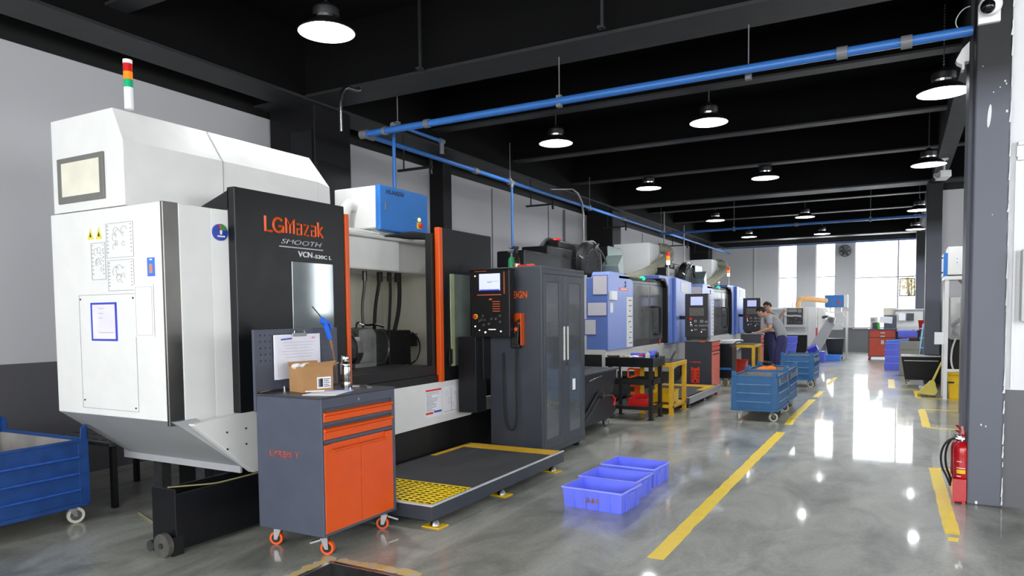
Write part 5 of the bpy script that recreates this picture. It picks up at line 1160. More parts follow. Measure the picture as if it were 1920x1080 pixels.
    b = A(); b.box(.335, .575, cy-.006, cy, 1.63, 1.80); b.build('screen', SCREEN, cp)
    b = A(); b.box(.31, .60, cy-.004, cy, 1.42, 1.58); b.build('keypad', mat('beige_keypad', (112, 108, 98), .5, var=.3, scale=80), cp)
    b = A(); b.cyl((.34, cy, 1.36), (.34, cy-.02, 1.36), .032, seg=14); b.build('stop_button', LENSR, cp)
    b = A(); random.seed(12)
    for (x, z, w, h) in ((.40, 1.34, .06, .05), (.52, 1.34, .07, .06), (.62, 1.32, .05, .04), (.42, 1.24, .05, .03), (.50, 1.24, .12, .03), (.63, 1.24, .06, .03), (.32, 1.24, .06, .03), (.40, 1.16, .06, .03), (.55, 1.16, .09, .03)): b.box(x, x+w, cy-.006, cy, z-h, z)
    b.build('button_groups', mat('grey_key_blocks', (140, 140, 136), .5), cp)
    b = A()
    for (x, z) in ((.335, 1.29), (.345, 1.25), (.36, 1.13), (.55, 1.10)): b.cyl((x, cy, z), (x, cy-.008, z), .012, seg=8)
    b.build('lit_keys', LENSW, cp)
    return t
blue_machine('blue machining centre behind the black stand, nearer of the two blue machines', (-4.0, 10.5, 0), True)
blue_machine('farther blue machining centre, beyond the control panel of the first one', (-4.0, 16.55, 0), False)

# ---- platform, carts and stands along the blue machines
p2 = platform((-3.3, 12, 0), -3.86, -2.84, 10.95, 13.1, .17, 'dark operator platform with a bright steel edge in front of the nearer blue machine')
b = W(p2); b.box(-3.83, -2.9, 11.0, 12.98, .15, .172); b.build('deck_mat', MAT_, p2)
b = W(p2); b.box(-3.83, -2.88, 12.6, 12.95, .17, .174).box(-3.0, -2.88, 12.0, 12.6, .17, .174); b.build('yellow_stripe', YELL, p2)
b = W(p2); b.box(-2.842, -2.834, 10.97, 13.1, .065, .17); b.build('steel_side', STEEL, p2)
for y in (11.05, 12.05, 13.0): foot(p2, -2.88, y, .07, False)

# black steel stand with a tray top
bs = thing('steel_stand', 'black steel work stand with a deep tray top, crowded with small tools', 'stand', (-3.3, 9.75, 0))
b = W(bs); X0, X1, Y0_, Y1_ = -3.62, -2.98, 9.46, 10.02
b.box(X0-.03, X1+.03, Y0_, Y1_, .74, .75).box(X0-.03, X1+.03, Y0_, Y0_+.01, .74, .87).box(X0-.03, X1+.03, Y1_-.01, Y1_, .74, .87).box(X1+.02, X1+.03, Y0_, Y1_, .74, .87).box(X0-.03, X0-.02, Y0_, Y1_, .74, .87); b.build('tray', BLACKP, bs, bev=.004)
for x in (X0, X1-.05):
    for y in (Y0_+.04, Y1_-.09):
        b = W(bs); b.box(x, x+.05, y, y+.006, .01, .74).box(x+(.044 if x > -3.3 else 0), x+(.05 if x > -3.3 else .006), y, y+.05, .01, .74).box(x-.015, x+.065, y-.015, y+.065, 0, .01); b.build('leg', BLACK, bs, bev=.002)
b = W(bs); b.box(X0, X1, Y0_+.03, Y1_-.03, .14, .15).box(X0, X1, Y0_+.03, Y0_+.04, .14, .19).box(X1-.01, X1, Y0_+.03, Y1_-.03, .14, .2); b.build('lower_shelf', BLACK, bs)
b = W(bs); b.box(X0, X1, Y0_+.035, Y0_+.045, .49, .57).box(X1-.01, X1, Y0_+.03, Y1_-.03, .49, .57).box(X0, X1, Y1_-.045, Y1_-.035, .49, .57); b.build('middle_rail', BLACK, bs)
# things on and in the stand
t = thing('plastic_tray', 'small blue plastic tray on the black work stand', 'tray', (-3.15, 9.75, .87)); b = W(t); b.frustum((-3.30, -3.06, 9.62, 9.9), (-3.33, -3.04, 9.6, 9.92), .83, .93); b.box(-3.07, -3.03, 9.62, 9.9, .89, .96); b.build('tray_body', CRATE, t, bev=.004)
b = W(t); b.box(-3.31, -3.06, 9.63, 9.89, .929, .932).build('tray_contents', mat('mixed_parts', (150, 140, 150), .7, var=.5, scale=30), t)
items = [('wrench', (-3.50, 9.55, .885), (.24, .05, .03), mat('dull_brass', (92, 84, 74), .5), 'long dark tool lying at the left end of the black stand', 'tool'),
         ('rag', (-3.38, 9.56, .88), (.14, .10, .04), mat('beige_cloth', (190, 176, 164), .9), 'beige rag beside the dark tool on the black stand', 'rag'),
         ('paper_sheets', (-3.24, 9.53, .88), (.14, .08, .02), PAPER, 'white paper scraps at the front of the black stand', 'papers'),
         ('screwdriver', (-3.18, 9.54, .90), (.16, .02, .02), REDP, 'red-handled screwdriver on the front edge of the black stand', 'tool'),
         ('metal_part', (-3.05, 9.52, .90), (.06, .06, .06), PALE, 'pale block at the right front corner of the black stand', 'metal part'),
         ('tape_roll', (-2.99, 9.72, .90), (.03, .08, .07), BLACK, 'black tape roll at the right edge of the black stand', 'tape')]
for nm, c, s_, m_, lab, cat in items:
    b = MB(c)
    if nm == 'wrench': b.tube([(c[0]-.12, c[1], c[2]), (c[0]+.14, c[1]+.02, c[2]+.005)], .012, 8).ball((c[0]-.12, c[1], c[2]), .028, (1.4, 1, .6), 10)
    elif nm == 'rag':
        for q in range(5): b.ball((c[0]+.03*(q-2), c[1]+.02*(q % 2), c[2]), .03, (1.3, 1, .7), 8)
    elif nm == 'tape_roll': b.lathe([(.02, 0), (.045, 0), (.045, .03), (.02, .03), (.02, 0)], c, 20, 'x')
    elif nm == 'screwdriver': b.tube([(c[0]-.08, c[1], c[2]-.01), (c[0], c[1], c[2])], .004, 6).cyl((c[0], c[1], c[2]), (c[0]+.09, c[1], c[2]+.01), .013, seg=8)
    elif nm == 'paper_sheets':
        for q in range(3): b.obox((c[0]+.02*q, c[1]+.01*q, c[2]+.006*q), (.13, .08, .003), (.1*q, 0, .4*q))
    else: b.obox(c, s_, (0, 0, .2)).obox((c[0], c[1], c[2]+.035), (s_[0]*.6, s_[1]*.6, .02), (0, 0, .2))
    solo(nm, b, m_, lab, cat, bev=.003)
def open_bin(org, sx, sy, h, m, label, cat='bin', rz=0, name='parts_bin', tilt=0):
    t = thing(name, label, cat, org, rz); th = .006; b = MB()
    b.box(-sx/2, sx/2, -sy/2, sy/2, .001, th).prism([(-sy/2, th), (sy/2, th), (sy/2, h), (-sy/2, h*.8)], 'x', -sx/2, -sx/2+th).prism([(-sy/2, th), (sy/2, th), (sy/2, h), (-sy/2, h*.8)], 'x', sx/2-th, sx/2)
    b.box(-sx/2, sx/2, -sy/2, -sy/2+th, th, h*.8).box(-sx/2, sx/2, sy/2-th, sy/2, th, h)
    b.build('tub', m, t, bev=.003); b = MB(); b.box(-sx/2-.008, sx/2+.008, -sy/2-.008, -sy/2+.006, h*.8-.012, h*.8+.004).box(-sx/2-.008, sx/2+.008, sy/2-.006, sy/2+.008, h-.012, h+.004); b.build('rim', m, t, bev=.003)
    t.rotation_euler[0] = tilt; return t
open_bin((-3.22, 9.74, .15), .26, .34, .17, REDP, 'red plastic parts bin on the lower shelf of the black stand')
open_bin((-3.08, 10.42, .17), .34, .34, .17, YPLAST, 'yellow plastic parts bin low in the yellow stand')
t = thing('hand_tool', 'orange plier-like tool hanging inside the black stand', 'tool', (-3.3, 9.75, .6)); b = W(t)
b.tube([(-3.36, 9.6, .70), (-3.30, 9.6, .71), (-3.24, 9.6, .69)], .014, 8).tube([(-3.36, 9.6, .70), (-3.36, 9.6, .58)], .012, 8).tube([(-3.34, 9.6, .58), (-3.26, 9.6, .60), (-3.22, 9.6, .62)], .012, 8); b.build('orange_grips', ORANGE, t, smooth=True)
for i, x in enumerate((-3.56, -3.50, -3.43)):
    solo('hanging_tool', MB((x, 9.52, .7)).cyl((x, 9.52, .74), (x, 9.52, .62), .012, seg=8).cyl((x, 9.52, .62), (x, 9.52, .58), .018, .01, seg=8), STEEL, ['left', 'middle', 'right'][i]+' small steel tool hanging under the tray of the black stand', 'tool', 'steel tools hanging under the black stand')
ob = thing('orange_rack', 'orange slotted steel strip standing behind the black stand', 'rack', (-3.42, 10.3, 0)); b = W(ob); b.box(-3.50, -3.40, 10.28, 10.29, .17, .66)
for z in (.25, .38, .5): b.box(-3.56, -3.49, 10.27, 10.28, z, z+.05)
b.build('strip', ORANGE, ob, bev=.003); b = W(ob); b.box(-3.41, -3.395, 10.27, 10.295, .15, .76); b.build('post', YELL, ob)
# yellow stand
ys = thing('steel_stand', 'yellow steel work stand with a black top, next to the black one', 'stand', (-3.1, 10.5, 0))
X0, X1, Y0_, Y1_ = -3.36, -2.87, 10.12, 10.92
b = W(ys); b.box(X0, X1, Y0_, Y1_, .70, .765); b.build('top_frame', YELL, ys, bev=.004)
b = W(ys); b.box(X0+.02, X1-.02, Y0_+.02, Y1_-.02, .765, .775); b.build('black_top', BLACK, ys)
for x in (X0, X1-.06):
    for y in (Y0_+.02, Y1_-.08):
        b = W(ys); b.box(x, x+.06, y, y+.012, .01, .70).box(x if x < -3.2 else x+.048, x+.012 if x < -3.2 else x+.06, y, y+.06, .01, .70).box(x-.02, x+.08, y-.02, y+.08, 0, .012); b.build('leg', YELL, ys, bev=.003)
b = W(ys); b.box(X0, X1, Y0_+.03, Y0_+.04, .10, .14).box(X1-.012, X1, Y0_, Y1_, .10, .14).box(X0+.01, X1-.01, Y0_+.03, Y1_-.03, .135, .14).box(X0+.15, X0+.2, Y0_+.3, Y1_-.03, .14, .17); b.build('lower_shelf', YELL, ys)
solo('steel_bar', MB((-3.1, 10.2, .78)).cyl((-3.26, 10.2, .80), (-3.08, 10.24, .80), .022, seg=12).cyl((-3.2, 10.22, .80), (-3.14, 10.23, .80), .027, seg=12), STEEL, 'short bright steel spindle lying on the yellow stand', 'metal part', smooth=True)
solo('file_tool', MB((-2.95, 10.4, .78)).obox((-2.96, 10.45, .84), (.035, .02, .17), (0, radians(28), 0)), STEEL, 'upright steel tool leaning on the yellow stand', 'tool', bev=.003)
solo('marker_pen', MB((-4.0, 12.9, 1.0)).tube([(-3.93, 12.95, .90), (-3.93, 13.02, 1.0)], .012, 8), REDP, 'red marker stick leaning at the foot of the first blue machine door', 'pen')

# black chip hopper on casters behind the tall cabinet
ch = thing('chip_hopper', 'dark tipping chip hopper on casters behind the tall slate cabinet', 'hopper', (-3.5, 8.4, 0))
b = W(ch); b.prism([(7.75, .22), (8.55, .22), (9.0, .45), (9.15, .74), (7.7, .74)], 'x', -3.95, -3.36); hb_ = b.build('tub', TROLLEY, ch, bev=.006)
b = W(ch); b.box(-3.97, -3.34, 7.68, 9.17, .735, .755); b.build('rim', STEEL, hb_)
b = W(ch); b.box(-3.93, -3.38, 7.74, 9.1, .752, .757); b.build('dark_chips', BLACK, hb_)
b = W(ch); b.tube([(-3.32, 8.05, .66), (-3.31, 8.45, .70)], .009, 8); b.build('handle_bar', CHROME, hb_, smooth=True)
b = W(ch); b.prism([(7.85, .13), (8.85, .13), (9.05, .2), (8.9, .36), (8.55, .50), (8.40, .50), (7.9, .22)], 'x', -3.345, -3.33); b.prism([(7.85, .13), (8.85, .13), (9.05, .2), (8.9, .36), (8.55, .50), (8.40, .50), (7.9, .22)], 'x', -3.97, -3.955); b.box(-3.97, -3.33, 7.85, 9.0, .115, .135); b.build('side_plates', TROLLEY, ch, bev=.003)
b = W(ch); b.cyl((-3.33, 8.45, .45), (-3.28, 8.45, .45), .04, seg=14).tube([(-3.29, 8.5, .44), (-3.28, 8.75, .42)], .012, 8).tube([(-3.32, 7.95, .18), (-3.32, 8.42, .42)], .006, 6); b.build('pivot', DSTEEL, ch, smooth=True)
b = W(ch); b.tube([(-3.28, 8.75, .42), (-3.28, 8.85, .36), (-3.28, 8.8, .28)], .014, 8); b.build('red_release_handle', REDP, ch, smooth=True)
for x, y, a in ((-3.40, 8.0, 1.9), (-3.40, 8.85, 1.2), (-3.9, 8.0, 1.0), (-3.9, 8.85, 2.0)): caster(lambda: W(ch), ch, x, y, .115, .05, mat('grey_rubber_wheel', (70, 68, 66), .6), STEEL, .03, a, tread=STEEL)

# dark cabinet with orange front
def dark_cabinet(x0, x1, y0, y1, z0, z1, label, decal=True):
    t = thing('tool_cabinet', label, 'cabinet', ((x0+x1)/2, (y0+y1)/2, z0))
    b = W(t); b.box(x0, x1-.02, y0, y1, z0, z1); b.box(x1-.02, x1, y0, y0+.02, z0, z1).box(x1-.02, x1, y1-.02, y1, z0, z1); b.build('body', SLATE2, t, bev=.006)
    b = W(t); b.box(x0-.01, x1+.01, y0-.01, y1+.01, z1, z1+.012); b.build('top', STEEL, t, bev=.003)
    dz = (z1-z0)
    for a, c in ((.90, .98), (.81, .88)):
        b = W(t); b.box(x1-.02, x1+.006, y0+.025, y1-.025, z0+dz*a, z0+dz*c); b.build('drawer', REDO, t, bev=.003)
    b = W(t); b.box(x1-.02, x1+.004, y0+.025, y1-.025, z0+.01, z0+dz*.78); d = b.build('door', mat('faded_red_door', (222, 106, 90), .35), t, bev=.003)
    b = W(t); b.box(x1+.004, x1+.010, y0+.1, y1-.1, z0+dz*.72, z0+dz*.74); b.build('door_slot', INK, d)
    if decal:
        xm = x0+(x1-x0)*.40; w = .16
        b = W(t); b.prism([(xm-w/2, z0+.12), (xm+w/2, z0+.12), (xm+w/2, z0+.42), (xm+w*.3, z0+.42), (xm+w*.22, z0+.40), (xm-w*.22, z0+.40), (xm-w*.3, z0+.42), (xm-w/2, z0+.42)], 'y', y0-.012, y0-.001); dc = b.build('slotted_orange_plate', mat('red_orange_plate', (226, 60, 34), .4), t, bev=.003)
        b = W(t)
        for s in (-1, 1):
            for i in range(3): b.obox((xm+s*.05, y0-.013, z0+.34-i*.06), (.05, .004, .014), (0, s*radians(35), 0))
        b.obox((xm, y0-.013, z0+.16), (.035, .004, .04)); b.build('plate_slots', INK, dc)
        b = W(t); b.text('LYREIGN', .2, .03, (xm-.1, y0-.001, z0+.50), '-y', .002, bold=.03); b.build('red_lettering', mat('red_orange_plate', (226, 60, 34), .4), t)
    return t
dark_cabinet(-3.55, -3.05, 13.35, 14.05, .04, .94, 'dark cabinet with red-orange front and a slotted orange plate on its side, behind the platform')
solo('control_lamp', MB((-3.1, 13.35, .96)).box(-3.25, -3.17, 13.33, 13.36, .93, .96), ORANGE, 'small orange clip on the edge of the dark cabinet with the slotted plate', 'clip')
dark_cabinet(-3.12, -2.70, 16.55, 16.95, .0, .98, 'narrow dark cabinet with a red front where the two workers stand', False)
b = MB((-3.02, 14.76, .855))
for i in range(5): b.obox((-3.02+.012*i, 14.76, .862+.014*i), (.38, .38, .010), (0, radians(-2), .1*i))
solo('paper_stack', b, PAPER, 'loose stack of white papers on the dark small cart', 'papers')
# two black carts with a small cart between cabinets
t = thing('push_cart', 'dark small cart with cream wheels between the orange-front cabinet and the second yellow stand', 'cart', (-2.9, 14.8, 0))
b = W(t); b.box(-3.18, -2.92, 14.55, 15.0, .16, .85); b.build('body', BLACKP, t, bev=.01)
b = W(t); b.tube([(-2.95, 14.54, .80), (-2.82, 14.5, .90), (-2.70, 14.48, .92)], .014, 8); b.build('handle', STEEL, t, smooth=True)
b = W(t); b.box(-3.17, -2.93, 14.54, 14.56, .33, .37).build('blue_band', BLUEB, t)
for x, y in ((-3.12, 14.63), (-2.98, 14.63), (-3.12, 14.92), (-2.98, 14.92)): caster(lambda: W(t), t, x, y, .155, .055, mat('cream_nylon_wheel', (206, 202, 184), .5), STEEL, .03, 1.5, tread=DSTEEL)
# second yellow stand
t = thing('steel_stand', 'second yellow steel stand, farther along behind the blue wagons', 'stand', (-2.9, 16, 0))
X0, X1, Y0_, Y1_ = -3.2, -2.62, 15.35, 16.15
b = W(t); b.box(X0, X1, Y0_, Y1_, .74, .80); b.build('top_frame', YELL, t, bev=.004)
b = W(t); b.box(X0+.02, X1-.02, Y0_+.02, Y1_-.02, .80, .812); b.build('black_top', BLACK, t)
for x in (X0, X1-.06):
    for y in (Y0_, Y1_-.06): b = W(t); b.box(x, x+.06, y, y+.06, 0, .74); b.build('leg', YELL, t, bev=.003)
b = W(t); b.box(X0, X1, Y0_+.03, Y1_-.03, .12, .16); b.build('lower_shelf', YELL, t)
open_bin((-3.0, 15.75, .16), .3, .3, .3, REDO, 'red-orange bin on the shelf of the second yellow stand')

# ================================================================== PEOPLE
def skin_mesh(name, joints, edges, m, parent, org, sub=2):
    """one continuous surface grown along a skeleton of joints {key: (point, radius or (rx, ry))}"""
    keys = list(joints); me = bpy.data.meshes.new(name)
    me.from_pydata([Vector(joints[k][0])-Vector(org) for k in keys], [(keys.index(a), keys.index(c)) for a, c in edges], [])
    o = bpy.data.objects.new(name, me); COL.objects.link(o)
    sk = o.modifiers.new('skin', 'SKIN'); sk.use_smooth_shade = True
    ly = me.skin_vertices[0] if me.skin_vertices else None
    if ly is None:
        bpy.context.view_layer.objects.active = o; o.select_set(True); ly = me.skin_vertices[0]
    for i, k in enumerate(keys):
        r = joints[k][1]; ly.data[i].radius = r if isinstance(r, tuple) else (r, r); ly.data[i].use_root = (i == 0)
    if sub: ss = o.modifiers.new('sub', 'SUBSURF'); ss.levels = sub; ss.render_levels = sub
    dg = bpy.context.evaluated_depsgraph_get(); ev = o.evaluated_get(dg); m2 = bpy.data.meshes.new_from_object(ev)
    bpy.data.objects.remove(o)
    m2.materials.clear(); m2.materials.append(m)
    for p in m2.polygons: p.use_smooth = True
    q = bpy.data.objects.new(name, m2); COL.objects.link(q); q.parent = parent
    return q
def hand_chain(J, E, w, d, side, pre, s=1.0, droop=(0, 0, -1)):
    """palm, five fingers and thumb rooted in the palm. w wrist point, d pointing direction, side = thumb side"""
    w = Vector(w); d = Vector(d).normalized(); sd = Vector(side).normalized(); n = d.cross(sd).normalized(); dn = Vector(droop)
    J[pre+'palm'] = (w+d*.05*s, (.030*s, .018*s)); E.append((pre+'wrist', pre+'palm'))
    for i, (off, ln) in enumerate(((.028, .062), (.010, .072), (-.009, .068), (-.027, .055))):
        a = w+d*.088*s+sd*off*s; c = a+(d*.8+dn*.35).normalized()*ln*.5*s; e = c+(d*.4+dn*.8).normalized()*ln*.5*s
        J[pre+'k%d' % i] = (a, .0095*s); J[pre+'m%d' % i] = (c, .0085*s); J[pre+'t%d' % i] = (e, .007*s)
        E += [(pre+'palm', pre+'k%d' % i), (pre+'k%d' % i, pre+'m%d' % i), (pre+'m%d' % i, pre+'t%d' % i)]
    a = w+d*.03*s+sd*.032*s; J[pre+'h0'] = (a, .012*s); J[pre+'h1'] = (a+(d+sd*.7).normalized()*.035*s, .010*s); J[pre+'h2'] = (a+(d+sd*.2).normalized()*.062*s, .008*s)
    E += [(pre+'palm', pre+'h0'), (pre+'h0', pre+'h1'), (pre+'h1', pre+'h2')]

def head_parts(t, org, c, fw, upv, hair_m=HAIR):
    """shaped head with brow, nose, jaw and ears, hair as its own child. c = head centre, fw = facing"""
    c = Vector(c); fw = Vector(fw).normalized(); upv = Vector(upv); upv = (upv-fw*upv.dot(fw)).normalized(); sd = fw.cross(upv)
    Mx = Matrix((( sd.x, fw.x, upv.x), (sd.y, fw.y, upv.y), (sd.z, fw.z, upv.z)))
    bm = bmesh.new(); bmesh.ops.create_uvsphere(bm, u_segments=28, v_segments=20, radius=1)
    for v in bm.verts:
        x, y, z = v.co
        X, Y, Z = x*.076, y*.095, z*.118
        if z < 0: X *= 1-.30*(-z)**1.5; Y *= 1-.10*(-z); Y += .012*(-z) if y > 0 else -.0*z
        if y > .3:
            nose = math.exp(-((x/.16)**2+((z+.12)/.16)**2)); Y += .022*nose
            for s in (-1, 1): Y -= .012*math.exp(-(((x-s*.38)/.16)**2+((z-.08)/.12)**2))
            Y += .006*math.exp(-((x/.3)**2+((z+.45)/.07)**2)); Y -= .005*math.exp(-((x/.3)**2+((z+.36)/.04)**2)); Y += .006*math.exp(-((x/.25)**2+((z+.78)/.15)**2))
        for s in (-1, 1):
            e = math.exp(-(((y+.05)/.14)**2+((z+.02)/.2)**2)); X += s*.014*e if x*s > .8 else 0
        v.co = Mx @ Vector((X, Y, Z)) + c - Vector(org)
    me = bpy.data.meshes.new('head'); bm.to_mesh(me); bm.free(); me.materials.append(SKIN)
    for p in me.polygons: p.use_smooth = True
    h = me
    bm = bmesh.new(); bmesh.ops.create_uvsphere(bm, u_segments=24, v_segments=18, radius=1)
    bad = [v for v in bm.verts if (v.co.z < -.35) or (v.co.y > .35 and v.co.z < .42) or (v.co.y > -.1 and v.co.z < .05)]
    bmesh.ops.delete(bm, geom=bad, context='VERTS')
    random.seed(3)
    for v in bm.verts:
        k = 1+random.uniform(-.015, .03); v.co = Mx @ Vector((v.co.x*.085*k, v.co.y*.105*k-.004, v.co.z*.13*k+.004)) + c - Vector(org)
    ht = bpy.data.meshes.new('hair'); bm.to_mesh(ht); bm.free(); ht.materials.append(hair_m)
    for p in ht.polygons: p.use_smooth = True
    ho = bpy.data.objects.new('hair', ht); COL.objects.link(ho); ho.parent = t; md = ho.modifiers.new('thick', 'SOLIDIFY'); md.thickness = .006; md.offset = 0
    bm = bmesh.new()
    for s in (-1, 1):
        p = c+Mx @ Vector((s*.030, .083, .010)) - Vector(org); bmesh.ops.create_uvsphere(bm, u_segments=10, v_segments=8, radius=.011, matrix=Matrix.Translation(p))
    em = bpy.data.meshes.new('eyes'); bm.to_mesh(em); bm.free(); em.materials.append(INK); eo = bpy.data.objects.new('eyes', em); COL.objects.link(eo); eo.parent = t
    return h
def join_body(body, headmesh):
    bm = bmesh.new(); bm.from_mesh(body.data); bm.from_mesh(headmesh); bm.to_mesh(body.data); bm.free(); bpy.data.meshes.remove(headmesh)
    for p in body.data.polygons: p.use_smooth = True
Yp = 16.75
org = (-2.35, Yp, 0)
pt = thing('person', 'worker in a grey T-shirt and navy trousers bending forward over the narrow dark cabinet', 'person', org)
J = {'pelvis': ((-2.29, Yp, .97), (.06, .06)), 'waist': ((-2.31, Yp, 1.08), (.08, .075)), 'chest': ((-2.42, Yp, 1.24), (.13, .11)), 'neck0': ((-2.56, Yp, 1.37), (.09, .08)), 'neck': ((-2.62, Yp, 1.41), .055), 'skull': ((-2.69, Yp, 1.45), .06)}
E = [('pelvis', 'waist'), ('waist', 'chest'), ('chest', 'neck0'), ('neck0', 'neck'), ('neck', 'skull')]
for s, n in ((-1, 'n'), (1, 'f')):
    y = Yp+s*.0
    J[n+'hip'] = ((-2.29, Yp+s*.06, .84), .05); J[n+'knee'] = ((-2.34+.02*s, Yp+s*.11, .50), .062); J[n+'ankle'] = ((-2.30+.03*s, Yp+s*.12, .10), .042); J[n+'toe'] = ((-2.46+.03*s, Yp+s*.13, .05), .038)
    E += [('pelvis', n+'hip'), (n+'hip', n+'knee'), (n+'knee', n+'ankle'), (n+'ankle', n+'toe')]
    J[n+'sh'] = ((-2.52, Yp+s*.18, 1.35), .062); J[n+'elb'] = ((-2.52-.03*s, Yp+s*.22, 1.12), .042); J[n+'wrist'] = ((-2.70+.04*s, Yp+s*.14, 1.035), .026)
    E += [('neck0', n+'sh'), (n+'sh', n+'elb'), (n+'elb', n+'wrist')]
    hand_chain(J, E, J[n+'wrist'][0], (-1, -.2*s, -.15), (0, -s, .2), n)
body = skin_mesh('body', J, E, SKIN, pt, org)
join_body(body, head_parts(pt, org, (-2.72, Yp, 1.475), (-.80, 0, -.62), (-.6, 0, .8)))
JS = {k: (J[k][0], tuple(v*1.10+.012 for v in (J[k][1] if isinstance(J[k][1], tuple) else (J[k][1],)*2))) for k in ('pelvis', 'waist', 'chest', 'neck0', 'nsh', 'fsh')}
JS['pelvis'] = ((-2.27, Yp, .98), (.15, .14)); JS['waist'] = ((-2.32, Yp, 1.10), (.14, .125)); JS['chest'] = ((-2.42, Yp, 1.25), (.16, .13)); JS['neck0'] = ((-2.53, Yp, 1.35), (.10, .09))
JS['pelvis'] = ((-2.26, Yp, .84), (.15, .14)); ES = [('pelvis', 'waist'), ('waist', 'chest'), ('chest', 'neck0'), ('neck0', 'nsh'), ('neck0', 'fsh')]
for s, n in ((-1, 'n'), (1, 'f')): JS[n+'sl'] = (tuple(Vector(J[n+'sh'][0]).lerp(Vector(J[n+'elb'][0]), .75)), .066); ES.append((n+'sh', n+'sl'))
skin_mesh('t_shirt', JS, ES, GREYCLOTH, pt, org)
JT = {'pelvis': ((-2.28, Yp, 1.04), (.09, .09))}; ET = []
for s, n in ((-1, 'n'), (1, 'f')):
    JT[n+'hip'] = ((-2.28, Yp+s*.075, .82), .118); JT[n+'knee'] = (J[n+'knee'][0], .088); JT[n+'cuff'] = (tuple(Vector(J[n+'ankle'][0])+Vector((0, 0, .04))), .078); ET += [('pelvis', n+'hip'), (n+'hip', n+'knee'), (n+'knee', n+'cuff')]
skin_mesh('trousers', JT, ET, NAVYCLOTH, pt, org)
for s, n in ((-1, 'n'), (1, 'f')):
    a = Vector(J[n+'ankle'][0]); skin_mesh('shoe', {'a': ((a.x+.03, a.y, .045), .045), 'b': ((a.x-.06, a.y, .045), .045), 'c': ((a.x-.17, a.y+s*.01, .038), .036)}, [('a', 'b'), ('b', 'c')], BLACK, pt, org)
solo('writing_pad', MB((-2.8, 16.7, 1.0)).obox((-2.80, 16.72, 1.012), (.24, .18, .010), (0, radians(4), .1)).obox((-2.74, 16.74, 1.035), (.2, .16, .006), (0, radians(-6), .3)), PAPER, 'white notepad under the hands of the bending worker', 'notepad')
# second worker behind
Yq = 19.2; org2 = (-2.9, Yq, 0)
pt2 = thing('person', 'worker with black hair standing behind the bending one, only head and shoulders showing', 'person', org2)
J = {'pelvis': ((-2.84, Yq, .94), (.13, .11)), 'chest': ((-2.86, Yq, 1.22), (.15, .12)), 'neck0': ((-2.90, Yq, 1.42), (.09, .08)), 'neck': ((-2.93, Yq, 1.50), .055), 'skull': ((-2.96, Yq, 1.58), .06)}
E = [('pelvis', 'chest'), ('chest', 'neck0'), ('neck0', 'neck'), ('neck', 'skull')]
for s, n in ((-1, 'n'), (1, 'f')):
    J[n+'hip'] = ((-2.84+s*.03, Yq+s*.09, .88), .095); J[n+'knee'] = ((-2.84, Yq+s*.1, .50), .062); J[n+'ankle'] = ((-2.80, Yq+s*.1, .09), .042); J[n+'toe'] = ((-2.96, Yq+s*.11, .045), .038)
    E += [('pelvis', n+'hip'), (n+'hip', n+'knee'), (n+'knee', n+'ankle'), (n+'ankle', n+'toe')]
    J[n+'sh'] = ((-2.88+.12*(-s), Yq+s*.14, 1.40), .062)
    J[n+'elb'] = (((-2.68, Yq-.2, 1.28) if s < 0 else (-3.05, Yq+.2, 1.15)), .042); J[n+'wrist'] = (((-2.56, Yq-.30, 1.46) if s < 0 else (-3.05, Yq+.0, 1.0)), .028)
    E += [('neck0', n+'sh'), (n+'sh', n+'elb'), (n+'elb', n+'wrist')]; hand_chain(J, E, J[n+'wrist'][0], ((.7, 0, .5) if s < 0 else (-1, 0, 0)), (0, 1, 0), n)
body = skin_mesh('body', J, E, SKIN, pt2, org2)
join_body(body, head_parts(pt2, org2, (-2.97, Yq, 1.615), (-.72, -.45, -.4), (-.25, 0, 1)))
JS = {'pelvis': ((-2.84, Yq, .96), (.15, .13)), 'chest': ((-2.86, Yq, 1.22), (.175, .14)), 'neck0': ((-2.90, Yq, 1.40), (.105, .095))}; JS['pelvis'] = ((-2.84, Yq, .90), (.15, .13)); ES = [('pelvis', 'chest'), ('chest', 'neck0')]
for s, n in ((-1, 'n'), (1, 'f')): JS[n+'sh'] = (J[n+'sh'][0], .08); JS[n+'sl'] = (tuple(Vector(J[n+'sh'][0]).lerp(Vector(J[n+'elb'][0]), .8)), .068); ES += [('neck0', n+'sh'), (n+'sh', n+'sl')]
skin_mesh('t_shirt', JS, ES, GREYCLOTH, pt2, org2)
JT = {'pelvis': ((-2.84, Yq, .93), (.145, .125))}; ET = []
for s, n in ((-1, 'n'), (1, 'f')): JT[n+'hip'] = (J[n+'hip'][0], .115); JT[n+'knee'] = (J[n+'knee'][0], .088); JT[n+'cuff'] = (tuple(Vector(J[n+'ankle'][0])+Vector((0, 0, .04))), .078); ET += [('pelvis', n+'hip'), (n+'hip', n+'knee'), (n+'knee', n+'cuff')]
skin_mesh('trousers', JT, ET, NAVYCLOTH, pt2, org2)
for s, n in ((-1, 'n'), (1, 'f')):
    a = Vector(J[n+'ankle'][0]); skin_mesh('shoe', {'a': ((a.x+.03, a.y, .045), .045), 'b': ((a.x-.06, a.y, .045), .045), 'c': ((a.x-.17, a.y+s*.01, .038), .036)}, [('a', 'b'), ('b', 'c')], BLACK, pt2, org2)

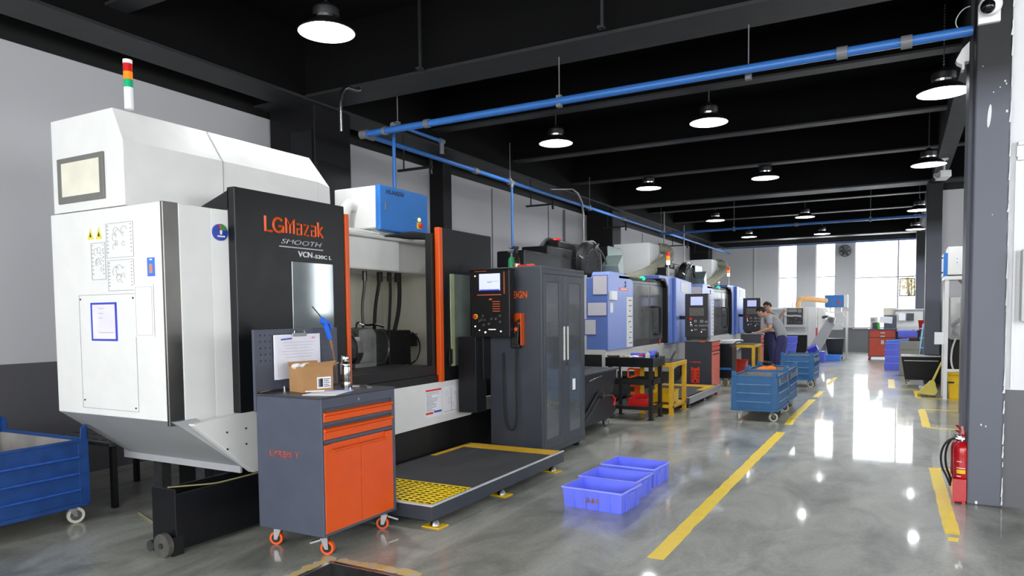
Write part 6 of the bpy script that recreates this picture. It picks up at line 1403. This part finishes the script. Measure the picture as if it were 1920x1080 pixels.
# ================================================================== FAR END OF THE HALL
lt = thing('lathe', 'pale CNC lathe with a control console, beyond the two workers', 'machine', (-2.6, 23, 0))
b = W(lt); b.box(-3.9, -2.1, 22.4, 24.0, .78, 1.60).prism([(-2.1, .35), (-2.06, .9), (-1.86, 1.15), (-1.88, 1.45), (-1.98, 1.58), (-2.1, 1.6)], 'y', 22.6, 24.0).box(-2.35, -2.1, 22.38, 22.6, .12, 1.6); b.build('housing', WHITE, lt, bev=.02)
b = W(lt); b.box(-3.8, -3.0, 22.34, 22.41, .95, 1.55); b.build('sliding_door', HOPP, lt, bev=.01)
b = W(lt); b.box(-2.98, -2.40, 22.28, 22.42, 1.02, 1.60); cn = b.build('console', PALE, lt, bev=.012)
b = W(lt); b.box(-2.90, -2.46, 22.27, 22.285, 1.10, 1.57); b.build('console_panel', mat('charcoal_panel', (56, 54, 54), .4), cn)
b = W(lt); b.box(-2.86, -2.62, 22.26, 22.27, 1.46, 1.55).box(-2.60, -2.5, 22.26, 22.27, 1.44, 1.55).box(-2.87, -2.5, 22.26, 22.27, 1.36, 1.39)
random.seed(5)
for _ in range(18): x, z = random.uniform(-2.88, -2.5), random.uniform(1.13, 1.33); b.box(x, x+.03, 22.26, 22.27, z, z+.015)
b.build('console_keys', mat('grey_key_blocks', (140, 140, 136), .5), cn)
b = W(lt); b.tube([(-2.98, 22.25, 1.38), (-2.8, 22.2, 1.34), (-2.65, 22.2, 1.35), (-2.5, 22.22, 1.33)], .012, 8); b.build('white_cable', WHITE2, cn, smooth=True)
b = W(lt); b.box(-3.8, -2.40, 22.45, 23.9, 0, .78); b.build('dark_base', BLACK, lt)
b = W(lt); b.cyl((-1.95, 22.5, 1.30), (-1.8, 22.4, 1.33), .04, seg=12); b.build('tail_knob', DSTEEL, lt)
b = W(lt); b.box(-2.12, -2.07, 22.36, 22.385, .66, 1.0); b.build('red_label', mat('pale_red_plate', (230, 90, 90), .4), lt)
b = W(lt); b.cyl((-2.78, 22.5, 1.6), (-2.78, 22.5, 1.78), .012, seg=8); b.build('antenna_light', DSTEEL, lt)
t = thing('exhaust_duct', 'tan flexible duct running from the lathe to the blue mist collector', 'duct', (-2.5, 23.2, 1.8)); b = W(t); b.ribbed([(-2.70, 23.2, 1.6), (-2.70, 23.2, 1.82), (-2.5, 23.3, 1.88), (-2.2, 23.6, 1.82), (-1.98, 23.9, 1.8)], .075, pitch=.045, amp=.08); b.build('duct', TANDUCT, t)
cv = thing('chip_conveyor', 'grey inclined chip conveyor rising to the right of the lathe', 'conveyor', (-2.0, 22, 0))
b = W(cv); b.prism([(-2.52, .0), (-2.16, .0), (-1.62, 1.06), (-1.58, 1.30), (-1.76, 1.34), (-1.90, 1.06)], 'y', 21.95, 22.3); b.build('chute', HOPP, cv, bev=.01)
b = W(cv); b.cyl((-1.69, 21.88, 1.23), (-1.69, 21.96, 1.23), .065, seg=18); b.build('drive_motor', DSTEEL, cv, bev=.01)
b = W(cv); b.prism([(-1.76, 1.06), (-1.36, 1.06), (-1.40, .95), (-1.68, .95)], 'y', 21.97, 22.28).box(-1.66, -1.40, 21.98, 22.27, 1.09, 1.11); b.build('discharge_tray', PALE, cv, bev=.005)
mf = thing('mist_collector', 'bright blue and white mist collector on a frame near the far windows', 'mist collector', (-1.7, 24.3, 0))
b = W(mf); b.box(-2.04, -1.50, 24.1, 24.16, 1.60, 1.97); b.build('blue_door', BLUEB, mf, bev=.02)
b = W(mf); b.box(-2.02, -1.40, 24.16, 24.6, 1.58, 1.98).box(-1.50, -1.38, 24.1, 24.2, 1.6, 1.96); b.build('housing', WHITE, mf, bev=.01)
b = W(mf); b.box(-1.66, -1.60, 24.09, 24.1, 1.68, 1.76).cyl((-1.68, 24.1, 1.80), (-1.68, 24.08, 1.80), .02, seg=10); b.build('red_switch', REDP, mf)
b = W(mf)
for x in (-2.03, -1.44):
    for y in (24.15, 24.55): b.box(x, x+.045, y, y+.045, 0, 1.45)
b.box(-2.03, -1.40, 24.15, 24.19, 1.42, 1.46).box(-2.03, -1.40, 24.55, 24.59, 1.42, 1.46).box(-1.60, -1.57, 24.2, 24.4, 1.46, 1.6).box(-1.9, -1.87, 24.2, 24.4, 1.46, 1.6)
b.loft([(-1.99, 24.15, 1.30), (-1.99, 24.15, 1.26), (-1.88, 24.15, 1.42), (-1.92, 24.15, 1.42)], [(-1.99, 24.19, 1.30), (-1.99, 24.19, 1.26), (-1.88, 24.19, 1.42), (-1.92, 24.19, 1.42)])
b.loft([(-1.44, 24.15, 1.30), (-1.44, 24.15, 1.26), (-1.55, 24.15, 1.42), (-1.51, 24.15, 1.42)], [(-1.44, 24.19, 1.30), (-1.44, 24.19, 1.26), (-1.55, 24.19, 1.42), (-1.51, 24.19, 1.42)])
b.build('frame', WHITE, mf, bev=.004)
cc = thing('chip_cart', 'dark chip cart under the white frame of the far mist collector', 'cart', (-1.7, 24, 0))
b = W(cc); b.frustum((-1.90, -1.50, 23.75, 24.1), (-1.98, -1.46, 23.7, 24.12), .14, .64); b.build('tub', TROLLEY, cc, bev=.01)
for x, y in ((-1.85, 23.82), (-1.53, 23.82), (-1.85, 24.0), (-1.53, 24.0)): caster(lambda: W(cc), cc, x, y, .135, .05, mat('grey_rubber_wheel', (70, 68, 66), .6), STEEL, .03, .3)
solo('plastic_bin', MB((-1.75, 23.3, 0)).frustum((-1.92, -1.52, 23.15, 23.45), (-1.95, -1.48, 23.12, 23.48), .001, .17), CRATE2, 'light blue plastic bin lying in front of the dark chip cart at the far end', 'bin', bev=.01)
solo('plastic_bin', MB((-1.98, 22.7, 0)).frustum((-2.12, -1.9, 22.6, 22.9), (-2.14, -1.88, 22.58, 22.92), .001, .30), CRATE, 'violet-blue plastic bin standing left of the light blue one at the far end', 'bin', bev=.01)
solo('plastic_bin', MB((-2.1, 21.0, .3)).obox((-2.05, 20.9, .45), (.26, .3, .16), (.2, radians(-25), 0)).obox((-2.05, 20.9, .18), (.24, .28, .36)), mat('deep_violet_blue_plastic', (44, 52, 190), .4), 'deep blue plastic bin tilted behind the third wagon', 'bin', bev=.01)
# leaning stack of crates behind the bending worker
for i in range(5):
    t = copy_tree(cr); t.location = (-2.62+.02*i, 19.6, .001+i*.165); t.rotation_euler[2] = radians(2*i); t.scale = (.98, 1, 1.12); t['group'] = 'stacked blue crates behind the bending worker'
    t['label'] = ['bottom', 'second from bottom', 'middle', 'second from top', 'top'][i]+' crate of the blue stack behind the bending worker'
    for ch in list(t.children):
        if ch.name.startswith('rusty'): bpy.data.objects.remove(ch)
# red cabinet with things on it
rc = thing('tool_cabinet', 'red tool cabinet on casters in front of the far windows', 'cabinet', (-.42, 24, 0))
b = W(rc); b.box(-.80, -.06, 23.82, 24.3, .10, .90); b.build('body', SLATE2, rc, bev=.006)
b = W(rc); b.box(-.82, -.04, 23.78, 24.32, .90, .935); b.build('top', SLATE, rc, bev=.004)
b = W(rc); b.box(-.77, -.09, 23.80, 23.82, .685, .895); b.build('drawer', mat('brick_red_steel', (190, 70, 44), .4), rc, bev=.003)
b = W(rc); b.box(-.77, -.09, 23.80, 23.82, .13, .665); b.build('door', mat('brick_red_steel', (190, 70, 44), .4), rc, bev=.003)
b = W(rc); b.box(-.48, -.36, 23.785, 23.80, .80, .83).box(-.48, -.36, 23.785, 23.80, .70, .73).box(-.46, -.38, 23.785, 23.80, .48, .60); b.build('handles', PALE, rc, bev=.003)
for x in (-.76, -.14): caster(lambda: W(rc), rc, x, 23.86, .10, .045, RED, STEEL, .03, 1.2)
for x in (-.76, -.14): caster(lambda: W(rc), rc, x, 24.25, .10, .045, RED, STEEL, .03, 1.2)
b = MB((-.2, 24, .935)); b.box(-.40, -.06, 24.12, 24.14, .936, 1.34); solo('display_board', b, SLATE, 'dark upright board standing on the red cabinet', 'board')
solo('paper_sheet', MB((-.3, 24.1, 1.1)).obox((-.34, 24.09, 1.20), (.34, .004, .2), (0, .08, 0)), PAPER, 'white sheets pinned across the dark board on the red cabinet', 'papers')
t = thing('label_printer', 'pale and dark grey box device at the left on the red cabinet', 'device', (-.66, 24.1, .935)); b = W(t); b.box(-.76, -.56, 24.0, 24.2, .936, 1.29); b.build('case', PALE, t, bev=.01); b = W(t); b.box(-.70, -.57, 23.99, 24.0, .94, 1.12); b.build('front_opening', SLATE2, t); b = W(t); b.box(-.74, -.64, 23.99, 24.0, 1.16, 1.24); b.build('display', GREYINK, t)
solo('bottle', MB((-.5, 23.95, .936)).lathe([(0, 0), (.05, 0), (.05, .14), (.03, .18), (.03, .2), (0, .2)], (-.54, 23.92, .937), 18), mat('bright_green_plastic', (60, 160, 50), .4), 'bright green bottle on the red cabinet', 'bottle', smooth=True)
# pale machine at the far right with crate on it
fm = thing('grinding_machine', 'pale grey machine with a paper on its front under the last far window', 'machine', (.3, 24.6, 0))
b = W(fm); b.prism([(24.2, .85), (24.2, 1.0), (24.35, 1.48), (25.2, 1.48), (25.2, .85)], 'x', -.10, .62).box(-.14, .68, 24.3, 25.2, 1.48, 1.52); b.build('housing', PALE, fm, bev=.015)
b = W(fm); b.box(-.06, .6, 24.3, 25.1, 0, .85); b.build('base', mat('dark_brown_base', (60, 48, 44), .6), fm)
b = W(fm); b.box(-.42, -.06, 24.4, 24.8, 1.28, 1.56); b.build('cream_box', CREAM, fm, bev=.01)
b = W(fm); b.obox((.08, 24.21, 1.28), (.17, .004, .22), (radians(-17), 0, 0)); b.build('paper', PAPER, fm)
b = W(fm); b.obox((.29, 24.235, 1.28), (.2, .004, .23), (radians(-17), 0, 0)); b.build('viewing_window', SMOKE, fm)
b = W(fm); b.box(.34, .42, 24.19, 24.2, .86, .9).box(-.02, .55, 24.15, 24.3, .0, .5); b.build('red_brown_skirt', mat('red_brown_skirt', (120, 60, 36), .6), fm)
cc4 = copy_tree(cr); cc4.location = (.25, 23.7, .70); cc4.scale = (1.05, 1, 1.2); cc4['label'] = 'blue crate on the low table in front of the pale far machine'; cc4['group'] = 'blue crates at the far right'
for ch in list(cc4.children):
    if ch.name.startswith('rusty'): bpy.data.objects.remove(ch)
solo('low_table', MB((.25, 23.7, 0)).box(-.02, .55, 23.45, 23.95, .66, .70).box(0, .04, 23.47, 23.51, 0, .66).box(.5, .54, 23.47, 23.51, 0, .66).box(0, .04, 23.9, 23.94, 0, .66).box(.5, .54, 23.9, 23.94, 0, .66), mat('red_brown_skirt', (120, 60, 36), .6), 'low red-brown table carrying a blue crate at the far right', 'table')
for i in range(4):
    t = copy_tree(cr); t.location = (-.10+.01*(i % 2), 20.1, .001+i*.165); t.rotation_euler[2] = radians(1.5*i-2); t.scale = (.80, 1, 1.12); t['group'] = 'stacked blue crates by the black bin'
    t['label'] = ['bottom', 'second from bottom', 'third from bottom', 'topmost full'][i]+' crate of the blue stack left of the black bin'
    for ch in list(t.children):
        if ch.name.startswith('rusty'): bpy.data.objects.remove(ch)
t = copy_tree(cr); t.location = (-.02, 20.1, .68); t.rotation_euler = (0, radians(-6), radians(3)); t.scale = (.95, 1, .45); t['label'] = 'shallow bright blue tray tilted on top of the crate stack left of the black bin'; t['group'] = 'blue crates at the far right'
for ch in list(t.children):
    if ch.name.startswith('rusty'): bpy.data.objects.remove(ch)
    else: ch.data = ch.data.copy(); ch.data.materials.clear(); ch.data.materials.append(CRATE2)
# black bin by the right column
rb = thing('chip_bin', 'large black bin on casters standing in front of the far right column', 'bin', (.35, 16.1, 0))
b = W(rb); b.frustum((.12, .66, 15.85, 16.35), (.05, .70, 15.8, 16.4), .13, .60); b.build('tub', BLACKP, rb, bev=.01)
b = W(rb); b.box(.04, .71, 15.78, 15.80, .585, .615).box(.10, .68, 15.786, 15.80, .50, .515); b.build('rim', STEEL, rb, bev=.002)
for x, y in ((.16, 15.92), (.6, 15.92), (.16, 16.28), (.6, 16.28)): caster(lambda: W(rb), rb, x, y, .13, .05, mat('cream_nylon_wheel', (206, 202, 184), .5), STEEL, .035, 2.0)
b = MB((.2, 17.6, 0)); b.box(.02, .42, 18.3, 18.8, 0, .74); b.box(.02, .42, 18.28, 18.3, .6, .79); solo('pale_cabinet', b, mat('khaki_grey_steel', (158, 158, 148), .45), 'low khaki-grey cabinet behind the large black bin', 'cabinet', bev=.01)
solo('paper_scrap', MB((.45, 15.5, 0)).obox((.42, 15.55, .02), (.12, .1, .03), (.1, .1, .3)), PAPER, 'crumpled white scrap under the large black bin', 'paper')
# step ladder and clutter behind the column
t = thing('step_ladder', 'light blue step ladder beside the far right column', 'ladder', (.52, 21.2, 0)); b = W(t)
b.tube([(.44, 21.2, 0), (.56, 21.5, 1.12)], .018, 8).tube([(.74, 21.2, 0), (.66, 21.5, 1.12)], .018, 8)
for z in (.25, .5, .75, 1.0): b.obox((.60, 21.2+.27*z, z), (.24, .08, .02))
b.tube([(.46, 21.9, 0), (.56, 21.5, 1.12)], .014, 8).tube([(.72, 21.9, 0), (.66, 21.5, 1.12)], .014, 8); b.build('frame', mat('light_blue_ladder', (140, 206, 236), .4), t)
solo('red_bucket', MB((.55, 22.6, 0)).lathe([(0, 0), (.10, 0), (.13, .28), (.12, .28), (.09, .01), (0, .01)], (.60, 22.9, .92), 18), RED, 'red bucket on the shelf beside the ladder', 'bucket')
solo('side_shelf', MB((.62, 22.9, 0)).box(.45, .95, 22.7, 23.2, .88, .92).box(.47, .5, 22.72, 22.75, 0, .9).box(.9, .93, 22.72, 22.75, 0, .9).box(.47, .5, 23.15, 23.18, 0, .9).box(.9, .93, 23.15, 23.18, 0, .9), BLACK, 'dark shelf behind the ladder carrying the red bucket', 'shelf')

# ================================================================== RIGHT BAY
sf = thing('mist_collector', 'white mist collector on a tall white frame, half hidden by the near grey column', 'mist collector', (.9, 13.8, 0))
b = W(sf); b.box(.69, 1.30, 13.7, 14.3, 2.06, 2.52); b.build('housing', WHITE, sf, bev=.01)
b = W(sf); b.box(.63, .69, 13.7, 14.25, 2.03, 2.42); b.build('blue_door', BLUEB, sf, bev=.008)
b = W(sf)
for z in (2.1, 2.34): b.cyl((.625, 13.69, z), (.60, 13.69, z), .012, seg=8)
b.build('latches', INK, sf)
b = W(sf)
for x in (.82, .92):
    for z in (2.26, 2.32): b.cyl((x, 13.7, z), (x, 13.695, z), .007, seg=6)
b.build('screws', INK, sf)
b = W(sf); b.box(.655, .715, 13.7, 13.76, 0, 2.02).box(.655, .715, 14.24, 14.3, 0, 2.02).box(1.24, 1.30, 13.7, 13.76, 0, 2.02).box(1.24, 1.30, 14.24, 14.3, 0, 2.02).box(.64, 1.3, 13.69, 14.3, 1.98, 2.04).box(.655, 1.3, 13.7, 13.76, .47, .51)
b.build('frame', WHITE, sf, bev=.004)
b = W(sf); b.prism([(.86, 1.98), (1.2, 1.98), (1.2, 1.75), (1.05, 1.78)], 'y', 13.75, 14.2); b.build('brass_funnel', mat('tan_steel', (160, 140, 96), .4), sf)
b = W(sf); b.box(.52, .655, 13.66, 13.70, .92, 1.12); b.build('junction_box', WHITE2, sf, bev=.006)
rm = thing('lathe', 'pale grey machine tool behind the white frame in the right bay', 'machine', (1.2, 15, 0))
b = W(rm); b.prism([(15.0, .95), (14.9, 1.1), (15.1, 1.35), (15.3, 1.72), (16.4, 1.72), (16.4, .95)], 'x', .82, 2.2); b.build('housing', PALE, rm, bev=.02)
b = W(rm); b.box(.84, 2.1, 15.1, 16.3, 0, .95); b.build('base', BLACK, rm)
b = W(rm); b.cyl((.95, 14.95, 1.12), (.95, 14.80, 1.12), .08, seg=16).tube([(.84, 14.9, 1.2), (.92, 14.8, 1.3), (1.02, 14.85, 1.34)], .035, 10, smooth=2).box(.84, .92, 14.85, 15.0, .98, 1.12); b.build('spindle_nose', HOPP, rm, smooth=True)
b = W(rm); b.tube([(.88, 14.7, .98), (.82, 14.6, .8), (.80, 14.4, .55), (.86, 14.2, .4)], .015, 8, smooth=2); b.build('hose', PALE, rm, smooth=True)
t = thing('waste_bin', 'yellow waste bin under the white frame in the right bay', 'bin', (.80, 13.95, 0)); b = W(t); b.frustum((.76, .96, 13.86, 14.14), (.735, .985, 13.83, 14.17), .001, .40); b.build('bin_body', YPLAST, t, bev=.01)
b = W(t); b.box(.725, .995, 13.82, 14.18, .40, .435); b.build('lid', YPLAST, t, bev=.008); b = W(t); b.box(.72, .82, 13.80, 13.825, .27, .295).cyl((.92, 13.835, .24), (.92, 13.825, .24), .03, seg=12); b.build('pedal_and_logo', INK, t)
t = thing('broom', 'yellow broom leaning on the white frame post', 'broom', (.4, 14.1, 0)); b = W(t); b.tube([(.64, 14.0, .60), (.52, 14.05, .27)], .014, 10, rs=(.013, .02)); b.build('handle', mat('straw_yellow_plastic', (210, 196, 96), .5), t, smooth=True)
b = W(t); b.prism([(.49, .29), (.55, .27), (.60, .10), (.56, .03), (.30, .05), (.34, .12)], 'y', 14.02, 14.08); b.build('head', mat('straw_yellow_plastic', (210, 196, 96), .5), t, bev=.008)
b = W(t)
for i in range(30): x = .30+i*.009; b.box(x, x+.004, 14.03, 14.07, .002, .05)
b.build('bristles', BLACK, t)
rmm = thing('milling_machine', 'olive and lavender-white machine edge showing beside the near grey column', 'machine', (1.1, 11.5, 0))
b = W(rmm); b.box(.84, 1.9, 11.2, 12.3, .15, 1.65); b.build('housing', mat('lavender_white_enamel', (206, 208, 232), .35), rmm, bev=.015)
b = W(rmm); b.box(.775, .84, 11.9, 12.1, .0, 1.66).box(.775, .9, 11.85, 11.9, .05, .2); b.build('olive_side', mat('olive_enamel', (150, 142, 100), .5, var=.1), rmm, bev=.008)
b = W(rmm); b.box(.755, .80, 11.0, 11.06, .05, 1.6); b.build('door_edge', mat('lavender_white_enamel', (206, 208, 232), .35), rmm, bev=.008)
b = W(rmm); b.box(.80, 1.9, 11.02, 11.2, .1, 1.6); b.build('front_panel', mat('lavender_white_enamel', (206, 208, 232), .35), rmm, bev=.006)
b = W(rmm); b.box(.76, .85, 10.99, 11.0, 1.42, 1.46).box(.76, .85, 10.99, 11.0, .6, .61); b.build('lit_strip', LENSW, rmm)
# tree outside the far window
tr = thing('tree', 'sunlit leafy tree outside, seen through the small opened window pane', 'tree', (.35, 31.5, 0))
b = W(tr); b.tube([(.5, 31.6, 0), (.48, 31.5, 1.4), (.3, 31.5, 2.2), (.25, 31.5, 3.0)], .06, 8, rs=(.09, .03)); b.tube([(.4, 31.5, 1.6), (.6, 31.5, 2.4)], .03, 6); b.build('trunk', BARK, tr, smooth=True)
b = W(tr); random.seed(10)
for _ in range(260):
    c = Vector((.25+random.gauss(0, .22), 31.5+random.gauss(0, .2), 2.55+random.gauss(0, .25))); s_ = random.uniform(.03, .07); R = Matrix.Rotation(random.uniform(0, 6.28), 3, Vector((random.random(), random.random(), random.random()+.1)).normalized())
    b.quad([c+R @ Vector(p)*s_ for p in ((-1, 0, 0), (0, -.5, .1), (1, 0, 0), (0, .5, .1))])
b.build('leaves', LEAF, tr)
